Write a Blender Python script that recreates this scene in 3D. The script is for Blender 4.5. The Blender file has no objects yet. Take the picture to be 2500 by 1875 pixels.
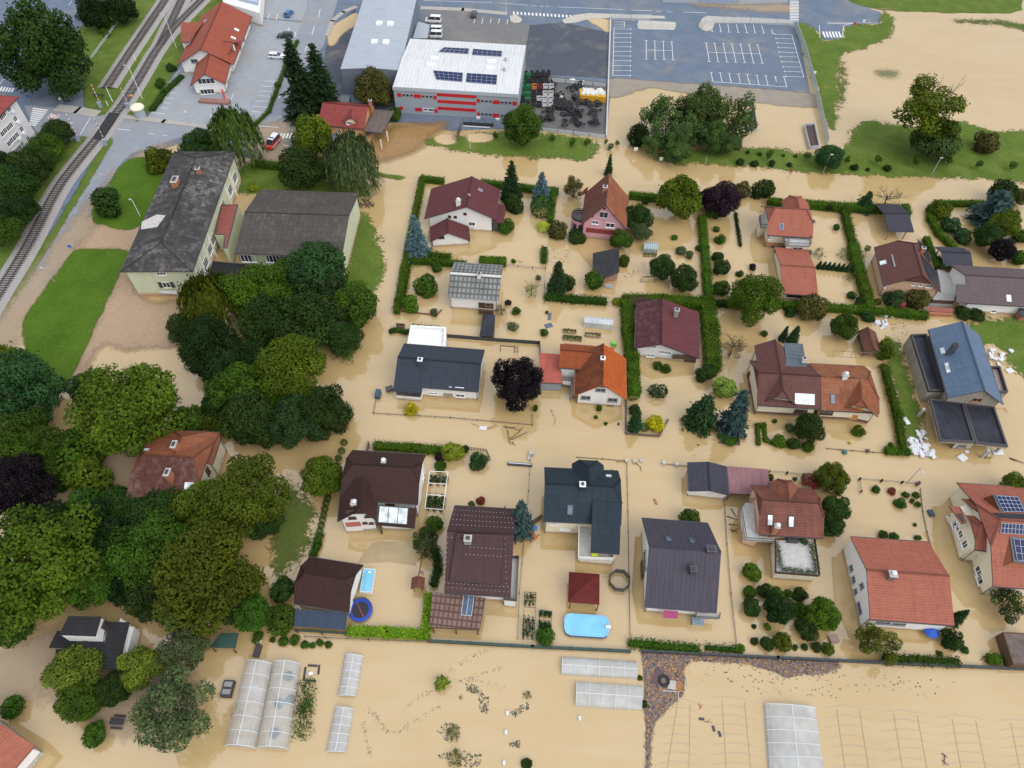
import bpy, bmesh, math, random
import numpy as np
from mathutils import Vector, Matrix

S = bpy.context.scene
COL = S.collection
rad = math.radians

# ---------------------------------------------------------------- camera, sky, sun, exposure
CAM_H, FPX, PCX, PCY = 104.0, 1733.0, 1250.0, 937.5
RC = np.array([[0.99982272, 0.01882905, 0.0],
               [0.01494659, -0.79366419, 0.60817246],
               [0.01145131, -0.60806465, -0.79380492]])     # world <- camera (x right, y down, z forward)
cam = bpy.data.cameras.new('camera')
cam.sensor_width = 36.0
cam.lens = 36.0 * FPX / 2500.0
cam.clip_start, cam.clip_end = 1.0, 6000.0
camo = bpy.data.objects.new('camera', cam)
COL.objects.link(camo)
rx, ry, rz = RC @ [1, 0, 0], RC @ [0, -1, 0], RC @ [0, 0, -1]
camo.matrix_world = Matrix(((rx[0], ry[0], rz[0], 0), (rx[1], ry[1], rz[1], 0), (rx[2], ry[2], rz[2], CAM_H), (0, 0, 0, 1)))
S.camera = camo

SUN_EL, SUN_AZ = rad(45), rad(132)          # azimuth clockwise from +Y
wd = bpy.data.worlds.new('World')
S.world = wd
wd.use_nodes = True
wn = wd.node_tree.nodes
sky = wn.new('ShaderNodeTexSky')
sky.sky_type = 'NISHITA'
sky.sun_disc = False
sky.sun_elevation, sky.sun_rotation = SUN_EL, SUN_AZ
sky.air_density, sky.dust_density, sky.ozone_density = 1.0, 3.0, 1.0
hs = wn.new('ShaderNodeHueSaturation')
hs.inputs['Saturation'].default_value = 0.6
wd.node_tree.links.new(sky.outputs[0], hs.inputs['Color'])
# an even cloud deck over most of that sky: brightest overhead, a third as bright at the horizon
wg = wn.new('ShaderNodeTexCoord'); wz = wn.new('ShaderNodeSeparateXYZ'); wr = wn.new('ShaderNodeValToRGB'); wm = wn.new('ShaderNodeMix'); wx = wn.new('ShaderNodeVectorMath')
wr.color_ramp.elements[0].color = (0.35, 0.365, 0.385, 1); wr.color_ramp.elements[1].color = (0.95, 0.985, 1.05, 1)
wx.operation = 'SCALE'; wx.inputs['Scale'].default_value = 5.0
wm.data_type = 'RGBA'; wm.inputs[0].default_value = 0.75
wd.node_tree.links.new(wg.outputs['Generated'], wz.inputs[0]); wd.node_tree.links.new(wz.outputs[2], wr.inputs[0])
wd.node_tree.links.new(wr.outputs[0], wx.inputs[0]); wd.node_tree.links.new(hs.outputs[0], wm.inputs[6]); wd.node_tree.links.new(wx.outputs[0], wm.inputs[7])
wd.node_tree.links.new(wm.outputs[2], wn['Background'].inputs['Color'])
wn['Background'].inputs['Strength'].default_value = 0.15
sun = bpy.data.lights.new('sun', 'SUN')
sun.energy = 0.7
sun.angle = rad(50)
sun.color = (1.0, 0.96, 0.9)
suno = bpy.data.objects.new('sun', sun)
COL.objects.link(suno)
sd = Vector((math.sin(SUN_AZ) * math.cos(SUN_EL), math.cos(SUN_AZ) * math.cos(SUN_EL), math.sin(SUN_EL)))
suno.rotation_euler = (-sd).to_track_quat('-Z', 'Y').to_euler()
suno.location = sd * 300
S.view_settings.view_transform = 'Standard'
S.view_settings.look = 'None'
S.view_settings.gamma = 1.0
S.view_settings.exposure = 0.95
S.cycles.max_bounces = 6
S.cycles.transparent_max_bounces = 12

# ---- helpers
def W(px,py,z=0.0):
 d=RC@np.array([px-PCX,py-PCY,FPX])
 t=(z-CAM_H)/d[2]
 return Vector((d[0]*t,d[1]*t,z))
def ray(px,py):
 return Vector(RC@np.array([px-PCX,py-PCY,FPX]))
def hit(px,py,p0,n):
 d=ray(px,py);o=Vector((0,0,CAM_H))
 t=(p0-o).dot(n)/d.dot(n)
 return o+d*t
def ppm(px,py,z=0.0):
 p=W(px,py,z)-Vector((0,0,CAM_H))
 depth=p.dot(Vector(RC@np.array([0,0,1.0])))
 return FPX/depth
def tag(o,label=None,cat=None,group=None,kind=None):
 if label:o['label']=label
 if cat:o['category']=cat
 if group:o['group']=group
 if kind:o['kind']=kind
 return o
def empty(name,loc,label,cat,group=None,rz=0.0):
 o=bpy.data.objects.new(name,None)
 o.empty_display_size=0.5
 COL.objects.link(o)
 o.location=loc
 o.rotation_euler=(0,0,rz)
 return tag(o,label,cat,group)
class MB:
 """collects faces (with material slot and uv) and builds ONE mesh object"""
 def __init__(self):
  self.v,self.f,self.m,self.uv=[],[],[],[]
 def face(self,pts,m=0,uv=None):
  i=len(self.v)
  self.v+=[tuple(p)for p in pts]
  self.f.append(tuple(range(i,i+len(pts))))
  self.m.append(m)
  self.uv.append(uv)
 def box(self,c,sx,sy,sz,rz=0.0,m=0,mt=None):
  c=Vector(c);ca,sa=math.cos(rz),math.sin(rz)
  def P(x,y,z):return(c.x+x*ca-y*sa,c.y+x*sa+y*ca,c.z+z)
  x,y=sx/2,sy/2
  b=[P(-x,-y,0),P(x,-y,0),P(x,y,0),P(-x,y,0)]
  t=[P(-x,-y,sz),P(x,-y,sz),P(x,y,sz),P(-x,y,sz)]
  self.face(t,m if mt is None else mt);self.face(b[::-1],m)
  for i in range(4):
   j=(i+1)%4
   self.face([b[i],b[j],t[j],t[i]],m)
 def prism(self,poly,z0,z1,m=0,mt=None):
  a=sum(poly[i][0]*poly[(i+1)%len(poly)][1]-poly[(i+1)%len(poly)][0]*poly[i][1]for i in range(len(poly)))
  if a<0:poly=poly[::-1]
  b=[(p[0],p[1],z0)for p in poly];t=[(p[0],p[1],z1)for p in poly]
  self.face(t,m if mt is None else mt);self.face(b[::-1],m)
  for i in range(len(poly)):
   j=(i+1)%len(poly)
   self.face([b[i],b[j],t[j],t[i]],m)
 def bar(self,a,b,r,n=5,r2=None,m=0,caps=True):
  a,b=Vector(a),Vector(b);d=b-a
  if d.length<1e-5:return
  r2=r if r2 is None else r2
  d.normalize()
  x=d.cross(Vector((0,0,1))if abs(d.z)<.9 else Vector((1,0,0))).normalized();y=d.cross(x)
  A=[a+(x*math.cos(k*2*math.pi/n)+y*math.sin(k*2*math.pi/n))*r for k in range(n)]
  B=[b+(x*math.cos(k*2*math.pi/n)+y*math.sin(k*2*math.pi/n))*r2 for k in range(n)]
  for k in range(n):
   j=(k+1)%n
   self.face([A[j],A[k],B[k],B[j]],m)
  if caps:
   self.face(A,m);self.face(B[::-1],m)
 def beam(self,a,b,w,h,m=0):
  a,b=Vector(a),Vector(b);d=(b-a)
  if d.length<1e-5:return
  d.normalize()
  s=d.cross(Vector((0,0,1)))
  s=s.normalized()if s.length>1e-4 else Vector((1,0,0))
  u=s.cross(d)
  A=[a+s*(w/2)-u*h,a+s*(w/2),a-s*(w/2),a-s*(w/2)-u*h]
  B=[p+(b-a)for p in A]
  for k in range(4):
   j=(k+1)%4
   self.face([A[k],A[j],B[j],B[k]],m)
  self.face(A[::-1],m);self.face(B,m)
 def lathe(self,c,prof,n=12,m=0,ax=None):
  c=Vector(c)
  ring=[[c+Vector((r*math.cos(k*2*math.pi/n),r*math.sin(k*2*math.pi/n),z))for k in range(n)]for r,z in prof]
  for q in range(len(ring)-1):
   for k in range(n):
    j=(k+1)%n
    self.face([ring[q][k],ring[q][j],ring[q+1][j],ring[q+1][k]],m)
  if prof[0][0]>1e-4:self.face(ring[0][::-1],m)
  if prof[-1][0]>1e-4:self.face(ring[-1],m)
 def slab(self,faces,th,m=0,me=1):
  """roof surface given as faces sharing corners; thickness th downwards; edges in slot me; uv in metres along / up the slope"""
  key=lambda p:(round(p[0],3),round(p[1],3),round(p[2],3))
  cnt={}
  for f in faces:
   f=[Vector(p)for p in f]
   n=(f[1]-f[0]).cross(f[2]-f[0])
   if n.z<0:f=f[::-1];n=-n
   n.normalize()
   h=Vector((0,0,1)).cross(n)
   h=h.normalized()if h.length>1e-3 else Vector((1,0,0))
   s=n.cross(h)
   self.face(f,m,[(p.dot(h),p.dot(s))for p in f])
   dn=Vector((0,0,th))
   self.face([p-dn for p in f[::-1]],me)
   for i in range(len(f)):
    a,b=f[i],f[(i+1)%len(f)]
    k=frozenset((key(a),key(b)))
    cnt.setdefault(k,[]).append((a,b))
  for k,l in cnt.items():
   if len(l)==1:
    a,b=l[0];dn=Vector((0,0,th))
    self.face([a-dn,b-dn,b,a],me)
 def build(self,name,mats,parent=None,smooth=False,loc=None,label=None,weld=False):
  me=bpy.data.meshes.new(name)
  me.from_pydata(self.v,[],self.f)
  mats=mats if isinstance(mats,(list,tuple))else[mats]
  for mm in mats:me.materials.append(mm)
  mx=len(mats)-1
  me.polygons.foreach_set('material_index',[min(k,mx)for k in self.m])
  if any(u is not None for u in self.uv):
   ul=me.uv_layers.new(name='UVMap')
   i=0
   for f,u in zip(self.f,self.uv):
    for q in range(len(f)):
     ul.data[i].uv=u[q]if u else(0,0)
     i+=1
  if smooth:me.polygons.foreach_set('use_smooth',[True]*len(self.f))
  me.update()
  o=bpy.data.objects.new(name,me)
  COL.objects.link(o)
  if parent is not None:
   o.parent=parent
   if parent.type=='EMPTY' or True:
    o.matrix_parent_inverse=wmat(parent).inverted()
  if label:o['label']=label
  return o
def wmat(o):
 M=Matrix.LocRotScale(o.location,o.rotation_euler,o.scale)
 if o.parent:M=wmat(o.parent)@o.matrix_parent_inverse@M
 return M
 # ---------------------------------------------------------------- materials
MATS={}
def new_mat(name):
 m=bpy.data.materials.new(name)
 m.use_nodes=True
 nt=m.node_tree
 return m,nt,nt.nodes['Principled BSDF']
def node(nt,t,**kw):
 n=nt.nodes.new(t)
 for k,v in kw.items():
  if k in n.inputs.keys()if hasattr(n.inputs,'keys')else False:n.inputs[k].default_value=v
  else:setattr(n,k,v)
 return n
def ramp(nt,src,stops):
 r=nt.nodes.new('ShaderNodeValToRGB')
 e=r.color_ramp.elements
 while len(e)<len(stops):e.new(0.5)
 for q,(p,c)in zip(e,stops):
  q.position=p
  q.color=(c[0],c[1],c[2],1)if not isinstance(c,(int,float))else(c,c,c,1)
 nt.links.new(src,r.inputs[0])
 return r.outputs[0]
def noise(nt,scale,detail=4.0,coord='Object',rough=0.6,vec=None,dist=0.0):
 if vec is None:
  tc=nt.nodes.new('ShaderNodeTexCoord')
  if coord=='World':
   g=nt.nodes.new('ShaderNodeNewGeometry');vec=g.outputs['Position']
  else:vec=tc.outputs[coord]
 n=nt.nodes.new('ShaderNodeTexNoise')
 n.inputs['Scale'].default_value=scale
 n.inputs['Detail'].default_value=detail
 n.inputs['Roughness'].default_value=rough
 n.inputs['Distortion'].default_value=dist
 nt.links.new(vec,n.inputs['Vector'])
 return n.outputs['Fac']
def mix(nt,fac,a,b,mode='MIX'):
 m=nt.nodes.new('ShaderNodeMix')
 m.data_type='RGBA';m.blend_type=mode
 for s,v in((m.inputs[0],fac),(m.inputs[6],a),(m.inputs[7],b)):
  if isinstance(v,(int,float)):s.default_value=v
  elif isinstance(v,(tuple,list)):s.default_value=(v[0],v[1],v[2],1)
  else:nt.links.new(v,s)
 return m.outputs[2]
def math_(nt,op,a,b=0.0,clamp=False):
 m=nt.nodes.new('ShaderNodeMath');m.operation=op;m.use_clamp=clamp
 for s,v in((m.inputs[0],a),(m.inputs[1],b)):
  if isinstance(v,(int,float)):s.default_value=v
  else:nt.links.new(v,s)
 return m.outputs[0]
def bump(nt,bsdf,h,dist=0.02,strength=0.5):
 b=nt.nodes.new('ShaderNodeBump')
 b.inputs['Distance'].default_value=dist
 b.inputs['Strength'].default_value=strength
 nt.links.new(h,b.inputs['Height'])
 nt.links.new(b.outputs[0],bsdf.inputs['Normal'])
def sc(c,k):return tuple(min(1.0,x*k)for x in c)
def plain(name,col,rough=0.7,var=0.12,scale=1.5,metal=0.0,spec=0.5):
 if name in MATS:return MATS[name]
 m,nt,b=new_mat(name)
 f=noise(nt,scale,5,'World')
 c=ramp(nt,f,[(0.25,sc(col,1-var)),(0.75,sc(col,1+var))])
 nt.links.new(c,b.inputs['Base Color'])
 b.inputs['Roughness'].default_value=rough
 b.inputs['Metallic'].default_value=metal
 b.inputs['Specular IOR Level'].default_value=spec
 MATS[name]=m
 return m
def wall_mat(name,col,stain=0.25,mud=True):
 """plaster: faint mottling, rain streaks, a silt line just above the flood"""
 if name in MATS:return MATS[name]
 m,nt,b=new_mat(name)
 g=nt.nodes.new('ShaderNodeNewGeometry')
 mp=nt.nodes.new('ShaderNodeMapping');mp.inputs['Scale'].default_value=(1.3,1.3,0.12)
 nt.links.new(g.outputs['Position'],mp.inputs[0])
 f=noise(nt,1.0,5,vec=mp.outputs[0])
 c=ramp(nt,f,[(0.3,sc(col,1-stain*.5)),(0.62,col)])
 f2=noise(nt,9,3,'World')
 c=mix(nt,math_(nt,'MULTIPLY',f2,0.18),c,sc(col,.7))
 if mud:
  sep=nt.nodes.new('ShaderNodeSeparateXYZ');nt.links.new(g.outputs['Position'],sep.inputs[0])
  h=math_(nt,'ADD',sep.outputs[2],math_(nt,'MULTIPLY',noise(nt,1.2,3,'World'),-0.5))
  k=ramp(nt,h,[(0.0,0.9),(0.18,0.55),(0.42,0.0)])
  c=mix(nt,k,c,(0.36,0.26,0.15))
 nt.links.new(c,b.inputs['Base Color'])
 b.inputs['Roughness'].default_value=0.85
 b.inputs['Specular IOR Level'].default_value=0.2
 MATS[name]=m
 return m
def roof_mat(name,col,col2=None,row=0.34,colw=0.3,stain=0.5,style='tile',rough=0.6,dirt=None,gap=.10,cellvar=0.0,spec=.16):
 """roof covering laid in uv metres: courses across the slope, tile joints, mottling, stain"""
 if name in MATS:return MATS[name]
 m,nt,b=new_mat(name)
 col2=col2 or sc(col,0.62)
 uvn=nt.nodes.new('ShaderNodeUVMap')
 sep=nt.nodes.new('ShaderNodeSeparateXYZ');nt.links.new(uvn.outputs[0],sep.inputs[0])
 u,v=sep.outputs[0],sep.outputs[1]
 big=noise(nt,0.35,5,'World',.65)
 c=mix(nt,ramp(nt,big,[(0.38,0.0),(0.68,stain)]),col,col2)
 if style in('tile','slate'):
  fr=math_(nt,'FRACT',math_(nt,'DIVIDE',v,row))
  line=ramp(nt,fr,[(0.0,1.0),(0.22,0.15),(1.0,0.0)])
  rown=math_(nt,'FLOOR',math_(nt,'DIVIDE',v,row))
  uu=math_(nt,'ADD',math_(nt,'DIVIDE',u,colw),math_(nt,'MULTIPLY',rown,0.5 if style=='slate' else 0.0))
  fu=math_(nt,'FRACT',uu)
  wv=math_(nt,'ABSOLUTE',math_(nt,'SUBTRACT',fu,0.5))
  cell=nt.nodes.new('ShaderNodeCombineXYZ')
  nt.links.new(math_(nt,'FLOOR',uu),cell.inputs[0]);nt.links.new(rown,cell.inputs[1])
  wn_=nt.nodes.new('ShaderNodeTexWhiteNoise');wn_.noise_dimensions='2D'
  nt.links.new(cell.outputs[0],wn_.inputs['Vector'])
  c=mix(nt,math_(nt,'MULTIPLY',wn_.outputs[0],0.42),c,sc(col2,0.8))
  c=mix(nt,math_(nt,'MULTIPLY',line,0.55),c,sc(col2,0.35))
  fr3=math_(nt,'FRACT',math_(nt,'DIVIDE',v,row*3))
  c=mix(nt,ramp(nt,fr3,[(0.0,.38),(0.12,0.0),(1.0,0.0)]),c,sc(col2,0.3))
  hgt=math_(nt,'ADD',math_(nt,'MULTIPLY',fr,-1.0),math_(nt,'MULTIPLY',wv,0.8))
  bump(nt,b,hgt,0.05,0.6)
 elif style=='metal':
  fu=math_(nt,'FRACT',math_(nt,'DIVIDE',u,colw))
  seam=ramp(nt,fu,[(0.0,1.0),(0.09,0.0),(1.0,0.0)])
  c=mix(nt,math_(nt,'MULTIPLY',seam,0.6),c,sc(col2,0.45))
  bump(nt,b,seam,0.05,0.8)
 elif style=='sheet':
  fu=math_(nt,'FRACT',math_(nt,'DIVIDE',u,0.18))
  fr=math_(nt,'FRACT',math_(nt,'DIVIDE',v,row))
  fc=math_(nt,'FRACT',math_(nt,'DIVIDE',u,colw))
  line=math_(nt,'MAXIMUM',ramp(nt,fr,[(0.0,1.0),(gap,1.0 if gap>.12 else 0.0),(gap+.04,0.0),(1.0,0.0)]),ramp(nt,fc,[(0.0,1.0),(gap,1.0 if gap>.12 else 0.0),(gap+.04,0.0),(1.0,0.0)]))
  if cellvar:
   cell=nt.nodes.new('ShaderNodeCombineXYZ')
   nt.links.new(math_(nt,'FLOOR',math_(nt,'DIVIDE',u,colw)),cell.inputs[0]);nt.links.new(math_(nt,'FLOOR',math_(nt,'DIVIDE',v,row)),cell.inputs[1])
   wn_=nt.nodes.new('ShaderNodeTexWhiteNoise');wn_.noise_dimensions='2D'
   nt.links.new(cell.outputs[0],wn_.inputs['Vector'])
   lich=math_(nt,'MULTIPLY',math_(nt,'MULTIPLY',wn_.outputs[0],ramp(nt,noise(nt,.16,3,'World'),[(.40,.15),(.62,1.0)])),ramp(nt,noise(nt,1.6,4,'World'),[(.38,.1),(.6,1.0)]))
   c=mix(nt,math_(nt,'MULTIPLY',lich,cellvar),c,dirt or sc(col,2.5))
  c=mix(nt,math_(nt,'MULTIPLY',line,0.7),c,sc(col2,0.4))
  bump(nt,b,math_(nt,'ABSOLUTE',math_(nt,'SUBTRACT',fu,0.5)),0.08,0.7)
 if dirt and not cellvar:
  f=noise(nt,0.9,8,'World',.75)
  f2=noise(nt,0.12,3,'World')
  k=ramp(nt,math_(nt,'ADD',math_(nt,'MULTIPLY',f,.75),math_(nt,'MULTIPLY',f2,.3)),[(0.50,0.0),(0.66,0.8)])
  c=mix(nt,k,c,dirt)
 mp=nt.nodes.new('ShaderNodeMapping');mp.inputs['Scale'].default_value=(1.6,.16,1)
 nt.links.new(uvn.outputs[0],mp.inputs[0])
 c=mix(nt,ramp(nt,noise(nt,1.0,5,vec=mp.outputs[0],rough=.7),[(.48,0.0),(.72,.5)]),c,sc(col2,.6))
 fine=noise(nt,6.0,4,'World')
 c=mix(nt,math_(nt,'MULTIPLY',fine,0.25),c,sc(col2,.55))
 nt.links.new(c,b.inputs['Base Color'])
 b.inputs['Roughness'].default_value=rough
 b.inputs['Specular IOR Level'].default_value=spec
 MATS[name]=m
 return m
def glass_mat(name='window_glass',col=(0.035,0.04,0.045),rough=0.08):
 if name in MATS:return MATS[name]
 m,nt,b=new_mat(name)
 c=ramp(nt,noise(nt,0.8,2,'World'),[(0.3,sc(col,.6)),(0.7,sc(col,1.5))])
 nt.links.new(c,b.inputs['Base Color'])
 b.inputs['Roughness'].default_value=rough
 MATS[name]=m
 return m
WHITE=wall_mat('white_plaster',(0.78,0.78,0.77),.12)
CREAM=wall_mat('cream_plaster',(0.76,0.70,0.54),.2)
FRAME=plain('white_frame',(0.78,0.78,0.78),.5,.05)
DARKFRAME=plain('brown_frame',(0.09,0.05,0.035),.5)
GLASS=glass_mat()
FASCIA=plain('dark_fascia',(0.05,0.045,0.05),.5)
CONC=plain('concrete',(0.42,0.41,0.39),.85,.2)
DKMETAL=plain('dark_metal',(0.04,0.045,0.05),.45)
GREYMETAL=plain('grey_metal',(0.36,0.38,0.40),.4,.1)
WOOD=plain('dark_wood',(0.10,0.055,0.03),.75,.3,4)
BLACKRUB=plain('black_rubber',(0.018,0.019,0.021),.75,.3,6)
PANEL=plain('solar_cell',(0.012,0.022,0.075),.35,.2,2,spec=.15)
# ---------------------------------------------------------------- ground sheets
def poly_px(pts,z=0.0):
 return[W(x,y,z)for x,y in pts]
def smooth_poly(P,n=6):
 out=[]
 L=len(P)
 for i in range(L):
  p0,p1,p2,p3=P[(i-1)%L],P[i],P[(i+1)%L],P[(i+2)%L]
  for k in range(n):
   t=k/n
   out.append(0.5*((2*p1)+(p2-p0)*t+(2*p0-5*p1+4*p2-p3)*t*t+(3*p1-p0-3*p2+p3)*t**3))
 return out
def sheet(name,pts,z,mat,kind='structure',label=None,cat=None):
 """flat crisp-edged sheet"""
 P=[p if isinstance(p,Vector)else W(p[0],p[1])for p in pts]
 bm=bmesh.new()
 vs=[bm.verts.new((p.x,p.y,z))for p in P]
 f=bm.faces.new(vs)
 bmesh.ops.recalc_face_normals(bm,faces=[f])
 if f.normal.z<0:f.normal_flip()
 bmesh.ops.triangulate(bm,faces=[f])
 me=bpy.data.meshes.new(name);bm.to_mesh(me);bm.free()
 me.materials.append(mat)
 o=bpy.data.objects.new(name,me);COL.objects.link(o)
 return tag(o,label,cat,None,kind)
def patch(name,pts,z,mat,res=1.2,grow=3.0,smooth=4,kind='structure',label=None,hgt=0.0):
 """ground cover whose shore is broken up: a grid that stores the signed distance to its outline"""
 P=poly_px(pts)
 if smooth:P=smooth_poly(P,smooth)
 A=np.array([(p.x,p.y)for p in P]);B=np.roll(A,-1,0)
 x0,y0=A.min(0)-grow;x1,y1=A.max(0)+grow
 nx,ny=int((x1-x0)/res)+2,int((y1-y0)/res)+2
 X,Y=np.meshgrid(x0+np.arange(nx)*res,y0+np.arange(ny)*res,indexing='ij')
 Q=np.stack([X.ravel(),Y.ravel()],1)
 dmin=np.full(len(Q),1e9);ins=np.zeros(len(Q),bool)
 for a,b in zip(A,B):
  e=b-a;L=(e@e)+1e-9
  t=np.clip(((Q-a)@e)/L,0,1)
  dmin=np.minimum(dmin,np.hypot(*(Q-a-t[:,None]*e).T))
  c=(a[1]>Q[:,1])!=(b[1]>Q[:,1])
  xi=a[0]+(Q[:,1]-a[1])*e[0]/(e[1]if abs(e[1])>1e-9 else 1e-9)
  ins^=c&(Q[:,0]<xi)
 d=np.where(ins,dmin,-dmin).reshape(nx,ny)
 keep=np.maximum.reduce([d[:-1,:-1],d[1:,:-1],d[:-1,1:],d[1:,1:]])>-grow*.9
 idx=-np.ones((nx,ny),int);verts,ds,faces=[],[],[]
 def gi(i,j):
  if idx[i,j]<0:
   idx[i,j]=len(verts)
   dd=float(d[i,j])
   verts.append((float(X[i,j]),float(Y[i,j]),z+hgt*max(0.0,min(1.0,dd/4))))
   ds.append(dd)
  return int(idx[i,j])
 for i,j in zip(*np.nonzero(keep)):
  faces.append((gi(i,j),gi(i+1,j),gi(i+1,j+1),gi(i,j+1)))
 me=bpy.data.meshes.new(name);me.from_pydata(verts,[],faces)
 at=me.attributes.new('shore','FLOAT','POINT');at.data.foreach_set('value',ds)
 me.materials.append(mat)
 o=bpy.data.objects.new(name,me);COL.objects.link(o)
 return tag(o,label,None,None,kind)
def shore_mat(name,cols,ragged=3.0,fine=0.5,nscale=0.5,soft=0.25,rough=0.9,tex=2.5,alpha=1.0,bumpd=0.0,bias=0.0):
 """cols: ramp stops of a mottled ground; outline broken over +-ragged metres by noise"""
 if name in MATS:return MATS[name]
 m,nt,b=new_mat(name)
 f=math_(nt,'ADD',math_(nt,'MULTIPLY',noise(nt,tex,8,'World',.7),.6),math_(nt,'MULTIPLY',noise(nt,tex*.09,4,'World',.6),.4))
 c=ramp(nt,f,cols)
 nt.links.new(c,b.inputs['Base Color'])
 b.inputs['Roughness'].default_value=rough
 b.inputs['Specular IOR Level'].default_value=.2
 at=nt.nodes.new('ShaderNodeAttribute');at.attribute_name='shore'
 n1=math_(nt,'SUBTRACT',noise(nt,nscale,3,'World',.6),0.5)
 n2=math_(nt,'SUBTRACT',noise(nt,nscale*6,6,'World',.75),0.5)
 d=math_(nt,'ADD',at.outputs['Fac'],math_(nt,'ADD',math_(nt,'MULTIPLY',n1,ragged*2),math_(nt,'MULTIPLY',n2,fine*6)))
 d=math_(nt,'ADD',d,bias)
 al=math_(nt,'ADD',math_(nt,'DIVIDE',d,soft*2),0.5,True)
 if alpha<1:al=math_(nt,'MULTIPLY',al,alpha)
 nt.links.new(al,b.inputs['Alpha'])
 if bumpd:bump(nt,b,f,bumpd,.6)
 MATS[name]=m
 return m

# ================================================================ GROUND, WATER, ROADS
def water_material():
 m,nt,b=new_mat('silty_flood_water')
 f=noise(nt,0.018,6,'World',.62,dist=1.2)
 f2=noise(nt,0.11,5,'World',.6,dist=.8)
 t=math_(nt,'ADD',math_(nt,'MULTIPLY',f,.65),math_(nt,'MULTIPLY',f2,.35))
 c=ramp(nt,t,[(0.30,(0.435,0.30,0.128)),(0.5,(0.47,0.332,0.152)),(0.72,(0.495,0.362,0.182))])
 g=nt.nodes.new('ShaderNodeNewGeometry');mp=nt.nodes.new('ShaderNodeMapping');mp.inputs['Scale'].default_value=(.035,.22,1);mp.inputs['Rotation'].default_value=(0,0,.06)
 nt.links.new(g.outputs['Position'],mp.inputs[0])
 c=mix(nt,ramp(nt,noise(nt,1.0,6,vec=mp.outputs[0],rough=.65,dist=1.5),[(.45,0.0),(.75,.35)]),c,(0.53,0.40,0.235))
 sp=noise(nt,1.6,8,'World',.75)
 c=mix(nt,ramp(nt,sp,[(0.66,0.0),(0.78,0.18)]),c,(0.30,0.21,0.12))
 nt.links.new(c,b.inputs['Base Color'])
 b.inputs['Roughness'].default_value=0.045
 b.inputs['IOR'].default_value=1.95
 bump(nt,b,noise(nt,0.9,3,'World'),0.006,0.35)
 return m
WATER=water_material()
GRASSFAR=shore_mat('far_grass',[(0.3,(0.05,0.09,0.02)),(0.7,(0.09,0.14,0.035))],0,0,soft=50)
sheet('ground',[Vector((-1500,-900,0)),Vector((1500,-900,0)),Vector((1500,2500,0)),Vector((-1500,2500,0))],-1.5,plain('meadow_ground',(0.07,0.10,0.03),.95,.4,.05))
sheet('flood_water',[Vector((-420,-160,0)),Vector((420,-160,0)),Vector((420,420,0)),Vector((-420,420,0))],0.0,WATER)
def asphalt(name,col,var=.22,sc_=.25):
 m,nt,b=new_mat(name)
 f=math_(nt,'ADD',math_(nt,'MULTIPLY',noise(nt,sc_,6,'World',.6),.7),math_(nt,'MULTIPLY',noise(nt,7,4,'World'),.3))
 c=ramp(nt,f,[(0.3,sc(col,1-var)),(0.55,col),(0.75,sc(col,1+var))])
 d=noise(nt,.09,5,'World',.7,dist=.6)
 c=mix(nt,ramp(nt,d,[(0.5,0.0),(0.74,.5)]),c,sc((0.30,0.26,0.20),1.0))
 nt.links.new(c,b.inputs['Base Color'])
 b.inputs['Roughness'].default_value=.8
 b.inputs['Specular IOR Level'].default_value=.25
 return m
ASPH=asphalt('asphalt',(0.128,0.165,0.225),.2)
ASPHL=asphalt('worn_asphalt',(0.25,0.27,0.305),.15)
PAVER=asphalt('concrete_pavers',(0.30,0.32,0.35),.12,.5)
PAVERD=asphalt('dark_pavers',(0.165,0.165,0.17),.12,.5)
KERB=plain('kerb_concrete',(0.45,0.42,0.37),.85,.2)
PAINT=plain('road_paint',(0.72,0.72,0.72),.7,.15,3)
sheet('road',[(-260,-260),(2700,-260),(2500,-120),(2200,-80),(2060,-10),(2130,24),(2150,30),(2149,58),(2085,60),(2060,68),(2056,96),(2010,98),(2000,80),(1985,68),(1945,58),(1978,228),(1494,192),(1480,335),(1330,320),(1200,315),(1100,320),(1000,300),(950,300),(900,330),(800,345),(700,390),(640,392),(430,352),(345,385),(300,400),(265,455),(228,520),(180,605),(110,700),(20,775),(-80,900),(-260,900)],.05,ASPH)
sheet('dark_yard',[(1295,62),(1372,55),(1400,60),(1486,80),(1483,192),(1347,184),(1278,172),(1284,112)],.054,asphalt('charcoal_asphalt',(0.072,0.082,0.105),.15))
sheet('dark_forecourt',[(822,60),(868,20),(872,60),(835,170),(850,230),(815,235),(790,165),(795,115)],.054,MATS.get('x')or bpy.data.materials['charcoal_asphalt'])
sheet('station_forecourt',[(360,290),(405,212),(452,148),(540,60),(600,30),(640,46),(742,56),(725,95),(698,152),(677,208),(655,268),(619,302),(520,306),(440,298)],.054,PAVER)
sheet('upper_car_park',[(640,-30),(755,-30),(743,52),(640,44)],.055,PAVER)
sheet('side_road',[(765,-40),(832,-40),(822,10),(790,110),(735,190),(700,262),(698,385),(645,390),(610,372),(622,305),(658,270),(682,205),(705,148),(735,60)],.056,ASPHL)
sheet('level_crossing_road',[(60,258),(130,263),(240,280),(420,300),(520,312),(622,330),(612,372),(520,345),(440,335),(400,352),(330,372),(300,392),(262,452),(228,512),(205,545),(175,612),(110,702),(20,776),(-4,762),(140,545),(268,350),(170,335),(85,320)],.056,ASPHL)
sheet('delivery_yard',[(1040,26),(1100,22),(1240,50),(1297,60),(1283,112),(1010,104),(1022,60)],.054,PAVERD)
GRASS_ST=[(0.22,(0.04,0.07,0.008)),(0.42,(0.068,0.118,0.013)),(0.56,(0.112,0.158,0.026)),(0.72,(0.25,0.22,0.09))]
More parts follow.
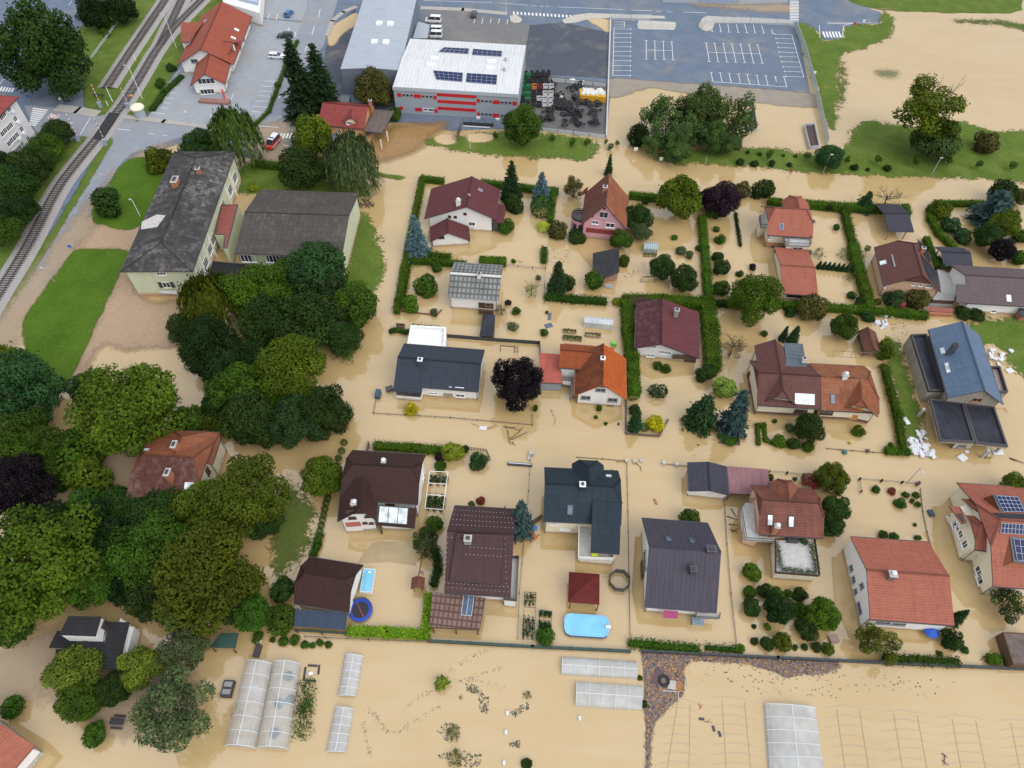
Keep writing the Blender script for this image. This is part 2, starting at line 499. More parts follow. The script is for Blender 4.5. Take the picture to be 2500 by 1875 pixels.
LAWN=shore_mat('lawn',[(0.28,(0.026,0.062,0.004)),(0.45,(0.052,0.112,0.006)),(0.58,(0.074,0.138,0.010)),(0.76,(0.13,0.17,0.035))],.6,.12,.3,.3,tex=2.2)
MEADOW=shore_mat('ragged_meadow',GRASS_ST,2.8,1.1,.22,.5,tex=2.2)
SOAKED=shore_mat('half_drowned_grass',[(0.25,(0.05,0.07,0.012)),(0.55,(0.09,0.12,0.025)),(0.75,(0.16,0.155,0.05))],2.8,1.5,.3,.8,tex=3,bias=-1.6)
MUD=shore_mat('wet_mud',[(0.25,(0.27,0.185,0.115)),(0.5,(0.36,0.255,0.165)),(0.75,(0.43,0.32,0.21))],1.8,.35,.2,.9,.55,tex=1.2)
MUDTHIN=shore_mat('thin_silt',[(0.25,(0.34,0.26,0.18)),(0.75,(0.44,0.34,0.23))],2.5,.8,.15,1.5,.6,tex=1.2,alpha=.75)
GRAVEL=shore_mat('wet_gravel',[(0.25,(0.19,0.165,0.14)),(0.75,(0.36,0.31,0.25))],.8,.2,.3,.5,.8,tex=5)
BROWNPOOL=shore_mat('brown_shallow_water',[(0.3,(0.24,0.135,0.05)),(0.7,(0.34,0.21,0.09))],2.0,.2,.15,1.6,.08,tex=.8)
patch('rail_verge_grass',[(190,75),(330,-25),(580,-50),(490,55),(452,130),(356,282),(316,286),(280,260),(250,282),(208,262),(200,150)],.06,shore_mat('verge_grass',GRASS_ST,.8,.15,.3,.25,tex=3),1.0)
patch('embankment_grass',[(175,342),(222,346),(190,400),(100,545),(10,668),(-60,740),(-80,540),(40,470)],.06,MATS['verge_grass'],1.0)
patch('trackside_grass',[(250,356),(270,356),(150,556),(22,762),(2,752),(140,540)],.06,MATS['verge_grass'],.8)
patch('school_lawn',[(345,385),(300,400),(262,457),(238,490),(226,520),(230,541),(250,549),(345,551),(430,400)],.07,LAWN,.8)
patch('long_lawn',[(178,616),(192,609),(312,613),(296,660),(250,760),(205,858),(165,938),(127,953),(92,920),(55,800),(110,705)],.07,LAWN,.8)
patch('school_garden_grass',[(628,398),(720,392),(860,395),(892,470),(860,480),(590,470),(560,420)],.06,MEADOW,1.0)
patch('gym_side_grass',[(872,520),(905,540),(920,575),(938,640),(930,688),(890,718),(846,700),(838,675),(856,600)],.06,MEADOW,.8)
patch('dry_tuft_grass',[(918,422),(960,428),(995,432),(975,438),(930,432)],.06,MATS['verge_grass'],.6)
patch('tyre_yard_verge',[(1036,345),(1060,335),(1110,338),(1200,322),(1330,326),(1420,338),(1456,352),(1450,376),(1430,389),(1330,386),(1200,378),(1080,363)],.06,MEADOW,.8)
patch('park_grass',[(1590,388),(1640,372),(1760,364),(1820,362),(1900,364),(1990,378),(2050,372),(2076,335),(2090,308),(2120,296),(2160,300),(2230,312),(2330,296),(2440,322),(2600,325),(2600,440),(2330,433),(2170,430),(1990,422),(1850,411),(1700,402)],.06,MEADOW,1.0,smooth=3)
patch('fence_side_grass',[(1945,62),(1975,64),(1998,82),(2010,98),(2054,97),(2062,70),(2085,62),(2150,58),(2155,28),(2176,42),(2180,70),(2158,96),(2112,118),(2062,132),(2044,180),(2046,250),(2038,312),(2022,312),(2008,262),(1980,170)],.06,MEADOW,.9,smooth=3)
patch('far_field_grass',[(2060,-10),(2130,20),(2185,27),(2462,33),(2492,8),(2485,-60),(2200,-80)],.06,shore_mat('field_grass',GRASS_ST,1.0,.1,.2,.25,tex=3),1.2,smooth=2)
patch('far_drowned_tufts',[(2320,48),(2400,42),(2520,60),(2520,85),(2440,66),(2340,62)],.055,SOAKED,1.2)
patch('drowned_field_tufts',[(2040,150),(2075,165),(2070,250),(2040,270)],.052,SOAKED,.9)
patch('drowned_tufts_in_field',[(2130,165),(2200,170),(2190,195),(2140,190)],.052,shore_mat('sparse_tufts',[(0.3,(0.12,0.15,0.06)),(0.7,(0.20,0.21,0.10))],2,1.6,.3,1.2,tex=3,bias=-1.6,alpha=.7),.9)
patch('wood_edge_grass',[(700,1145),(735,1180),(782,1210),(790,1260),(772,1330),(720,1400),(660,1420),(640,1340),(655,1240)],.055,SOAKED,.8)
patch('wood_edge_mound',[(835,850),(868,855),(862,878),(830,884)],.055,MEADOW,.6)
patch('weed_bank',[(2166,832),(2192,842),(2218,900),(2238,985),(2246,1048),(2236,1068),(2216,1052),(2190,985),(2172,905)],.07,MEADOW,.6)
patch('rubble_weed_ground',[(2355,792),(2420,782),(2530,790),(2530,930),(2478,900),(2440,850),(2392,840)],.07,MEADOW,.7)
patch('muddy_school_yard',[(232,545),(345,552),(330,600),(310,660),(360,735),(480,735),(470,800),(450,842),(330,855),(250,845),(205,925),(168,948),(205,860),(297,660),(312,614),(195,609),(200,575)],.05,MUD,1.0)
patch('silted_road',[(235,470),(262,458),(228,515),(232,550),(190,612),(112,706),(60,800),(20,870),(-60,900),(-20,800),(60,690),(160,560)],.064,MUDTHIN,1.0)
patch('silted_junction',[(335,378),(400,352),(432,352),(345,392),(300,405),(262,462),(250,480),(268,430)],.064,MUDTHIN,.8)
patch('silted_crossing',[(612,315),(700,300),(705,340),(690,392),(640,392),(600,350)],.064,MUDTHIN,.9)
patch('silt_strip_by_road',[(806,70),(868,32),(870,60),(838,82),(818,108),(802,108)],.064,shore_mat('yellow_silt',[(0.3,(0.46,0.34,0.19)),(0.7,(0.56,0.43,0.26))],.6,.15,.3,.3),.6)
patch('gravel_bank',[(1488,193),(1600,198),(1980,229),(1990,262),(1800,246),(1640,222),(1580,216),(1510,238),(1484,232)],.052,GRAVEL,.9)
patch('brown_shallows',[(905,350),(960,312),(1050,300),(1088,302),(1062,328),(1040,350),(1000,372),(905,398)],.053,BROWNPOOL,.8)
patch('yellow_sand',[(1060,335),(1085,326),(1112,330),(1108,352),(1072,350)],.066,MATS['yellow_silt'],.6)
patch('yellow_sand',[(1135,330),(1170,326),(1205,332),(1195,346),(1150,348)],.066,MATS['yellow_silt'],.6)
patch('silt_bank_by_gate',[(1432,44),(1488,50),(1486,80),(1462,66)],.064,MATS['yellow_silt'],.6)
patch('silt_on_far_road',[(1700,8),(1935,12),(1935,30),(1830,26),(1720,18)],.064,MUDTHIN,.8)
patch('wood_floor_mud',[(150,1080),(330,1080),(330,1290),(120,1330),(20,1200)],.03,MUDTHIN,1.2)
patch('corner_shallow_mud',[(0,1590),(130,1540),(320,1600),(440,1640),(480,1780),(260,1790),(120,1700),(-60,1720)],.03,MUDTHIN,1.2)
sheet('drowned_driveway',[(915,1322),(1030,1322),(1015,1382),(950,1372),(872,1376),(890,1345)],.012,plain('silted_paving',(0.36,0.275,0.15),.35,.15,.5))
def island(pts):
 mb=MB();P=poly_px(pts);mb.prism([(p.x,p.y)for p in P],0,.16)
 tag(mb.build('traffic_island',KERB),kind='structure')
island([(1245,40),(1258,36),(1272,45),(1275,50),(1268,56),(1255,57),(1246,52)])
island([(1372,50),(1400,38),(1440,33),(1620,40),(1625,46),(1490,45),(1440,46),(1405,56),(1378,58)])
island([(1555,60),(1560,50),(1648,55),(1650,64),(1645,74),(1560,72)])
island([(1705,62),(1715,45),(1725,40),(1935,50),(1935,58),(1745,57),(1738,74),(1722,77),(1708,70)])
def footway(pts,w=1.6,name='pavement'):
 mb=MB()
 P=[W(x,y)for x,y in pts]
 for a,b in zip(P[:-1],P[1:]):
  d=(b-a).normalized();a=a-d*.4;b=b+d*.4
  mb.beam((a.x,a.y,.17),(b.x,b.y,.17),w,.15)
 tag(mb.build(name,plain('pavement_slabs',(0.36,0.34,0.31),.85,.2)),kind='structure')
footway([(868,18),(838,30),(812,52),(800,86)])
footway([(1030,20),(1130,24),(1235,34)],2)
footway([(142,264),(190,270),(236,279)],3)
footway([(300,285),(400,297),(520,312)],1.6)
# ---- painted markings
mk=MB()
Z=.07
def mark(a,b,w=.14,z=Z):
 a,b=W(*a),W(*b);d=b-a
 if d.length<.01:return
 s=Vector((-d.y,d.x,0)).normalized()*w/2
 mk.face([(a+s)[:2]+(z,),(a-s)[:2]+(z,),(b-s)[:2]+(z,),(b+s)[:2]+(z,)])
def A12(x,y):return(1200+x/3.16,y/3.16)
def A18(x,y):return(1800+x/3.16,y/3.16)
def A0(x,y):return(x/3.16,y/3.16)
def A6(x,y):return(600+x/3.16,y/3.16)
def cap(p,q,L=.5):
 a,b=W(*p),W(*q);d=(b-a).normalized();s=Vector((-d.y,d.x,0))*L
 A,B=b-s,b+s;w=d*.07
 mk.face([(A+w)[:2]+(Z+.002,),(A-w)[:2]+(Z+.002,),(B-w)[:2]+(Z+.002,),(B+w)[:2]+(Z+.002,)])
def bay(p,q,c0=False,c1=True):
 mark(p,q)
 if c1:cap(p,q)
 if c0:cap(q,p)
for i,y in enumerate([225,258,292,327,362,397,433,470,508,546,583]):
 bay(A12(945-i,y),A12(1075-i*.4,y+1))
mark(A12(945,212),A12(935,584))
for y in(170,188,208):mark(A12(948,y),A12(1025,y+1))
mark(A12(1025,168),A12(1025,210))
for i in range(4):bay(A12(1193+65.7*i,315+2.4*i),A12(1194+68.5*i,458+2.4*i),True)
mark(A12(1195,387),A12(1396,393))
for i in range(7):bay(A12(1655+66*i,333+2*i),A12(1680+68.3*i,477+2.2*i),True)
mark(A12(1667,404),A12(2071,417))
for a,b in[((1690,185),(1703,245)),((1757,185),(1770,248)),((1822,187),(1833,250)),((1888,190),(1903,252)),((1953,190),(1970,255)),((2020,192),(2033,257)),((2085,195),(2100,258)),((2160,228),(2170,262))]:
 bay(A12(*a),A12(*b))
for a,b in[((1693,560),(1708,632)),((1762,563),(1780,636)),((1832,567),(1850,641)),((1905,572),(1920,646)),((1972,576),(1992,651)),((2045,582),(2063,656)),((2115,587),(2133,661)),((2190,590),(2205,665))]:
 bay(A12(*b),A12(*a))
for a,b in[((290,590),(310,666)),((358,594),(383,672))]:bay(A18(*b),A18(*a))
mark(A12(1708,632),A18(383,672))
for i,(a,b)in enumerate([((290,265),(420,270)),((297,298),(428,302)),((305,332),(437,337)),((313,368),(445,373)),((322,403),(455,408)),((332,438),(465,442)),((342,477),(475,481)),((352,516),(487,520)),((362,552),(498,557)),((372,590),(513,597))]):
 bay(A18(*b),A18(*a))
mark(A18(420,270),A18(513,597))
for a,b in[((1290,632),(1400,648)),((1270,672),(1385,682)),((1250,710),(1360,720)),((1225,750),(1340,760)),((1205,785),(1315,800)),((1185,825),(1290,838)),((1165,868),(1270,880)),((2030,625),(2120,630)),((2010,665),(2110,668)),((1990,705),(2105,705)),((1985,740),(2090,745)),((1965,780),(2080,785)),((1950,820),(2065,832)),((1940,862),(2060,870)),((1800,725),(1770,805)),((1950,880),(1965,945))]:
 mark(A0(*a),A0(*b))
for a,b in[((575,70),(560,135)),((530,205),(510,270)),((478,340),(455,400)),((270,720),(255,760)),((385,250),(378,290)),((330,215),(342,265)),((170,150),(185,105)),((235,155),(248,110)),((70,970),(255,985)),((90,1135),(130,1138)),((290,1120),(330,1125)),((1370,5),(1900,20)),((1960,25),(2180,42)),((1760,180),(1768,140)),((1820,185),(1830,140)),((1885,180),(1895,145)),((1950,180),(1958,145)),((2015,190),(2020,150))]:
 mark(A6(*a),A6(*b),.16)
for a,b in[((310,45),(350,47)),((365,48),(400,50)),((420,51),(440,52)),((515,55),(1015,75)),((1080,80),(1240,85)),((1270,88),(1310,90)),((1350,92),(1390,94)),((1480,95),(1660,101))]:
 mark(A12(*a),A12(*b),.16)
for a,b in[((435,935),(575,950)),((905,995),(1005,1008)),((1150,1030),(1190,1036)),((1260,1045),(1290,1048)),((0,650),(70,560)),((555,10),(530,40)),((700,905),(620,1040))]:
 mark(A0(*a),A0(*b),.15)
for i in range(9):
 t=i/8;mark((80-9*t,265+39*t),(117.5-29*t,270+37*t),.55)
for i in range(5):mark((0+7*i,223+.6*i),(5.5+7*i,212+1.0*i),.5)
for i in range(17):mark((1254+9.2*i,29+.56*i),(1255+9.2*i,35.5+.56*i),.5)
for i in range(14):mark((1928,3+3.7*i),(1950,3.5+3.7*i),.45)
for i in range(6):mark((2009+7.6*i,77.5),(2014.5+7.6*i,91.5),.5)
for i in range(5):mark((688+8*i,326),(683+8*i,338),.45)
mark((2020,57),(2086,57),.3);mark((2095,56),(2146,57),.14)
for a,b in[((2000,62),(2002,92)),((2060,62),(2055,92)),((2060,62),(2085,57))]:mark(a,b,.15)
mark((124,278),(140,280.5),.01)
tag(mk.build('road_markings',PAINT),kind='structure')
rb=MB();c=W(131,285);
q=[W(124,278),W(146.5,281),W(137.5,292.5),W(116,289)]
rb.face([(p.x,p.y,.072)for p in q[::-1]],0)
for k in range(24):
 a0,a1=k*math.pi/12,(k+1)*math.pi/12
 def rr(a,r):return(c.x+r*1.15*math.cos(a),c.y+r*math.sin(a),.076)
 rb.face([rr(a0,.72),rr(a0,1.0),rr(a1,1.0),rr(a1,.72)][::-1],1)
rb.build('speed_roundel',[PAINT,plain('red_road_paint',(0.45,0.05,0.05),.7)])['kind']='structure'
fc=bpy.data.curves.new('speed_number','FONT');fc.body='30';fc.size=1.0;fc.align_x='CENTER';fc.align_y='CENTER'
fo=bpy.data.objects.new('speed_number',fc);COL.objects.link(fo);fo.location=(c.x,c.y,.079);fo.rotation_euler=(0,0,rad(-10))
fc.materials.append(plain('black_paint',(0.03,0.03,0.03),.7));fo['kind']='structure'
# ---- railway
BALLAST=plain('ballast',(0.30,0.28,0.27),.95,.35,5)
SLEEPER=plain('sleeper_wood',(0.035,0.028,0.027),.9,.3,2)
RAIL=plain('rail_steel',(0.07,0.055,0.05),.4,.2,2)
def resample(P,step):
 out=[P[0].copy()];acc=0.0
 for a,b in zip(P[:-1],P[1:]):
  L=(b-a).length;t=step-acc
  while t<=L:
   out.append(a+(b-a)*(t/L));t+=step
  acc=L-(t-step)
 return out
def track(pts,bed=True,z0=.08):
 C_=[W(x,y)for x,y in pts]
 P=[]
 for i in range(len(C_)-1):
  p0,p1,p2,p3=C_[max(i-1,0)],C_[i],C_[i+1],C_[min(i+2,len(C_)-1)]
  for k in range(8):
   t=k/8
   P.append(0.5*((2*p1)+(p2-p0)*t+(2*p0-5*p1+4*p2-p3)*t*t+(3*p1-p0-3*p2+p3)*t**3))
 P.append(C_[-1])
 Q=resample(P,.66)
 bedm,slp,ral=MB(),MB(),MB()
 N=[None]*len(Q)
 for i in range(len(Q)):
  d=(Q[min(i+1,len(Q)-1)]-Q[max(i-1,0)]).normalized();N[i]=Vector((-d.y,d.x,0))
 for i in range(len(Q)-1):
  a,b,n,n2=Q[i],Q[i+1],N[i],N[i+1]
  if bed:
   prof=[(2.9,z0-.06),(1.75,z0+.22),(-1.75,z0+.22),(-2.9,z0-.06)]
   for(w0,h0),(w1,h1)in zip(prof[:-1],prof[1:]):
    bedm.face([a+n*w0+Vector((0,0,h0)),a+n*w1+Vector((0,0,h1)),b+n2*w1+Vector((0,0,h1)),b+n2*w0+Vector((0,0,h0))])
  for s in(.75,-.75):
   ral.beam(a+n*s+Vector((0,0,z0+.46)),b+n2*s+Vector((0,0,z0+.46)),.12,.16)
  ang=math.atan2(n.y,n.x)
  slp.box((a.x,a.y,z0+.17),2.6,.26,.14,ang)
 root=MB()
 if bed:o=bedm.build('railway_track',BALLAST)
 else:o=slp.build('railway_track',SLEEPER)
 tag(o,kind='structure')
 if bed:slp.build('sleepers',SLEEPER,o)
 ral.build('rails',RAIL,o)
track([(-50,800),(0,716),(70,601),(137.6,471),(185,405),(240,338),(259.5,311),(304,253),(345,188),(380,129),(418,78),(456,38),(494,0),(560,-70)])
track([(392,112),(408,78),(424,45),(445,0),(480,-70)],z0=.084)
track([(262,216),(280,188),(316,133),(345,90),(375,45),(405,0),(445,-70)],z0=.078)
cp=MB()
P=poly_px([(269,279),(293,283),(252.5,345),(229,341)])
cp.prism([(p.x,p.y)for p in P],.06,.56)
tag(cp.build('crossing_deck',plain('rubber_deck',(0.022,0.023,0.026),.8,.3,3)),kind='structure')

# ================================================================ BUILDING KIT
class House:
 def __init__(self,name,at,label,cat='house',group=None):
  p=W(at[0],at[1]);p.z=0
  self.root=empty(name,p,label,cat,group)
  self.pl={}
 def put(self,mb,name,mats,parent=None,label=None):
  return mb.build(name,mats,parent or self.root,label=label)
 def gable(self,r0,r1,zr,eL,eR,zl,zR=None,wall=None,roof=None,ov=.55,og=.45,hip0=0.0,hip1=0.0,hk=1.0,th=.2,walls=True,edge=None,ridge=True,gutter=True,plinth=None,key='',x0=None,x1=None,roofR=None):
  zR=zl if zR is None else zR
  wall=wall or WHITE;edge=edge or FASCIA
  a,b=W(*r0,zr),W(*r1,zr)
  u=(b-a);u.normalize();n=Vector((-u.y,u.x,0))
  in0=in1=None
  if x0:in0=max((a-W(*x0,zr-min(hip0,1)*(zr-zl))).dot(u),.1);a=a-u*in0
  if x1:in1=max((W(*x1,zr-min(hip1,1)*(zr-zl))-b).dot(u),.1);b=b+u*in1
  L=(b-a).length
  dL=(W(*eL,zl)-a).dot(n)if eL else None
  dR=-(W(*eR,zR)-a).dot(n)if eR else None
  if dL is None:dL=dR
  if dR is None:dR=dL
  def P(s,t,z):return a+u*s+n*t+Vector((0,0,z-zr))
  kL,kR=(zr-zl)/dL,(zr-zR)/dR
  dm=min(dL,dR)
  i0,i1=in0 if in0 is not None else hip0*dm*hk,in1 if in1 is not None else hip1*dm*hk
  R0,R1=P(i0,0,zr),P(L-i1,0,zr)
  h=lambda s,side,f:P(s,dL*f if side>0 else-dR*f,zr-f*((zr-zl)if side>0 else(zr-zR)))
  faces=[]
  for side in(1,-1):
   e0,e1=h(0,side,1),h(L,side,1)
   f=[e0,e1]
   if 0<hip1<1:f.append(h(L,side,hip1))
   if hip1>=1 or True:pass
   f.append(R1);f.append(R0)
   if 0<hip0<1:f.append(h(0,side,hip0))
   if side>0:f=f[::-1]
   faces.append(f)
  if hip0>0:faces.append([h(0,1,min(hip0,1)),h(0,-1,min(hip0,1)),R0])
  if hip1>0:faces.append([h(L,-1,min(hip1,1)),h(L,1,min(hip1,1)),R1])
  mb=MB();mb.slab(faces[:1],th,0,1,);mb.slab(faces[1:2],th,2 if roofR else 0,1);mb.slab(faces[2:],th,0,1)
  ro=self.put(mb,'roof',[roof,edge]+([roofR]if roofR else[]))
  nL=Vector((n.x*kL,n.y*kL,1)).normalized();nR=Vector((-n.x*kR,-n.y*kR,1)).normalized()
  self.pl.update({key+'L':(a,nL),key+'R':(a,nR)})
  self.roof=ro
  self.frames=getattr(self,'frames',{})
  self.frames[key]=(P,L,dL,dR,zr,zl,zR,ov,og,u,n)
  if hip0:self.pl[key+'H0']=(R0,(h(0,1,min(hip0,1))-R0).cross(h(0,-1,min(hip0,1))-R0).normalized())
  if ridge:
   rm=MB()
   rm.beam(R0+Vector((0,0,.07)),R1+Vector((0,0,.07)),.3,.12)
   for hp,R_,s in((hip0,R0,0),(hip1,R1,L)):
    if hp>0:
     for side in(1,-1):
      rm.beam(R_+Vector((0,0,.07)),h(s,side,min(hp,1))+Vector((0,0,.07)),.26,.12)
   self.put(rm,'ridge_tiles',roof,ro)
  if gutter:
   for side,z,d in((1,zl,dL),(-1,zR,dR)):
    gm=MB();q0,q1=P(.05,side*(d+.06),z-.04),P(L-.05,side*(d+.06),z-.04)
    gm.beam(q0,q1,.14,.12)
    self.put(gm,'gutter',edge,ro)
  if walls:
   wl,wr=max(dL-ov,.3),max(dR-ov,.3)
   s0,s1=og,L-og
   def top(t):return(zr-(kL*t if t>0 else-kR*t))-th-.01
   w=MB()
   for s,hp,flip in((s0,hip0,0),(s1,hip1,1)):
    pts=[P(s,wl,-.5),P(s,-wr,-.5),P(s,-wr,top(-wr))]
    if hp>=1:
     pts=[P(s,wl,-.5),P(s,-wr,-.5),P(s,-wr,min(top(-wr),zR-.1)),P(s,wl,min(top(wl),zl-.1))]
    elif hp>0:
     hz=zr-hp*(zr-max(zl,zR))-th
     tR,tL=(zr-th-hz)/kR,(zr-th-hz)/kL
     if tR<wr:pts.append(P(s,-tR,hz))
     if tL<wl:pts.append(P(s,tL,hz))
     pts.append(P(s,wl,top(wl)))
    else:
     pts+=[P(s,0,zr-th-.01),P(s,wl,top(wl))]
    w.face(pts if not flip else pts[::-1])
   tl,tr=top(wl),top(-wr)
   w.face([P(s1,wl,-.5),P(s0,wl,-.5),P(s0,wl,tl),P(s1,wl,tl)])
   w.face([P(s0,-wr,-.5),P(s1,-wr,-.5),P(s1,-wr,tr),P(s0,-wr,tr)])
   self.put(w,'wall',wall)
   self.pl.update({key+'E0':(P(s0,0,0),-u),key+'E1':(P(s1,0,0),u.copy()),key+'WL':(P(0,wl,0),n.copy()),key+'WR':(P(0,-wr,0),-n)})
   if plinth:
    ph,pm=plinth
    pb=MB();e=.02
    c=[P(s0-e,wl+e,0),P(s0-e,-wr-e,0),P(s1+e,-wr-e,0),P(s1+e,wl+e,0)]
    pb.prism([(q.x,q.y)for q in c],-.5,ph)
    self.put(pb,'plinth',pm)
   for s,t,tz in((s0+.1,wl+.06,tl),(s1-.1,-wr-.06,tr),(s0+.1,-wr-.06,tr),(s1-.1,wl+.06,tl)):
    dp=MB();dp.bar(P(s,t,-.3),P(s,t,tz),.05,5)
    self.put(dp,'downpipe',edge)
  return ro
 def poly_roof(self,pts,roof,th=.18,edge=None,name='roof',faces=None,key=None,parent=None):
  """one roof plane (px, py, z) or several sharing corners"""
  mb=MB()
  fs=faces or[pts]
  fs=[[W(*p)if not isinstance(p,Vector)else p for p in f]for f in fs]
  mb.slab(fs,th,0,1)
  o=self.put(mb,name,[roof,edge or FASCIA],parent)
  f=fs[0];n=(f[1]-f[0]).cross(f[2]-f[0]).normalized()
  if n.z<0:n=-n
  self.pl[key or 'P']=(f[0],n)
  self.roof=o
  return o
 def box(self,pts,z,wall,z0=-.5,zp=None,name='wall',top=None):
  """walls from picked corners; pts at height zp (default z)"""
  zp=z if zp is None else zp
  P=[(W(x,y,zp).x,W(x,y,zp).y)for x,y in pts]
  mb=MB();mb.prism(P,z0,z,0,1 if top else None)
  o=self.put(mb,name,[wall,top]if top else wall)
  return o,P
 def flat(self,pts,z,wall,top,rim=.5,rimw=.3,rimmat=None,z0=-.5):
  """flat roof with an upstand; pts = corners of the outer top edge"""
  P=[W(x,y,z+rim)for x,y in pts]
  c=sum(P,Vector())/len(P)
  mb=MB();mb.prism([(p.x,p.y)for p in P],z0,z,0,0)
  self.put(mb,'wall',wall)
  k=[]
  L=len(P)
  area=sum(P[i].x*P[(i+1)%L].y-P[(i+1)%L].x*P[i].y for i in range(L))
  for i in range(L):
   d0=(P[i]-P[i-1]).normalized();d1=(P[(i+1)%L]-P[i]).normalized()
   n0,n1=Vector((-d0.y,d0.x,0)),Vector((-d1.y,d1.x,0))
   if area<0:n0,n1=-n0,-n1
   m=(n0+n1);m=m/max(m.dot(n0),.3)
   k.append(P[i]+m*rimw)
  tb=MB();tb.face([Vector((p.x,p.y,z+.03))for p in k]if area>0 else[Vector((p.x,p.y,z+.03))for p in k[::-1]],0,[(p.x,p.y)for p in(k if area>0 else k[::-1])])
  o=self.put(tb,'roof',top)
  rb=MB()
  for i in range(L):
   j=(i+1)%L
   A=[Vector((q.x,q.y,0))for q in(P[i],P[j],k[j],k[i])]
   rb.prism([(q.x,q.y)for q in A],z+.004,z+rim)
  self.put(rb,'parapet',rimmat or wall,o)
  self.roof=o
  return o
 def at(self,key,px,py):
  p0,n=self.pl[key]
  return hit(px,py,p0,n),n
 def vplane(self,key,a,b,z=0):
  A,B=W(*a,z),W(*b,z);d=(B-A).normalized()
  self.pl[key]=(A,Vector((d.y,-d.x,0)))
 def win(self,key,px,py,w,h,frame=None,glass=None,n=2,sill=True,shutter=None):
  p,nn=self.at(key,px,py)
  nn=Vector((nn.x,nn.y,0)).normalized()
  o0=Vector((0,0,CAM_H))-p
  if nn.dot(o0)<0:nn=-nn
  x=Vector((-nn.y,nn.x,0));z=Vector((0,0,1))
  f=frame or FRAME
  mb=MB()
  def bar(x0,x1,z0,z1,d0=.02,d1=.09):
   A=[p+x*x0+z*z0+nn*d1,p+x*x1+z*z0+nn*d1,p+x*x1+z*z1+nn*d1,p+x*x0+z*z1+nn*d1]
   B=[q-nn*(d1-d0+.06)for q in A]
   mb.face(A)
   for i in range(4):
    j=(i+1)%4
    mb.face([A[j],A[i],B[i],B[j]])
  fw=.09
  bar(-w/2,w/2,h/2-fw,h/2);bar(-w/2,w/2,-h/2,-h/2+fw)
  bar(-w/2,-w/2+fw,-h/2+fw,h/2-fw);bar(w/2-fw,w/2,-h/2+fw,h/2-fw)
  for i in range(1,n):
   c=-w/2+w*i/n
   bar(c-fw/2,c+fw/2,-h/2+fw,h/2-fw)
  if sill:bar(-w/2-.1,w/2+.1,-h/2-.09,-h/2-.005,.02,.22)
  wo=self.put(mb,'window',f)
  g=MB()
  e=.045
  g.face([p+x*(-w/2+e)+z*(-h/2+e)+nn*.03,p+x*(w/2-e)+z*(-h/2+e)+nn*.03,p+x*(w/2-e)+z*(h/2-e)+nn*.03,p+x*(-w/2+e)+z*(h/2-e)+nn*.03])
  self.put(g,'pane',glass or GLASS,wo)
  if shutter:
   for s in(-1,1):
    sb=MB();c=p+x*s*(w/2+w*.28)+nn*.07
    a=[c+x*q+z*r for q,r in((-w*.25,-h/2),(w*.25,-h/2),(w*.25,h/2),(-w*.25,h/2))]
    sb.face(a)
    bb=[q-nn*.05 for q in a]
    for i in range(4):
     j=(i+1)%4;sb.face([a[j],a[i],bb[i],bb[j]])
    self.put(sb,'shutter',shutter,wo)
  return wo
 def door(self,key,px,py,w,h,mat):
  p,nn=self.at(key,px,py)
  nn=Vector((nn.x,nn.y,0)).normalized()
  if nn.dot(Vector((0,0,CAM_H))-p)<0:nn=-nn
  x=Vector((-nn.y,nn.x,0));z=Vector((0,0,1))
  mb=MB()
  A=[p+x*a+z*b+nn*.06 for a,b in((-w/2,-h/2),(w/2,-h/2),(w/2,h/2),(-w/2,h/2))]
  B=[q-nn*.1 for q in A]
  mb.face(A)
  for i in range(4):
   j=(i+1)%4;mb.face([A[j],A[i],B[i],B[j]])
  return self.put(mb,'door',mat)
 def skylight(self,key,px,py,w,h,glass=None,n=1,frame=None,name='skylight'):
  p,nn=self.at(key,px,py)
  hx=Vector((0,0,1)).cross(nn).normalized();s=nn.cross(hx)
  mb=MB();fw=.1
  def bar(x0,x1,y0,y1):
   A=[p+hx*a+s*b+nn*.13 for a,b in((x0,y0),(x1,y0),(x1,y1),(x0,y1))]
   B=[q-nn*.12 for q in A]
   mb.face(A)
   for i in range(4):
    j=(i+1)%4;mb.face([A[j],A[i],B[i],B[j]])
  bar(-w/2,w/2,h/2-fw,h/2);bar(-w/2,w/2,-h/2,-h/2+fw)
  for i in range(n+1):
   c=-w/2+fw/2+(w-fw)*i/n
   bar(c-fw/2,c+fw/2,-h/2+fw,h/2-fw)
  e=.06
  mb.face([p+hx*a+s*b+nn*.09 for a,b in((-w/2+e,-h/2+e),(w/2-e,-h/2+e),(w/2-e,h/2-e),(-w/2+e,h/2-e))],1)
  return self.put(mb,name,[frame or GREYMETAL,glass or glass_mat('skylight_glass',(0.10,0.13,0.17),.05)],self.roof)
 def solar(self,key,corners,nx,ny):
  """array of modules between four picks on a roof plane (tl, tr, br, bl)"""
  Q=[self.at(key,*c)[0]for c in corners];nn=self.at(key,*corners[0])[1]
  g=MB();up=nn*.14
  g.face([q+up for q in Q[::-1]])
  for i in range(4):
   j=(i+1)%4
   g.face([Q[i]+up,Q[j]+up,Q[j]+nn*.03,Q[i]+nn*.03])
  o=self.put(g,'solar_panel',PANEL)
  f=MB()
  def L(s,t):return(Q[0]*(1-s)+Q[1]*s)*(1-t)+(Q[3]*(1-s)+Q[2]*s)*t+nn*.165
  for i in range(nx+1):f.beam(L(i/nx,0),L(i/nx,1),.04,.03)
  for i in range(ny+1):f.beam(L(0,i/ny),L(1,i/ny),.04,.03)
  self.put(f,'panel_frame',plain('panel_frame',(0.5,0.55,0.62),.4,.05),o)
